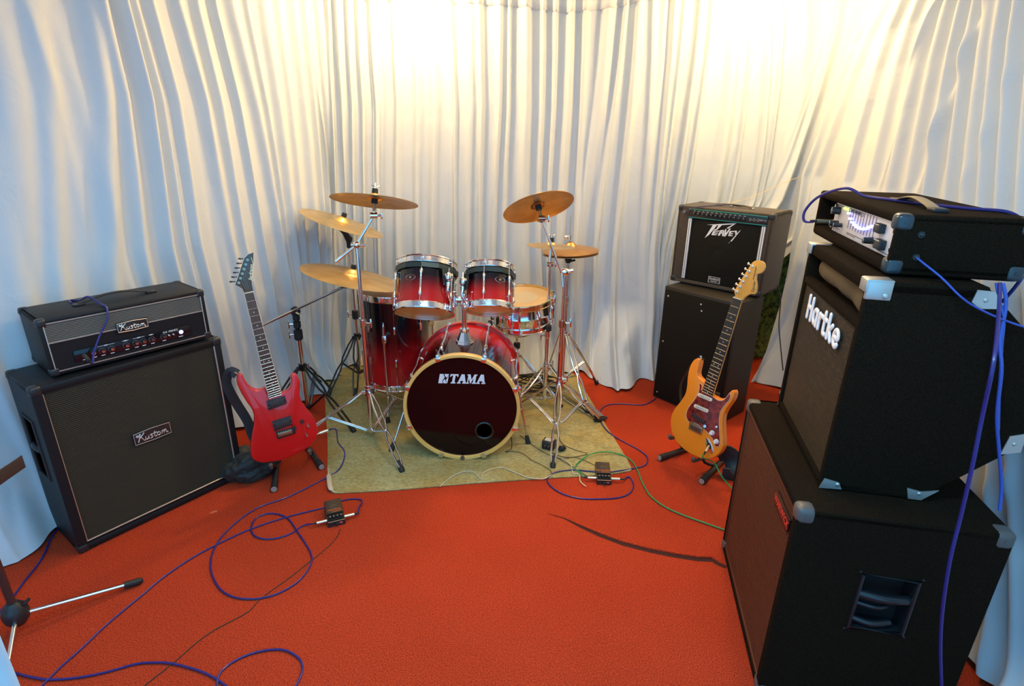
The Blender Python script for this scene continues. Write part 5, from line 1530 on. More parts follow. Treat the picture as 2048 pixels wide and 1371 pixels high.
b = MB(); b.ball(piv, 0.020, seg=14); b.cyl(piv + V((0.0, 0, 0)), piv + V((0.05, -0.01, 0)), 0.009, seg=10); b.cyl(piv - V((0.028, 0, 0)), piv, 0.012, seg=10); b.build('boom_clamp', CHROME, root, world=True)
lo = D(672, 523, ay - 0.03)
rod(root, lo, piv, 0.0075, POLE, 'boom_arm'); rod(root, piv, k, 0.0085, POLE, 'boom_arm')
b = MB(); b.tube(catmull([lo, lo + (piv - lo) * 0.3], 2), 0.009, seg=8)
b.build('boom_tip', POLE, root, world=True)
felts(root, cpA, nA, hA, hbA)

# stand D: chrome boom stand, front right
cD, cpD, nD, RD, hD, hbD = cymbal('dark orange crash cymbal tilted to show its underside, high on the right', 1077, 415, 3.0, 145, 14.9, 0.36, True, BR1)
dx, dy = 0.282, 2.995
root = thing('cymbal_boom_stand', 'chrome boom stand right of the bass drum with a forked leg towards the viewer', 'stand', (dx, dy, 0), 'chrome cymbal stands')
zh = ZAT(dx, dy, 766); z1 = ZAT(dx, dy, 646); z2 = ZAT(dx, dy, 545)
tripod(root, dx, dy, zh, 0.06, [(0.232, 2.60), (-0.03, 3.20), (0.56, 3.13)], POLE)
pole(root, dx, dy, 0.045, z1, 0.0150, POLE); pole(root, dx, dy, z1 - 0.02, z2, 0.0110, POLE, 'upper_pole')
collar(root, dx, dy, z1, 0.021, mat('copper_tinted_clamp', (0.55, 0.34, 0.24), 0.25, 1.0), (1, -0.3, 0.15), wm=POLE); collar(root, dx, dy, zh + 0.03, 0.019, POLE, (1, -0.3, 0.1), h=0.02)
piv = V((dx, dy, z2 + 0.004))
k = tilter(root, cpD, nD, hD, None, POLE, 0.055)
b = MB(); b.ball(piv, 0.021, seg=14, sc=(1.5, 1, 1)); b.cyl(piv, piv + V((0.045, 0, 0.01)), 0.010, 0.013, seg=10); b.build('boom_clamp', CHROME, root, world=True)
lo = D(1126, 573, dy - 0.03)
rod(root, lo, piv + V((-0.02, -0.02, 0.0)), 0.0065, POLE); rod(root, piv + V((-0.02, -0.02, 0)), k, 0.0065, POLE)
collar(root, k.x, k.y, k.z, 0.013, mat('dark_clamp', (0.1, 0.11, 0.1), 0.4, 0.5), None, h=0.02, name='tilter_knob')
felts(root, cpD, nD, hD, hbD, wing=False, up_rod=0.03)

# stand E: chrome straight stand behind it with the small cymbal
cE, cpE, nE, RE, hE, hbE = cymbal('small tan splash cymbal just left of the hi-hat cymbals', 1102, 492, 3.36, 98, -4, 0.13, False, BR3)
ex, ey = 0.222, 3.34
root = thing('cymbal_stand', 'chrome straight stand between the snare drum and the hi-hat stand', 'stand', (ex, ey, 0), 'chrome cymbal stands')
zh = ZAT(ex, ey, 735); z1 = ZAT(ex, ey, 668); z2 = ZAT(ex, ey, 596); z3 = ZAT(ex, ey, 530)
tripod(root, ex, ey, zh, 0.06, [(-0.06, 3.10), (0.50, 3.24), (0.24, 3.72)], POLE)
pole(root, ex, ey, 0.045, z1, 0.0130, POLE); pole(root, ex, ey, z1 - 0.02, z2, 0.0105, POLE, 'middle_pole'); pole(root, ex, ey, z2 - 0.02, z3, 0.0080, POLE, 'upper_pole')
collar(root, ex, ey, z1, 0.017, POLE, (-1, -0.3, -0.3)); collar(root, ex, ey, z2, 0.014, POLE, (1, -0.3, 0), h=0.022); collar(root, ex, ey, zh + 0.03, 0.017, POLE, (1, -0.3, 0.1), h=0.018)
kE = tilter(root, cpE, nE, hE, None, POLE, 0.10)
rod(root, (ex, ey, z3), kE, 0.008, POLE, 'upper_pole')
felts(root, cpE, nE, hE, hbE, wing=True, up_rod=0.03)

# hi-hat
cF, cpF, nF, RF_, hF, hbF = cymbal('upper orange hi-hat cymbal on the right with the thin rod through it', 1141, 501, 3.60, 114, 1, 0.19, False, BR4, bell=0.16, bow=0.16)
cF2, cpF2, nF2, _, hF2, hbF2 = cymbal('lower hi-hat cymbal lying inverted just beneath the upper one', 1141, 507, 3.60, 112, 1, 0.16, False, BR3, bell=0.10, bow=0.03)
hx_, hy_ = cpF.x - 0.012, 3.60
root = thing('hi_hat_stand', 'chrome hi-hat stand with pedal at the far right of the drum kit', 'stand', (hx_, hy_, 0), 'chrome cymbal stands')
zh = ZAT(hx_, hy_, 668); z1 = ZAT(hx_, hy_, 598); z2 = ZAT(hx_, hy_, 522)
tripod(root, hx_, hy_, zh, 0.10, [(0.50, 3.28), (0.22, 3.62), (0.62, 3.70)], POLE, knee=0.55)
pole(root, hx_, hy_, 0.04, z1, 0.0135, POLE); pole(root, hx_, hy_, z1 - 0.02, z2, 0.0105, POLE, 'upper_pole')
collar(root, hx_, hy_, z1, 0.018, POLE, None)
b = MB(); b.cyl((hx_, hy_, z2 - 0.01), (hx_, hy_, z2 + 0.022), 0.015, 0.026, seg=16); b.cyl((hx_ + 0.01, hy_, z2), (hx_ + 0.045, hy_ - 0.01, z2 + 0.01), 0.007, seg=8); b.build('hat_seat', RUBBER, root, world=True)
ztop = ZAT(hx_, hy_, 430)
b = MB(); b.cyl((hx_, hy_, z2), (hx_ + 0.004, hy_, ztop), 0.0035, seg=8); b.build('pull_rod', STEEL, root, world=True)
b = MB(); zc2 = ZAT(hx_, hy_, 474); b.cyl((hx_, hy_, zc2 - 0.016), (hx_, hy_, zc2 + 0.014), 0.012, seg=14); b.ball((hx_ - 0.022, hy_ - 0.004, zc2), 0.014, seg=12); b.build('hat_clutch', CHROME, root, world=True)
b = MB()
p0 = V((hx_ - 0.02, hy_ - 0.02, 0.07)); p1 = V((0.565, 3.14, 0.02))
dd = (p1 - p0).normalized(); ss = V((-dd.y, dd.x, 0))
b.tube([p0 + V((0, 0, 0.02)), p1 + V((0, 0, 0.01))], [0.022, 0.034], seg=8, flat=0.25, up=(0, 0, 1))
b.build('foot_board', mat('red_brown_reflecting_steel', (0.50, 0.34, 0.28), 0.22, 1.0), root, world=True)
b = MB(); b.tube([p1 + ss * 0.045 + V((0, 0, 0.0)), p1 - ss * 0.045 + V((0, 0, 0.0))], 0.014, seg=8, flat=0.6, up=(0, 0, 1)); b.build('heel_plate', RUBBER, root, world=True)
b = MB(); b.tube([(hx_ - 0.05, hy_, 0.012), (hx_ + 0.02, hy_ - 0.2, 0.012), (0.53, 3.16, 0.012)], 0.0045, seg=6); b.cyl((hx_ - 0.06, hy_, 0.03), (hx_ + 0.06, hy_, 0.03), 0.008, seg=8); b.build('base_frame', POLE, root, world=True)

# stand B: black and chrome straight stand at the back left
cB, cpB, nB, RB, hB, hbB = cymbal('bright yellow cymbal seen from above, highest one at the far left', 684, 446, 3.60, 166, -18, 0.165, False, BR2, bow=0.05)
bx, by = -1.085, 3.68
root = thing('cymbal_stand', 'straight stand with black legs in the back left corner behind the floor tom', 'stand', (bx, by, 0), 'black-legged cymbal stands')
zh = ZAT(bx, by, 672); z1 = ZAT(bx, by, 628)
tripod(root, bx, by, zh, ZAT(bx, by, 742), [(-1.24, 3.42), (-1.05, 3.40), (-0.86, 3.80)], BLKST, knee=0.45)
pole(root, bx, by, 0.03, z1, 0.0135, POLE); pole(root, bx, by, z1 - 0.02, ZAT(bx, by, 492), 0.0095, POLE, 'upper_pole')
collar(root, bx, by, z1, 0.022, RUBBER, (-1, -0.3, 0.1), h=0.05, wm=CHROME)
kB = cpB - nB * 0.035
b = MB(); zt_ = ZAT(bx, by, 492)
b.tube([(bx, by, zt_ - 0.01), (bx, by, zt_ + 0.03), (bx + 0.002, by, zt_ + 0.045), tuple(V((bx, by, zt_ + 0.06)).lerp(kB, 0.5)), tuple(kB), tuple(cpB)], [0.018, 0.018, 0.024, 0.016, 0.017, 0.010], seg=12)
b.build('black_tilter', RUBBER, root, world=True)
felts(root, cpB, nB, hB, hbB, wing=False, up_rod=-0.0, cup=False)

# stand C: black boom stand behind the red guitar carrying the ride
cC, cpC, nC, RC, hC, hbC = cymbal('wide tan ride cymbal, lowest on the left beside the floor tom', 704, 554, 3.22, 200, -11.6, 0.205, False, BR3, bow=0.06)
kx_, ky_ = -1.315, 3.235
root = thing('cymbal_boom_stand', 'black-topped boom stand with a long horizontal arm behind the red guitar', 'stand', (kx_, ky_, 0), 'black-legged cymbal stands')
zh = ZAT(kx_, ky_, 733); z1 = ZAT(kx_, ky_, 668); z2 = ZAT(kx_, ky_, 622)
tripod(root, kx_, ky_, zh, ZAT(kx_, ky_, 812), [(-0.935, 2.945), (-1.50, 2.90), (-1.28, 3.55)], BLKST, knee=0.42, rr=0.0068)
pole(root, kx_, ky_, 0.03, z1, 0.0160, POLE); pole(root, kx_, ky_, z1 - 0.02, z2, 0.0125, BLKST, 'upper_pole')
collar(root, kx_, ky_, z1 + 0.0, 0.026, RUBBER, (-1, -0.3, 0), h=0.055, wm=CHROME); collar(root, kx_, ky_, z1 + 0.065, 0.022, RUBBER, (-1, -0.4, 0.1), h=0.035, wm=CHROME); collar(root, kx_, ky_, zh, 0.021, BLKST, (1, -0.3, 0.15), h=0.03, wm=CHROME)
piv = V((kx_, ky_, z2 + 0.0))
b = MB(); b.ball(piv, 0.030, seg=14); b.cyl(piv - V((0, 0.0, 0.055)), piv, 0.021, seg=12); b.cyl(piv + V((0.01, -0.02, 0)), piv + V((0.035, -0.03, -0.008)), 0.007, seg=8, mi=1); b.build('boom_clamp', [RUBBER, CHROME], root, world=True)
a0 = D(482, 671, ky_ - 0.03); a1 = D(690, 572, ky_ - 0.0)
pv = piv + V((0, -0.03, 0.012))
rod(root, a0, pv, 0.0085, POLE, 'boom_arm', label='long pale boom arm'); rod(root, pv, a1, 0.0075, mat('dark_steel', (0.35, 0.36, 0.38), 0.25, 1.0), 'boom_arm')
b = MB(); e = cpC + nC * 0.0
b.cyl(a1 - V((0.02, 0, 0.0)), a1 + V((0.02, 0, 0)), 0.013, seg=12); b.tube([a1, a1.lerp(e, 0.5), e], [0.010, 0.008, 0.006], seg=8); b.build('black_tilter', RUBBER, root, world=True)
felts(root, cpC, nC, hC, hbC, wing=False, up_rod=0.03, cup=False)

# snare stand
root = thing('snare_stand', 'short chrome basket stand holding the snare drum', 'stand', (SX, SY, 0), 'chrome cymbal stands')
qx, qy = SX - 0.03, SY
zt_ = SZ0 - 0.075
tripod(root, qx, qy, 0.33, 0.06, [(qx - 0.20, qy - 0.22), (qx + 0.30, qy - 0.10), (qx - 0.05, qy + 0.28)], POLE, rp=0.011)
pole(root, qx, qy, 0.04, zt_ - 0.08, 0.0115, POLE); collar(root, qx, qy, zt_ - 0.085, 0.022, RUBBER, (-1, -0.4, 0), h=0.03, wm=CHROME)
pole(root, qx, qy, zt_ - 0.08, zt_, 0.0085, POLE, 'upper_pole')
for a in (-160, -40, 80):
    d = V((math.cos(R_(a)), math.sin(R_(a)), 0)); c0 = V((qx, qy, zt_ - 0.03)); c1 = V((SX, SY, SZ0 - 0.004)) + d * (SR + 0.022)
    zz = 0.0
    b = MB(); b.tube([c0, c0 + d * 0.06 + V((0, 0, 0.02)), c1 - d * 0.05 + V((0, 0, -0.016)), c1 + V((0, 0, -0.012)), c1 + V((0, 0, 0.02))], 0.0055, seg=8)
    am = b.build('basket_arm', POLE, root, world=True)
    b = MB(); b.box((0, 0, 0), (0.024, 0.034, 0.042), bev=0.006, m=M.Translation(c1 + V((0, 0, 0.012))) @ M.Rotation(R_(a), 4, 'Z')); b.build('rubber_grip', RUBBER, am, world=True)

# kick pedal behind the bass drum
root = thing('kick_pedal', 'dark metal kick pedal behind the bass drum', 'pedal', (BX + 0.08, YB + 0.16, 0))
b = MB(); b.box((BX + 0.08, YB + 0.18, 0.012), (0.10, 0.30, 0.010), bev=0.003); b.build('base_plate', BLKST, root, world=True)
b = MB(); b.box((0, 0, 0), (0.085, 0.26, 0.010), bev=0.003, m=M.Translation((BX + 0.08, YB + 0.19, 0.06)) @ M.Rotation(R_(-16), 4, 'X')); b.build('foot_board', STEEL, root, world=True)
for sx in (-0.05, 0.05):
    b = MB(); b.cyl((BX + 0.08 + sx, YB + 0.07, 0.01), (BX + 0.08 + sx, YB + 0.07, 0.20), 0.008, seg=10); b.build('upright', BLKST, root, world=True)
b = MB(); b.cyl((BX + 0.03, YB + 0.07, 0.195), (BX + 0.13, YB + 0.07, 0.195), 0.006, seg=10); b.cyl((BX + 0.08, YB + 0.07, 0.195), (BX + 0.08, YB + 0.08, 0.35), 0.004, seg=8); b.ball((BX + 0.08, YB + 0.075, 0.36), 0.024, seg=12); b.build('beater', BLKST, root, world=True)

# music stand, bottom left
tx, ty = G(45, 1262).x, G(45, 1262).y
root = thing('music_stand', 'tripod music stand with chrome legs and brown pole at the bottom left', 'stand', (tx, ty, 0))
zh = ZAT(tx, ty, 1225)
b = MB(); b.lathe([(0.0, -0.048), (0.022, -0.046), (0.036, -0.025), (0.040, 0.0), (0.036, 0.022), (0.020, 0.042), (0.016, 0.048), (0.0, 0.048)], seg=28, m=M.Translation((tx, ty, zh)))
b.cyl((tx + 0.03, ty + 0.01, zh + 0.03), (tx + 0.045, ty + 0.02, zh + 0.045), 0.006, seg=8)
hubo = b.build('hub', PLASTIC, root, world=True, label='bulbous black plastic hub')
for f, end in (((283, 1166), 1), ((8, 1395), 0), ((-150, 1232), 0)):
    p = G(*f); p.z = 0.014; h0 = V((tx, ty, zh - 0.012)); d = (p - h0).normalized()
    b = MB(); b.cyl(h0 + d * 0.03, p, 0.0080, seg=14); lg = b.build('leg', CHROME, root, world=True)
    b = MB(); b.tube([p - d * 0.055, p - d * 0.01, p + d * 0.002, p + d * 0.008], [0.0125, 0.0135, 0.012, 0.006], seg=14); b.build('rubber_foot', RUBBER, lg, world=True)
ptop = V((tx, ty, 0.62))
b = MB(); b.cyl((tx, ty, zh + 0.04), ptop, 0.0125, seg=16); b.build('pole', mat('brown_red_pole', (0.085, 0.040, 0.036), 0.3, 0.3), root, world=True)
b = MB(); b.cyl((tx, ty, 0.60), (tx, ty, 0.66), 0.018, seg=14); b.build('height_clamp', PLASTIC, root, world=True)
# tray, only its right-hand corner reaches the view
c1 = D(51, 933, 1.46); c2 = G(-70, 1018, c1.z); dd = (c2 - c1).normalized(); nn = V((dd.y, -dd.x, 0))
if nn.x > 0: nn = -nn
tmx = frame(dd, nn); tmx.translation = c1
TR = mat('dark_brown_tray', (0.060, 0.042, 0.038), 0.35, 0.2)
b = MB(); b.box((0.22, 0.0, -0.020), (0.44, 0.003, 0.042), bev=0.001); b.bm.transform(tmx); b.build('tray_lip', TR, root, world=True)
b = MB(); b.box((0.22, 0.028, -0.006), (0.44, 0.055, 0.003), bev=0.001); b.box((0.22, 0.066, 0.0), (0.40, 0.024, 0.003)); b.bm.transform(tmx); b.build('tray', mat('grey_tray_top', (0.10, 0.10, 0.10), 0.35, 0.3), root, world=True)
tc_ = tmx @ V((0.30, 0.04, -0.03))
b = MB(); b.cyl(ptop, tc_, 0.010, seg=12); b.build('upper_pole', PLASTIC, root, world=True)
# ---------------------------------------------------------------- electric guitars
def g_basis(yaw, tilt, roll, O):
    yaw, tilt, roll = R_(yaw), R_(tilt), R_(roll)
    x = V((math.cos(yaw), math.sin(yaw), 0)); n = V((math.sin(yaw), -math.cos(yaw), 0)); z = V((0, 0, 1))
    up = z * math.cos(tilt) - n * math.sin(tilt)
    X = x * math.cos(roll) + up * math.sin(roll); Y = up * math.cos(roll) - x * math.sin(roll)
    m = frame(X, Y); m.translation = V(O)
    return m

def chaikin(p, n=2):
    for _ in range(n):
        q = []
        for a, c in zip(p, p[1:] + p[:1]):
            q.append((a[0] * 0.8 + c[0] * 0.2, a[1] * 0.8 + c[1] * 0.2)); q.append((a[0] * 0.2 + c[0] * 0.8, a[1] * 0.2 + c[1] * 0.8))
        p = q
    return p

def smooth_poly(p, n=4):
    return [(q.x, q.y) for q in catmull([(a, c, 0) for a, c in p], n, closed=True)]

def ffret(k):
    return 1 - 2 ** (-k / 12)

def neck_parts(root, nut, end, nfret, board, neckm, bind, dots, string_to, posts, scale_len):
    (nl, nr), (el, er) = nut, end
    nl, nr, el, er = V((*nl, 0)), V((*nr, 0)), V((*el, 0)), V((*er, 0))
    b = MB(); b.prism([nl, el, er, nr], 0.001, 0.0075, bev=0.001); fb = b.build('fretboard', board, root)
    b = MB(); sh = 0.002
    b.prism([nl + V((sh, 0, 0)), el + V((sh, 0, 0)), er - V((sh, 0, 0)), nr - V((sh, 0, 0))], -0.016, 0.0012, bev=0.004); b.build('neck', neckm, root)
    tot = ffret(nfret)
    at = lambda k, t: (nl.lerp(el, ffret(k) / tot)).lerp(nr.lerp(er, ffret(k) / tot), t)
    for k in range(1, nfret + 1):
        a, c = at(k, 0.02), at(k, 0.98)
        b = MB(); b.tube([a + V((0, 0, 0.0078)), c + V((0, 0, 0.0078))], 0.0013, seg=6); b.build('fret', bpy.data.materials['fret_wire'], fb)
    b = MB(); b.box(((nl + nr) / 2 + V((0, 0.002, 0.006))), ((nr - nl).length, 0.005, 0.006), bev=0.001); b.build('nut', CREAM, root)
    for k in (3, 5, 7, 9, 12, 15, 17, 19, 21):
        ts = (0.28, 0.72) if k == 12 else (0.5,)
        for t_ in ts:
            p = (at(k, t_) + at(k - 1, t_)) / 2
            b = MB(); b.cyl(p + V((0, 0, 0.007)), p + V((0, 0, 0.0079)), 0.0026, seg=12); b.build('position_dot', dots, fb)
    if bind:
        b = MB()
        for a, c in ((nl, el), (nr, er)):
            b.tube([a + V((0, 0, 0.0055)), c + V((0, 0, 0.0055))], 0.0016, seg=6)
        b.build('binding', bind, fb)
    for i in range(6):
        t_ = 0.09 + 0.82 * i / 5
        a = nl.lerp(nr, t_) + V((0, 0.002, 0.0105)); c = V((string_to[0][0] + (string_to[1][0] - string_to[0][0]) * i / 5, string_to[0][1] + (string_to[1][1] - string_to[0][1]) * i / 5, 0.0145))
        p = V((*posts[i], 0.004))
        b = MB(); b.tube([p, a, c], 0.00028 + 0.00022 * (5 - i) / 5, seg=5)
        b.build('string', bpy.data.materials['string_wire'], root)
mat('fret_wire', (0.85, 0.78, 0.62), 0.25, 1.0); mat('string_wire', (0.45, 0.38, 0.26), 0.4, 1.0)
ROSE = mat('rosewood', (0.055, 0.020, 0.014), 0.35, noise=(30, (0.10, 0.040, 0.026), 0.3))
DARKROSE = mat('dark_rosewood', (0.022, 0.012, 0.010), 0.35)
MAPLE = mat('amber_maple', (0.72, 0.34, 0.045), 0.22, coat=0.6, noise=(6, (0.80, 0.42, 0.07), 0.3))

# red guitar
GRm = g_basis(26.6, 6.8, 5.7, (-1.082, 2.41, 0.139))
root = thing('electric_guitar', 'metallic red electric guitar with dark pointed headstock on a black floor stand', 'guitar', GRm)
REDM = mat('candy_red_lacquer', (0.66, 0.006, 0.006), 0.30, 0.10, coat=0.7)
body = [(-0.1256, 0.503), (-0.1409, 0.4946), (-0.1495, 0.4689), (-0.1451, 0.4239), (-0.1312, 0.3624), (-0.1164, 0.3209), (-0.1163, 0.2836), (-0.1293, 0.2394), (-0.1499, 0.192), (-0.1684, 0.1382), (-0.1774, 0.0973), (-0.1709, 0.0672), (-0.144, 0.0435), (-0.1087, 0.0336), (-0.0585, 0.024), (-0.0044, 0.0275), (0.0471, 0.038), (0.0894, 0.0491), (0.1198, 0.0731), (0.1411, 0.106), (0.1479, 0.155), (0.1385, 0.203), (0.119, 0.2481), (0.1042, 0.2911), (0.1032, 0.3296), (0.1147, 0.3696), (0.1193, 0.4112), (0.1104, 0.4351), (0.0953, 0.4419), (0.0835, 0.4319), (0.0822, 0.4057), (0.0743, 0.3812), (0.0535, 0.3632), (0.0269, 0.3603), (-0.0323, 0.3565), (-0.0378, 0.4109), (-0.0515, 0.4018), (-0.076, 0.4037), (-0.0984, 0.4232), (-0.1122, 0.4583), (-0.1162, 0.4876)]
b = MB(); b.round_slab(chaikin(body, 2), -0.044, 0.0, 0.006); b.build('body', REDM, root, smooth=60)
head = [(-0.0177, 0.865), (-0.0212, 0.8877), (-0.0318, 0.9009), (-0.046, 0.9113), (-0.0278, 0.9414), (-0.0039, 0.9823), (0.0194, 1.0211), (0.0386, 1.0348), (0.0627, 1.0396), (0.0492, 0.9877), (0.0273, 0.9264), (0.0222, 0.901), (0.0205, 0.8649)]
b = MB(); b.prism(head, -0.014, 0.001, bev=0.0015); hs = b.build('headstock', [mat('dark_brown_headstock', (0.055, 0.040, 0.026), 0.25, coat=0.5)], root)
b = MB()
for a, c in zip(head[3:8], head[4:9]):
    b.cyl((a[0], a[1], 0.0012), (c[0], c[1], 0.0012), 0.0012, seg=5)
b.build('binding', CREAM, hs)
e1, e2 = V((-0.046, 0.9113, 0)), V((0.030, 1.032, 0)); dn = (e2 - e1).normalized(); nn = V((-dn.y, dn.x, 0))
posts = []
for i in range(6):
    p = e1.lerp(e2, 0.10 + 0.155 * i); q = p - nn * 0.012; posts.append((q.x, q.y))
    b = MB(); b.cyl(q + V((0, 0, 0.001)), q + V((0, 0, 0.009)), 0.0045, 0.0035, seg=12); b.cyl(q + V((0, 0, 0.001)), q + V((0, 0, 0.0025)), 0.0065, seg=12)
    o = b.build('tuning_post', NICKEL, hs)
    k_ = V((-1, 0.18, 0)).normalized(); s_ = p + V((0, 0, -0.008))
    b = MB(); b.cyl(s_, s_ + k_ * 0.014, 0.0022, seg=8); b.box((0, 0, 0), (0.014, 0.007, 0.012), bev=0.003, m=M.Translation(s_ + k_ * 0.020) @ M.Rotation(math.atan2(k_.y, k_.x), 4, 'Z')); b.build('tuning_peg', PLASTIC, hs)
text_obj('lettering', 'Jackson', 0.024, M.Translation((0.0315, 0.952, 0.0014)) @ M.Rotation(R_(72), 4, 'Z'), mat('pale_gold_print', (0.85, 0.78, 0.55), 0.4), hs, shear=0.3, offset=0.0006)
b = MB(); b.box((0.0485, 1.0, 0.0013), (0.0022, 0.040, 0.0006), m=None); b.build('small_print', bpy.data.materials['pale_gold_print'], hs)
neck_parts(root, ((-0.0178, 0.8646), (0.0205, 0.8649)), ((-0.0329, 0.354), (0.0241, 0.3584)), 24, ROSE, mat('pale_maple', (0.60, 0.44, 0.20), 0.35), CREAM, CREAM, ((-0.030, 0.165), (0.026, 0.168)), posts, 0.70)
b = MB()
for (poly_, nm) in (([(-0.0485, 0.3427), (0.0378, 0.3463), (0.0379, 0.3058), (-0.0489, 0.2963)], 'a'), ([(-0.0478, 0.2358), (0.0386, 0.2401), (0.0386, 0.1930), (-0.0478, 0.1840)], 'b')):
    b = MB(); b.prism(poly_, -0.001, 0.006, bev=0.0015); pk = b.build('pickup', PLASTIC, root)
    cx = sum(p[0] for p in poly_) / 4; cy = sum(p[1] for p in poly_) / 4
    b = MB(); b.box((cx, cy, 0.0075), (0.070, 0.030, 0.005), bev=0.0015); b.build('pickup_cover', mat('satin_black', (0.03, 0.03, 0.032), 0.5) if nm == 'a' else bpy.data.materials['satin_black'], pk)
    for sx in (-0.039, 0.039):
        for sy in (-0.012, 0.012):
            b = MB(); b.ball((cx + sx, cy + sy, 0.0065), 0.0022, seg=8); b.build('screw', NICKEL, pk)
b = MB(); b.prism([(-0.0438, 0.1786), (0.0445, 0.1774), (0.0440, 0.1440), (-0.0440, 0.1400)], -0.001, 0.008, bev=0.002); br = b.build('bridge', PLASTIC, root)
b = MB(); b.box((-0.004, 0.162, 0.012), (0.066, 0.020, 0.008), bev=0.001); b.build('saddle_plate', NICKEL, br)
for i in range(6):
    b = MB(); b.box((-0.032 + i * 0.0112, 0.165, 0.015), (0.008, 0.022, 0.006), bev=0.001); b.build('saddle', mat('dull_brass', (0.40, 0.32, 0.16), 0.35, 1.0) if i == 0 else bpy.data.materials['dull_brass'], br)
b = MB(); b.tube([(0.030, 0.175, 0.010), (0.044, 0.184, 0.016), (0.050, 0.170, 0.018)], 0.0045, seg=8); b.build('bar_socket', PLASTIC, br)
for (x, y), mt_ in zip([(0.0837, 0.1937), (0.1069, 0.1655), (0.0892, 0.1194)], (PLASTIC, NICKEL, NICKEL)):
    b = MB(); b.cyl((x, y, 0), (x, y, 0.015), 0.010 if mt_ is PLASTIC else 0.0075, 0.0075 if mt_ is PLASTIC else 0.0055, seg=18); b.build('knob', mt_, root)
redg = root

# orange guitar
GOm = g_basis(-50.2, 12.6, -3.6, (0.945, 2.583, 0.132))
root = thing('electric_guitar', 'amber orange electric guitar with dark red tortoiseshell pickguard on a black floor stand', 'guitar', GOm)
ORM = mat('amber_orange_lacquer', (0.95, 0.29, 0.014), 0.32, coat=0.4, noise=(3, (0.90, 0.24, 0.010), 0.3))
body = [(-0.1153, 0.4846), (-0.1372, 0.4643), (-0.146, 0.425), (-0.1406, 0.3729), (-0.1264, 0.3242), (-0.1198, 0.2781), (-0.1326, 0.2293), (-0.1504, 0.1838), (-0.1606, 0.1349), (-0.1498, 0.0893), (-0.1265, 0.0498), (-0.0953, 0.021), (-0.0577, 0.0023), (-0.0142, -0.0063), (0.0257, -0.007), (0.0756, -0.0017), (0.1088, 0.0115), (0.1376, 0.0352), (0.1601, 0.0745), (0.1645, 0.1127), (0.15, 0.1528), (0.1233, 0.2105), (0.1104, 0.2631), (0.1149, 0.3003), (0.131, 0.3539), (0.1300, 0.3893), (0.1170, 0.4050), (0.1050, 0.3900), (0.1000, 0.360), (0.0837, 0.3400), (0.0573, 0.3290), (0.0281, 0.3313), (-0.0325, 0.3344), (-0.0391, 0.3791), (-0.0817, 0.3911), (-0.0948, 0.4096), (-0.0975, 0.4442), (-0.1031, 0.4775)]
b = MB(); b.round_slab(chaikin(body, 2), -0.045, 0.0, 0.0045); b.build('body', ORM, root, smooth=60)
TORT = mat('tortoiseshell', (0.10, 0.006, 0.006), 0.15, coat=1.0, noise=(34, (0.34, 0.030, 0.014), 0.14))
guard = [(-0.0621, 0.3635), (-0.045, 0.358), (-0.0345, 0.3300), (0.0236, 0.3302), (0.0573, 0.3230), (0.0842, 0.3320), (0.0980, 0.3561), (0.1060, 0.3827), (0.1155, 0.3680), (0.1140, 0.3433), (0.0965, 0.2932), (0.0941, 0.2613), (0.107, 0.2149), (0.1280, 0.1655), (0.1433, 0.1246), (0.1433, 0.1046), (0.127, 0.099), (0.0986, 0.1265), (0.0648, 0.1426), (0.0397, 0.1513), (-0.0077, 0.1585), (-0.0467, 0.1488), (-0.0675, 0.1604), (-0.0779, 0.1802), (-0.0779, 0.2172), (-0.0601, 0.268), (-0.0509, 0.3144), (-0.0547, 0.3427)]
sg = smooth_poly(guard, 3)
b = MB(); b.prism(sg, 0.0, 0.0022); pg = b.build('pickguard', TORT, root, smooth=0, label='dark red tortoiseshell pickguard')
b = MB(); b.tube([(x, y, 0.0018) for x, y in sg], 0.0010, seg=5, closed=True); b.build('pickguard_edge', CREAM, pg)
for (a, c, mt_) in (((-0.0388, 0.3077), (0.0233, 0.3102), CREAM), ((-0.0386, 0.2444), (0.024, 0.2475), CREAM), ((-0.0338, 0.1949), (0.0231, 0.1846), PLASTIC)):
    a, c = V((*a, 0)), V((*c, 0)); mid = (a + c) / 2; an = math.atan2(c.y - a.y, c.x - a.x); mm = M.Translation(mid) @ M.Rotation(an, 4, 'Z')
    b = MB(); n_ = 10; r_ = 0.0095; hw = (c - a).length / 2 + 0.002
    pl = [(hw + r_ * math.cos(t_), r_ * math.sin(t_)) for t_ in np.linspace(-PI / 2, PI / 2, n_)] + [(-hw + r_ * math.cos(t_), r_ * math.sin(t_)) for t_ in np.linspace(PI / 2, 3 * PI / 2, n_)]
    b.prism(pl, 0.002, 0.009, bev=0.0015, m=mm); pk = b.build('pickup', mt_, root)
    for i in range(6):
        b = MB(); b.cyl(mm @ V((-0.027 + 0.0108 * i, 0, 0.0088)), mm @ V((-0.027 + 0.0108 * i, 0, 0.0098)), 0.0024, seg=10); b.build('pole_piece', BADGE, pk)
b = MB(); b.prism([(-0.042, 0.1541), (0.0369, 0.1570), (0.0390, 0.1163), (-0.0400, 0.1135)], 0.0, 0.006, bev=0.001); br = b.build('bridge', NICKEL, root)
b = MB(); b.box((-0.001, 0.150, 0.010), (0.076, 0.012, 0.010), bev=0.001); b.build('bridge_lip', NICKEL, br)
for i in range(6):
    b = MB(); b.box((-0.028 + i * 0.0108, 0.134, 0.010), (0.0085, 0.024, 0.006), bev=0.001); b.build('saddle', mat('brown_steel', (0.22, 0.17, 0.12), 0.4, 0.9) if i == 0 else bpy.data.materials['brown_steel'], br)
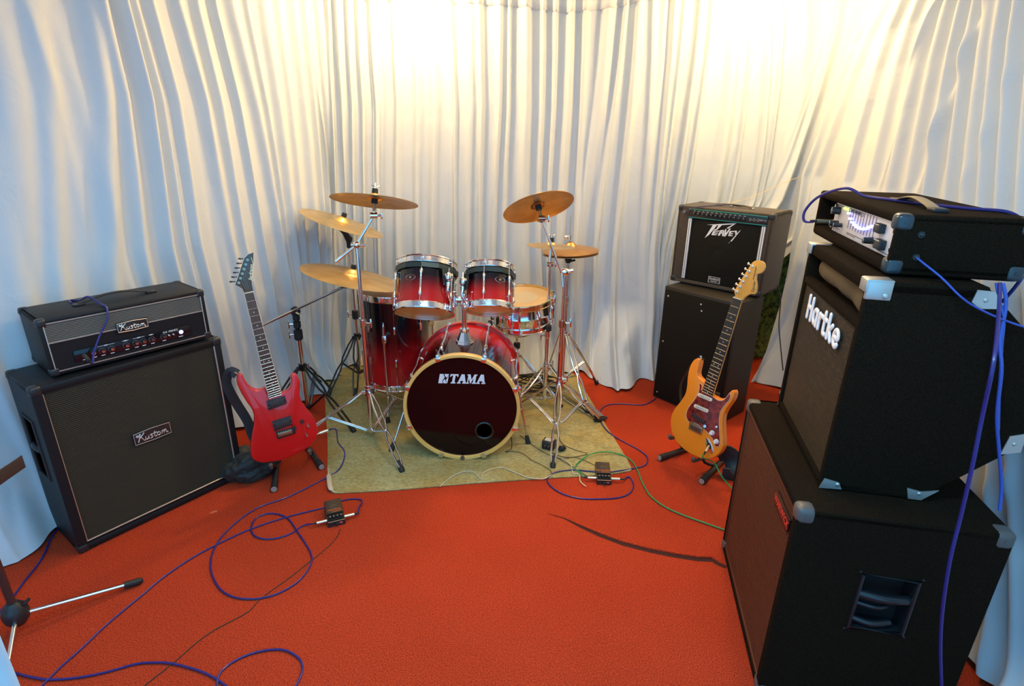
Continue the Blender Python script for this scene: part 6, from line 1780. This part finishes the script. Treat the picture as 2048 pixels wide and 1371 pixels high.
for (x, y) in ((0.0891, 0.153), (0.1248, 0.122)):
    b = MB(); b.cyl((x, y, 0.002), (x, y, 0.006), 0.0135, 0.0125, seg=24); b.cyl((x, y, 0.006), (x, y, 0.017), 0.0105, 0.0090, seg=20); b.build('knob', WHITEP, root, label='white bell knob')
b = MB(); b.cyl((0.1003, 0.1903, 0.002), (0.106, 0.197, 0.016), 0.003, 0.0055, seg=10); b.build('switch_tip', WHITEP, root)
b = MB(); b.cyl((0.0431, 0.1681, 0.002), (0.048, 0.172, 0.018), 0.0045, 0.0075, seg=10); b.build('tremolo_stub', STEEL, root)
jm = M.Translation((0.097, 0.083, 0.0)) @ M.Rotation(R_(-46), 4, 'Z')
b = MB(); b.prism([(0.042 * math.cos(t_), 0.017 * math.sin(t_)) for t_ in np.linspace(0, 2 * PI, 28, endpoint=False)], -0.001, 0.003, bev=0.001, m=jm); jk = b.build('jack_plate', CHROME, root)
b = MB(); b.ball((0, 0, 0.0032), 0.011, seg=14, sc=(1.6, 1, 0.12), m=jm); b.build('jack_recess', VOID, jk)
head = [(-0.036, 0.8351), (-0.0302, 0.8458), (-0.0379, 0.8571), (-0.0423, 0.8693), (-0.0369, 0.8977), (-0.0228, 0.9503), (-0.0068, 1.0091), (0.0008, 1.0261), (0.0153, 1.0361), (0.0364, 1.0401), (0.0546, 1.0327), (0.0633, 1.0178), (0.0638, 1.0009), (0.0545, 0.9835), (0.0395, 0.9753), (0.0344, 0.9675), (0.0436, 0.9482), (0.0566, 0.9213), (0.0628, 0.8947), (0.0599, 0.8807), (0.0409, 0.8764), (0.0267, 0.8645), (0.0145, 0.8465), (0.0093, 0.8349)]
b = MB(); b.prism(smooth_poly(head, 2), -0.014, 0.001, bev=0.0015); hs = b.build('headstock', MAPLE, root)
posts = []
e1, e2 = V((-0.0425, 0.868, 0)), V((-0.008, 1.012, 0)); dn = (e2 - e1).normalized(); nn = V((-dn.y, dn.x, 0))
for i in range(6):
    p = e1.lerp(e2, 0.02 + 0.19 * i); q = p - nn * 0.013; posts.append((q.x, q.y))
    b = MB(); b.cyl(q + V((0, 0, 0.001)), q + V((0, 0, 0.011)), 0.0050, 0.0040, seg=12); b.cyl(q + V((0, 0, 0.001)), q + V((0, 0, 0.003)), 0.0072, seg=12); b.build('tuning_post', CHROME, hs)
    s_ = p + V((0, 0, -0.008)); k_ = nn
    b = MB(); b.cyl(s_, s_ + k_ * 0.012, 0.0022, seg=8); b.ball(s_ + k_ * 0.015, 0.0065, seg=10, sc=(0.8, 1.2, 0.9)); b.build('tuning_peg', CHROME, hs)
text_obj('lettering', 'Squier', 0.022, M.Translation((0.044, 0.912, 0.0014)) @ M.Rotation(R_(100), 4, 'Z'), mat('dark_print', (0.05, 0.02, 0.01), 0.5), hs, shear=0.35)
text_obj('lettering', 'stratocaster', 0.013, M.Translation((0.0265, 0.975, 0.0014)) @ M.Rotation(R_(96), 4, 'Z'), bpy.data.materials['dark_print'], hs, shear=0.35)
neck_parts(root, ((-0.036, 0.8351), (0.0093, 0.8349)), ((-0.0325, 0.3344), (0.0281, 0.3313)), 21, DARKROSE, MAPLE, None, WHITEP, ((-0.028, 0.140), (0.026, 0.142)), posts, 0.70)
orag = root

def ribbon(root, pts, w_, m, name, th=0.0022, n=5, up=None):
    b = MB(); b.tube(catmull(pts, n), w_ / 2, seg=8, flat=th * 2 / w_, up=up)
    return b.build(name, m, root, world=True)
WEB = mat('black_webbing', (0.018, 0.018, 0.020), 0.7)
Rg = GRm; Og = GOm
# straps belong to their guitars
ribbon(redg, [Rg @ V((-0.138, 0.497, -0.03)), Rg @ V((-0.165, 0.515, -0.04)), Rg @ V((-0.192, 0.47, -0.05)), Rg @ V((-0.190, 0.41, -0.06)), Rg @ V((-0.175, 0.33, -0.08)), Rg @ V((-0.155, 0.24, -0.09)), Rg @ V((-0.150, 0.16, -0.085)), Rg @ V((-0.12, 0.10, -0.07))], 0.046, WEB, 'strap', up=tuple((Rg.to_3x3() @ V((0.45, 0, 1)))))
ribbon(orag, [Og @ V((-0.100, 0.480, -0.030)), Og @ V((-0.140, 0.475, -0.045)), Og @ V((-0.170, 0.43, -0.055)), Og @ V((-0.185, 0.37, -0.060)), Og @ V((-0.195, 0.30, -0.06)), Og @ V((-0.175, 0.22, -0.07)), Og @ V((-0.12, 0.14, -0.08))], 0.022, mat('dark_leather_strap', (0.022, 0.016, 0.012), 0.45), 'strap')
for o_, mm, p in ((redg, Rg, (-0.137, 0.500, -0.022)), (orag, Og, (-0.108, 0.483, -0.022))):
    b = MB(); q = V(p); b.cyl(q, q + V((-0.01, 0.012, 0)), 0.004, 0.007, seg=10); b.build('strap_button', STEEL, o_)

# folding floor stands
def guitar_stand(label, gm, feetpx, forks, depth=0.30):
    f1, f2 = G(*feetpx[0]), G(*feetpx[1])
    n = (gm.to_3x3() @ V((0, 0, 1))); n.z = 0; n.normalize()
    root = thing('guitar_stand', label, 'stand', (f1 + f2) / 2, 'folding guitar stands')
    top = gm @ V((0.0, 0.30, -0.10))
    for f, fk in ((f1, forks[0]), (f2, forks[1])):
        f = V((f.x, f.y, 0.018)); back = f - n * depth; back.z = 0.018
        ctr = (f1 + f2) / 2 - n * depth * 0.9; back = back.lerp(V((ctr.x, ctr.y, 0.018)), 0.35)
        d = (f - back).normalized()
        b = MB(); b.tube([back, f - d * 0.05], 0.0150, seg=12); b.ball(back, 0.0150, seg=10); leg = b.build('leg', BLACKM, root, world=True)
        b = MB(); b.tube([f - d * 0.06, f], 0.0175, seg=12); b.build('end_cap', RUBBER, leg, world=True)
        b = MB(); b.cyl(f - d * 0.0, f + d * 0.003, 0.0150, 0.0140, seg=14); b.build('end_plug', mat('worn_silver_end', (0.45, 0.42, 0.38), 0.5, 0.5) if 'worn_silver_end' not in bpy.data.materials else bpy.data.materials['worn_silver_end'], leg, world=True)
        kp = gm @ V((fk[0], fk[1] - 0.01, -0.075))
        mid = back.lerp(f, 0.35)
        b = MB(); b.tube(catmull([mid, kp, kp.lerp(top, 0.5), top], 4), 0.0095, seg=10); b.build('upright', BLACKM, root, world=True)
        tip = gm @ V((fk[0], fk[1] - 0.012, 0.016))
        b = MB(); b.tube([kp, gm @ V((fk[0], fk[1] - 0.014, 0.004)), tip, gm @ V((fk[0], fk[1] + 0.003, 0.018))], 0.0085, seg=10); b.ball(gm @ V((fk[0], fk[1] + 0.002, 0.019)), 0.0115, seg=12)
        b.build('cradle_arm', mat('brown_foam_rubber', (0.10, 0.07, 0.05), 0.6) if 'brown_foam_rubber' not in bpy.data.materials else bpy.data.materials['brown_foam_rubber'], root, world=True)
    b = MB(); b.cyl(top - V((0, 0, 0.02)), top + V((0, 0, 0.03)), 0.016, seg=12); b.build('hinge', PLASTIC, root, world=True)
    return root
guitar_stand('low black folding stand under the red guitar', Rg, ((549, 984), (644, 939)), ((-0.104, 0.0234), (0.0824, 0.036)))
guitar_stand('low black folding stand under the orange guitar', Og, ((1318, 921), (1402, 968)), ((-0.118, 0.030), (0.048, -0.018)))

# crumpled cloth things
def lump(name, label, cat, c, size, m, seed, rot=0.0, amp=0.25, freq=3.0):
    b = MB()
    bmesh.ops.create_icosphere(b.bm, subdivisions=5, radius=1.0)
    off = V((seed * 7.1, seed * 3.3, seed * 1.7))
    for v in b.bm.verts:
        p = v.co.copy()
        n1 = mnoise.noise(p * freq * 0.5 + off); n2 = 1 - abs(mnoise.noise(p * freq + off)) * 2; n3 = mnoise.noise(p * freq * 2.5 + off)
        v.co = p * (1 + amp * n1 + amp * 0.35 * n2 + amp * 0.18 * n3)
        v.co.z = max(v.co.z, -0.75)
    b.bm.transform(M.Translation(V(c)) @ M.Rotation(rot, 4, 'Z') @ M.Diagonal((size[0], size[1], size[2], 1)))
    o = b.build(name, m, smooth=70)
    return tag(o, label, cat)
c = G(498, 962)
lump('cloth_bag', 'crumpled soft black bag between the ribbed cabinet and the red guitar', 'bag', (c.x - 0.01, c.y + 0.06, 0.062), (0.125, 0.085, 0.080), mat('soft_black_nylon', (0.014, 0.016, 0.015), 0.6, sheen=0.1), 2.0, rot=R_(30), amp=0.30)
c = G(1455, 955)
b = MB(); 
b.tube(catmull([V((c.x - 0.055, c.y + 0.05, 0.11)), V((c.x - 0.01, c.y + 0.04, 0.13)), V((c.x + 0.03, c.y + 0.02, 0.085)), V((c.x + 0.02, c.y - 0.02, 0.03)), V((c.x - 0.03, c.y, 0.02))], 5), 0.052, seg=10, flat=0.22, up=(0.3, 0.9, 0.2))
o = b.build('folded_strap', mat('blue_black_webbing', (0.018, 0.030, 0.036), 0.5)); tag(o, 'loop of wide dark webbing on the carpet right of the orange guitar', 'strap')

# ---------------------------------------------------------------- pedals
def pedal(label, px, py, yaw, txt, w_=0.073, d_=0.129, jl=True):
    p = G(px, py); m = M.Translation((p.x, p.y, 0.001)) @ M.Rotation(R_(yaw), 4, 'Z')
    root = thing('effects_pedal', label, 'pedal', m, 'black effects pedals')
    BODY = bpy.data.materials.get('charcoal_pedal_enamel') or mat('charcoal_pedal_enamel', (0.030, 0.026, 0.022), 0.32, 0.3)
    sm2 = M(((0, 0, 1, 0), (1, 0, 0, 0), (0, 1, 0, 0), (0, 0, 0, 1)))
    # side outline (y from the near edge, z)
    b = MB(); b.prism([(0, 0), (d_, 0), (d_, 0.044), (0.055, 0.034), (0.050, 0.030), (0.004, 0.024)], -w_ / 2, w_ / 2, m=sm2, bev=0.002); b.build('case', BODY, root)
    b = MB(); b.prism([(0.046, 0.032), (d_ - 0.002, 0.046), (d_ - 0.002, 0.052), (0.046, 0.040)], -w_ / 2 + 0.001, w_ / 2 - 0.001, m=sm2, bev=0.002); tr = b.build('treadle', mat('brown_grey_treadle', (0.070, 0.050, 0.035), 0.30, 0.5) if 'brown_grey_treadle' not in bpy.data.materials else bpy.data.materials['brown_grey_treadle'], root)
    OP = bpy.data.materials.get('orange_print') or mat('orange_print', (0.90, 0.16, 0.03), 0.4)
    sl = math.atan2(0.012, d_ - 0.048)
    pm = M.Translation((0, 0.066, 0.0437)) @ M.Rotation(sl, 4, 'X')
    text_obj('lettering', txt, 0.0135, pm, OP, tr, extrude=0.0003, sx=0.95)
    text_obj('lettering', 'BOSS', 0.0120, pm @ M.Translation((0, 0.026, 0.0004)), mat('grey_print', (0.16, 0.13, 0.10), 0.4) if 'grey_print' not in bpy.data.materials else bpy.data.materials['grey_print'], tr, extrude=0.0003)
    b = MB(); b.box((0.010, -0.013, 0), (0.044, 0.0018, 0.0006), m=pm); b.build('print_line', OP, tr)
    b = MB(); b.box((0, 0.026, 0.0275), (w_ - 0.008, 0.032, 0.003), bev=0.001, m=None); b.build('knob_tray', VOID, root)
    for i in range(4):
        x = -0.024 + i * 0.016
        b = MB(); b.cyl((x, 0.027, 0.028), (x, 0.025, 0.040), 0.0062, 0.0052, seg=14); b.box((x, 0.020, 0.0405), (0.0016, 0.008, 0.0008), mi=1); b.build('knob', [PLASTIC, CREAM], root)
    b = MB(); b.box((0, 0.0015, 0.0255), (w_ - 0.004, 0.003, 0.003), bev=0.001); b.build('front_lip', mat('worn_gold_edge', (0.50, 0.40, 0.26), 0.4, 0.6) if 'worn_gold_edge' not in bpy.data.materials else bpy.data.materials['worn_gold_edge'], root)
    b = MB(); b.box((0.020, -0.0005, 0.014), (0.014, 0.001, 0.007)); b.build('label_sticker', mat('pink_label', (0.75, 0.12, 0.12), 0.5) if 'pink_label' not in bpy.data.materials else bpy.data.materials['pink_label'], root)
    b = MB(); b.cyl((0.002, 0, 0.014), (0.002, -0.012, 0.014), 0.005, 0.004, seg=12); b.build('power_plug', PLASTIC, root)
    return root, m
PM1, m1 = pedal('small black effects pedal on the red carpet below the mat corner', 674, 1051, 24, 'Metal Zone', w_=0.078, d_=0.136)
PM2, m2 = pedal('small black effects pedal beside the near right corner of the olive mat', 1208, 969, -3, 'Bass Overdrive', w_=0.076, d_=0.134)

def plug(root, p, d, m=None, name='plug', ln=0.045, r=0.0072):
    d = V(d).normalized(); p = V(p)
    b = MB(); b.cyl(p, p + d * ln, r, r * 0.95, seg=14); b.cyl(p - d * 0.012, p, r * 0.45, seg=8)
    b.tube([p + d * ln, p + d * (ln + 0.022)], [r * 0.75, r * 0.42], seg=10, mi=1)
    b.build(name, [m or bpy.data.materials['pale_metal_barrel'], RUBBER], root, world=True)
    return p + d * (ln + 0.02)
mat('pale_metal_barrel', (0.80, 0.70, 0.52), 0.25, 0.85)
mat('dark_metal_barrel', (0.22, 0.22, 0.16), 0.35, 0.8)

# ---------------------------------------------------------------- cables
def cable(name, label, pts, r, m, group=None, cat='cable', n=6, plugs=()):
    pts = [V(p) for p in pts]
    root = thing(name, label, cat, tuple(pts[len(pts) // 2]), group)
    b = MB(); b.tube(catmull(pts, n), r, seg=7); b.build('cord', m, root, world=True)
    for (p, d, mt_) in plugs:
        plug(root, p, d, mt_)
    return root
def floor_pts(px, z=0.0045, lift=None):
    out = []
    for i, p in enumerate(px):
        zz = z if lift is None else z + lift.get(i, 0)
        g_ = G(p[0], p[1], zz)
        if z < 0.009 and on_mat(g_.x, g_.y):
            g_ = G(p[0], p[1], zz + 0.0072)
        out.append(g_)
    return out
BLUE = mat('dark_blue_cable_rubber', (0.022, 0.020, 0.17), 0.35, coat=0.2)
BLUE2 = mat('light_blue_cable_rubber', (0.045, 0.10, 0.46), 0.35)
GREEN = mat('green_cable_rubber', (0.02, 0.30, 0.085), 0.35)
BLKC = mat('thin_black_cable', (0.03, 0.026, 0.02), 0.5)
CREAMC = mat('cream_cable', (0.62, 0.54, 0.36), 0.45)
blg = 'blue instrument cables'
# red guitar to pedal
jw = Rg @ V((0.150, 0.098, -0.022)); jd = (Rg.to_3x3() @ V((1, 0.06, 0))).normalized()
l1 = m1 @ V((-0.0365, 0.030, 0.018)); r1 = m1 @ V((0.0365, 0.030, 0.018)); xd1 = (m1.to_3x3() @ V((1, 0, 0)))
e1_ = l1 - xd1 * 0.065
px1 = [(676, 884), (688, 900), (688, 918), (676, 940), (650, 956), (578, 992), (517, 1014), (470, 1046), (434, 1086), (421, 1129), (434, 1169), (462, 1191), (506, 1197), (553, 1187), (596, 1162), (621, 1129), (621, 1104), (596, 1064), (574, 1035), (542, 1026), (513, 1035), (502, 1057), (513, 1073), (542, 1077), (578, 1068), (607, 1050)]
fp = floor_pts(px1, lift={0: 0.09, 1: 0.05, 2: 0.02})
cable('instrument_cable', 'dark blue cable looping from the red guitar round to the left pedal', [jw + jd * 0.06, jw + jd * 0.075 + V((0.01, 0, -0.012))] + fp + [e1_], 0.0036, BLUE, blg, plugs=((jw, jd, None), (l1 - xd1 * 0.002, -xd1, None)))
# pedal right side, round behind and away to the lower left
px2 = [(724, 1006), (722, 999), (708, 997), (690, 999), (668, 1006), (650, 1014), (578, 1032), (502, 1057), (434, 1088), (379, 1118), (325, 1155), (282, 1191), (217, 1245), (163, 1296), (119, 1335), (83, 1371), (30, 1420)]
cable('instrument_cable', 'dark blue cable running diagonally from the left pedal to the bottom left corner', [r1 + xd1 * 0.066, G(718, 1014, 0.012)] + floor_pts(px2), 0.0036, BLUE, blg, plugs=((r1 + xd1 * 0.002, xd1, None),))
px3 = [(-60, 1318), (0, 1334), (27, 1344), (72, 1355), (108, 1358), (163, 1353), (217, 1342), (271, 1327), (307, 1324), (344, 1326), (397, 1340), (433, 1357), (462, 1378), (505, 1402), (560, 1400), (590, 1372), (604, 1342), (600, 1318), (572, 1300), (535, 1299), (492, 1310), (455, 1330), (437, 1352), (436, 1380), (450, 1420)]
cable('instrument_cable', 'dark blue cable with an open loop along the bottom edge of the view', floor_pts(px3), 0.0036, BLUE, blg)
px4 = [(124, 1048), (104, 1072), (92, 1100), (76, 1128), (52, 1158), (24, 1196), (0, 1222), (-40, 1258)]
cable('instrument_cable', 'dark blue cable coming out from behind the big left cabinet towards the music stand', floor_pts(px4), 0.0042, BLUE, blg)
px5 = [(110, 1072), (70, 1090), (30, 1112), (-20, 1140)]
cable('power_cable', 'thin black lead along the curtain hem beside the big left cabinet', floor_pts(px5), 0.003, BLKC)
px6 = [(681, 1057), (672, 1076), (650, 1098), (629, 1115), (578, 1155), (524, 1194), (495, 1223), (434, 1256), (397, 1281), (347, 1324), (289, 1370), (240, 1410)]
cable('power_cable', 'thin dark lead from the left pedal running to the bottom edge', floor_pts(px6, 0.003), 0.0016, BLKC)
# right-hand pedal
l2 = m2 @ V((-0.0365, 0.030, 0.018)); r2 = m2 @ V((0.0365, 0.030, 0.018)); xd2 = (m2.to_3x3() @ V((1, 0, 0)))
px7 = [(1312, 796), (1303, 802), (1285, 809), (1236, 807), (1212, 811), (1199, 824), (1202, 843), (1218, 864), (1248, 883), (1276, 898), (1294, 913), (1291, 929), (1267, 936), (1236, 941), (1205, 944), (1172, 941), (1144, 939), (1110, 944), (1095, 956), (1101, 971), (1126, 987), (1163, 996), (1202, 997), (1239, 994), (1261, 984), (1267, 968), (1258, 953)]
cable('instrument_cable', 'dark blue cable snaking from the plain cabinet round to the right pedal', floor_pts(px7) + [r2 + xd2 * 0.066], 0.0036, BLUE, blg, plugs=((r2 + xd2 * 0.002, xd2, None),))
jo = Og @ V((0.097, 0.083, 0.004)); jdo = (Og.to_3x3() @ V((0.20, -0.55, 0.80))).normalized()
cable('instrument_cable', 'green cable plugged into the orange guitar and drooping behind the bass stack', [jo + jdo * 0.06, jo + jdo * 0.068 + V((0, 0, -0.015)), G(1428, 925, 0.11), G(1441, 948, 0.07), G(1456, 968, 0.03), G(1474, 985, 0.008), G(1500, 1004, 0.005)], 0.0036, GREEN, 'green instrument cables', plugs=((jo, jdo, None),))
px8 = [(1452, 1060), (1415, 1047), (1360, 1027), (1325, 1010), (1300, 990), (1285, 965), (1275, 940), (1262, 920), (1240, 908), (1210, 903), (1180, 908), (1158, 923), (1150, 936), (1158, 942)]
cable('instrument_cable', 'green cable curving over the mat corner into the right pedal', floor_pts(px8, 0.006, {9: 0.01, 10: 0.01}) + [l2 - xd2 * 0.066], 0.0036, GREEN, 'green instrument cables', plugs=((l2 - xd2 * 0.002, -xd2, None),))
# leads on the mat
zm = 0.011
cable('power_cable', 'thin black lead from the adapter block across the mat to the right pedal', floor_pts([(1100, 898), (1112, 912), (1130, 924), (1150, 936), (1172, 950), (1190, 957), (1206, 962), (1209, 972)], zm), 0.0018, BLKC, 'thin black leads on the mat')
cable('power_cable', 'thin black lead arching over the mat right of the adapter block', floor_pts([(1108, 866), (1116, 868), (1124, 886), (1150, 899), (1174, 906), (1165, 910), (1140, 914), (1118, 911), (1108, 905)], zm), 0.0016, BLKC, 'thin black leads on the mat')
cable('power_cable', 'thin dark lead from behind the bass drum to the forked stand foot', floor_pts([(1022, 872), (1024, 886), (1022, 898), (1010, 903), (1030, 902), (1048, 908), (1064, 920), (1085, 930), (1102, 942), (1100, 952), (1085, 957)], zm), 0.0016, BLKC, 'thin black leads on the mat')
cable('power_cable', 'thin black lead crossing the mat behind the adapter block', floor_pts([(1040, 870), (1058, 884), (1075, 896), (1092, 906), (1120, 916), (1150, 914), (1178, 924), (1196, 934)], zm), 0.0016, BLKC, 'thin black leads on the mat')
cable('power_cable', 'cream lead lying along the near edge of the mat', floor_pts([(880, 972), (894, 960), (908, 950), (930, 942), (948, 944), (962, 958), (966, 946), (985, 937), (1006, 935), (1030, 944), (1055, 954), (1085, 957), (1102, 950)], zm), 0.0028, CREAMC)
cable('power_cable', 'short cream lead beside the forked stand foot', floor_pts([(1110, 912), (1128, 918), (1142, 930), (1146, 946), (1158, 948), (1160, 960), (1164, 966), (1172, 972)], zm), 0.0028, CREAMC)
# adapter and its plug
p = G(1094, 900, 0.007); am = M.Translation((p.x, p.y, 0.0075)) @ M.Rotation(R_(-24), 4, 'Z')
root = thing('power_adapter', 'chunky black power adapter block with a white label on the mat', 'adapter', am)
b = MB(); b.box((0, 0.03, 0.026), (0.072, 0.060, 0.052), bev=0.008, seg=3); b.build('case', PLASTIC, root)
b = MB(); b.box((0, 0.032, 0.0523), (0.048, 0.036, 0.0008)); b.build('label_sticker', mat('paper_label', (0.72, 0.66, 0.50), 0.6), root)
for sx in (-0.01, 0.01):
    b = MB(); b.box((sx, -0.004, 0.03), (0.004, 0.014, 0.006), bev=0.001); b.build('prong', STEEL, root)
p = G(1117, 903, 0.007)
b = MB(); b.tube([p + V((0, 0, 0.012)), p + V((0.012, 0.006, 0.018)), p + V((0.03, 0.016, 0.016)), p + V((0.042, 0.02, 0.012))], [0.008, 0.017, 0.015, 0.006], seg=10)
tag(b.build('plug', RUBBER), 'small rounded black plug just right of the adapter block', 'plug')
# snarl of leads behind the drums
rnd = random.Random(12)
pts = []
for i in range(60):
    a = i * 0.83; r_ = 0.05 + 0.13 * rnd.random()
    pts.append(V((0.10 + r_ * 1.5 * math.cos(a) + rnd.uniform(-.03, .03), 3.60 + r_ * math.sin(a), 0.02 + 0.07 * rnd.random())))
b = MB(); b.tube(catmull(pts, 5), 0.0048, seg=6)
o = b.build('tangled_cables', BLKC); tag(o, 'dark tangle of leads on the mat behind the bass drum', 'cables')

# cables on the amplifiers
hx_ = lambda x, y, z: PH @ V((x, y, z))
cable('instrument_cable', 'dark blue cable draped over the handle and front of the left amplifier head', [hx_(-0.187, -0.062, 0.040), hx_(-0.180, -0.070, 0.045), hx_(-0.165, -0.052, 0.075), hx_(-0.125, -0.032, 0.135), hx_(-0.085, -0.020, 0.190), hx_(-0.075, 0.00, 0.232), hx_(-0.080, 0.05, 0.238), hx_(-0.10, 0.10, 0.262), hx_(-0.115, 0.16, 0.240), hx_(-0.125, 0.20, 0.232), hx_(-0.14, 0.215, 0.232), hx_(-0.145, 0.17, 0.232)], 0.0040, BLUE, blg,
      plugs=((hx_(-0.187, -0.006, 0.056), (PH.to_3x3() @ V((0.0, -1, -0.2))), bpy.data.materials['dark_metal_barrel']),))
cx_ = lambda x, y, z: PC @ V((x, y, z))
cable('instrument_cable', 'dark cable from the combo amplifier input over its handle', [cx_(-0.245, -0.018, 0.445), cx_(-0.20, -0.03, 0.470), cx_(-0.15, -0.01, HC + 0.004), cx_(-0.10, 0.06, HC + 0.008), cx_(-0.03, 0.12, HC + 0.016), cx_(0.02, 0.16, HC + 0.010), cx_(0.01, 0.26, HC + 0.004)], 0.0034, mat('navy_cable', (0.02, 0.02, 0.10), 0.4), plugs=((cx_(-0.245, -0.004, 0.445), (PC.to_3x3() @ V((0.3, -1, 0.2))), None),))
bx_ = lambda x, y, z: PB @ V((x, y, z))
jx = 0.168 - WB / 2
cable('instrument_cable', 'blue cable arching from the bass head input back over its top', [bx_(jx, -0.050, 0.060), bx_(jx - 0.02, -0.075, 0.060), bx_(jx - 0.03, -0.075, 0.095), bx_(jx - 0.01, -0.045, 0.145), bx_(jx + 0.06, 0.01, 0.180), bx_(jx + 0.12, 0.05, HB + 0.010), bx_(jx + 0.20, 0.10, HB + 0.008), bx_(jx + 0.28, 0.16, HB + 0.006), bx_(jx + 0.36, 0.23, HB + 0.006), bx_(jx + 0.42, 0.30, HB + 0.004), bx_(jx + 0.44, 0.335, HB - 0.04), bx_(jx + 0.46, 0.35, HB - 0.14), bx_(0.25, 0.33, -0.10)], 0.0046, BLUE, blg, n=8,
      plugs=((bx_(jx, 0.006, 0.063), (PB.to_3x3() @ V((-0.02, -1, 0.0))), bpy.data.materials['dark_metal_barrel']),))
sx_ = WB / 2 + 0.006
cable('instrument_cable', 'light blue lead from the side bolt of the bass head falling away to the right', [bx_(sx_, 0.062, 0.047), bx_(sx_ + 0.012, 0.072, 0.038), bx_(sx_ + 0.040, 0.11, 0.008), bx_(sx_ + 0.062, 0.15, -0.03), bx_(sx_ + 0.062, 0.19, -0.055), bx_(sx_ + 0.062, 0.25, -0.080), bx_(sx_ + 0.062, 0.32, -0.10), bx_(sx_ + 0.06, 0.42, -0.11)], 0.0026, BLUE2, 'light blue leads')
YS = 1.16
vp = [(2000, 566, 1.33), (1998, 620, 1.28), (1988, 720, YS), (1965, 830, YS), (1945, 930, YS - .01), (1922, 1030, YS - .01), (1900, 1120, YS - .02), (1885, 1220, YS - .02), (1881, 1300, YS - .02), (1884, 1400, YS - .03), (1886, 1500, YS - .03)]
cable('speaker_cable', 'thick dark blue cable hanging down the dark side of the right stack', [D(*q) for q in vp], 0.0046, BLUE, blg)
vp = [(2006, 566, 1.36), (2012, 610, 1.34), (2000, 680, 1.32), (2003, 740, 1.30), (1994, 830, 1.30), (1998, 900, 1.30), (2003, 970, 1.30), (1999, 1020, 1.29)]
cable('speaker_cable', 'light blue cable hanging behind the bass stack against the right curtain', [D(*q) for q in vp], 0.0042, BLUE2, 'light blue leads')
vp = [(1992, 566, 1.36), (1999, 600, 1.35), (2008, 640, 1.33), (2004, 690, 1.32), (1999, 780, 1.32), (1997, 860, 1.31)]
cable('speaker_cable', 'second light blue cable twisted beside the first behind the bass stack', [D(*q) for q in vp], 0.0030, BLUE2, 'light blue leads')
# yellow string from the curtain to the combo
h_ = wall_hit(1608, 352); X_, Y_, NX_, NY_ = wall_xy(h_[0])
t0 = V((float(X_ + NX_ * 0.09), float(Y_ + NY_ * 0.09), h_[1]))
t1_ = cx_(-0.12, 0.20, HC + 0.003)
pts = [t0.lerp(t1_, k_) + V((0, 0, -0.045 * math.sin(PI * k_) + 0.05 * math.sin(PI * k_) * (1 - k_))) for k_ in np.linspace(0, 1, 9)]
b = MB(); b.tube(pts, 0.0014, seg=6); o = b.build('string', mat('yellow_twine', (0.85, 0.62, 0.18), 0.5)); tag(o, 'thin yellow string tied from the right curtain to the top of the combo amplifier', 'string')
cable('power_cable', 'grey lead hanging down the gap between the combo amplifier and the right curtain', [D(1556, 572, 3.35), D(1561, 600, 3.33), D(1558, 650, 3.32), D(1562, 700, 3.32), D(1566, 740, 3.34)], 0.0035, BLKC)
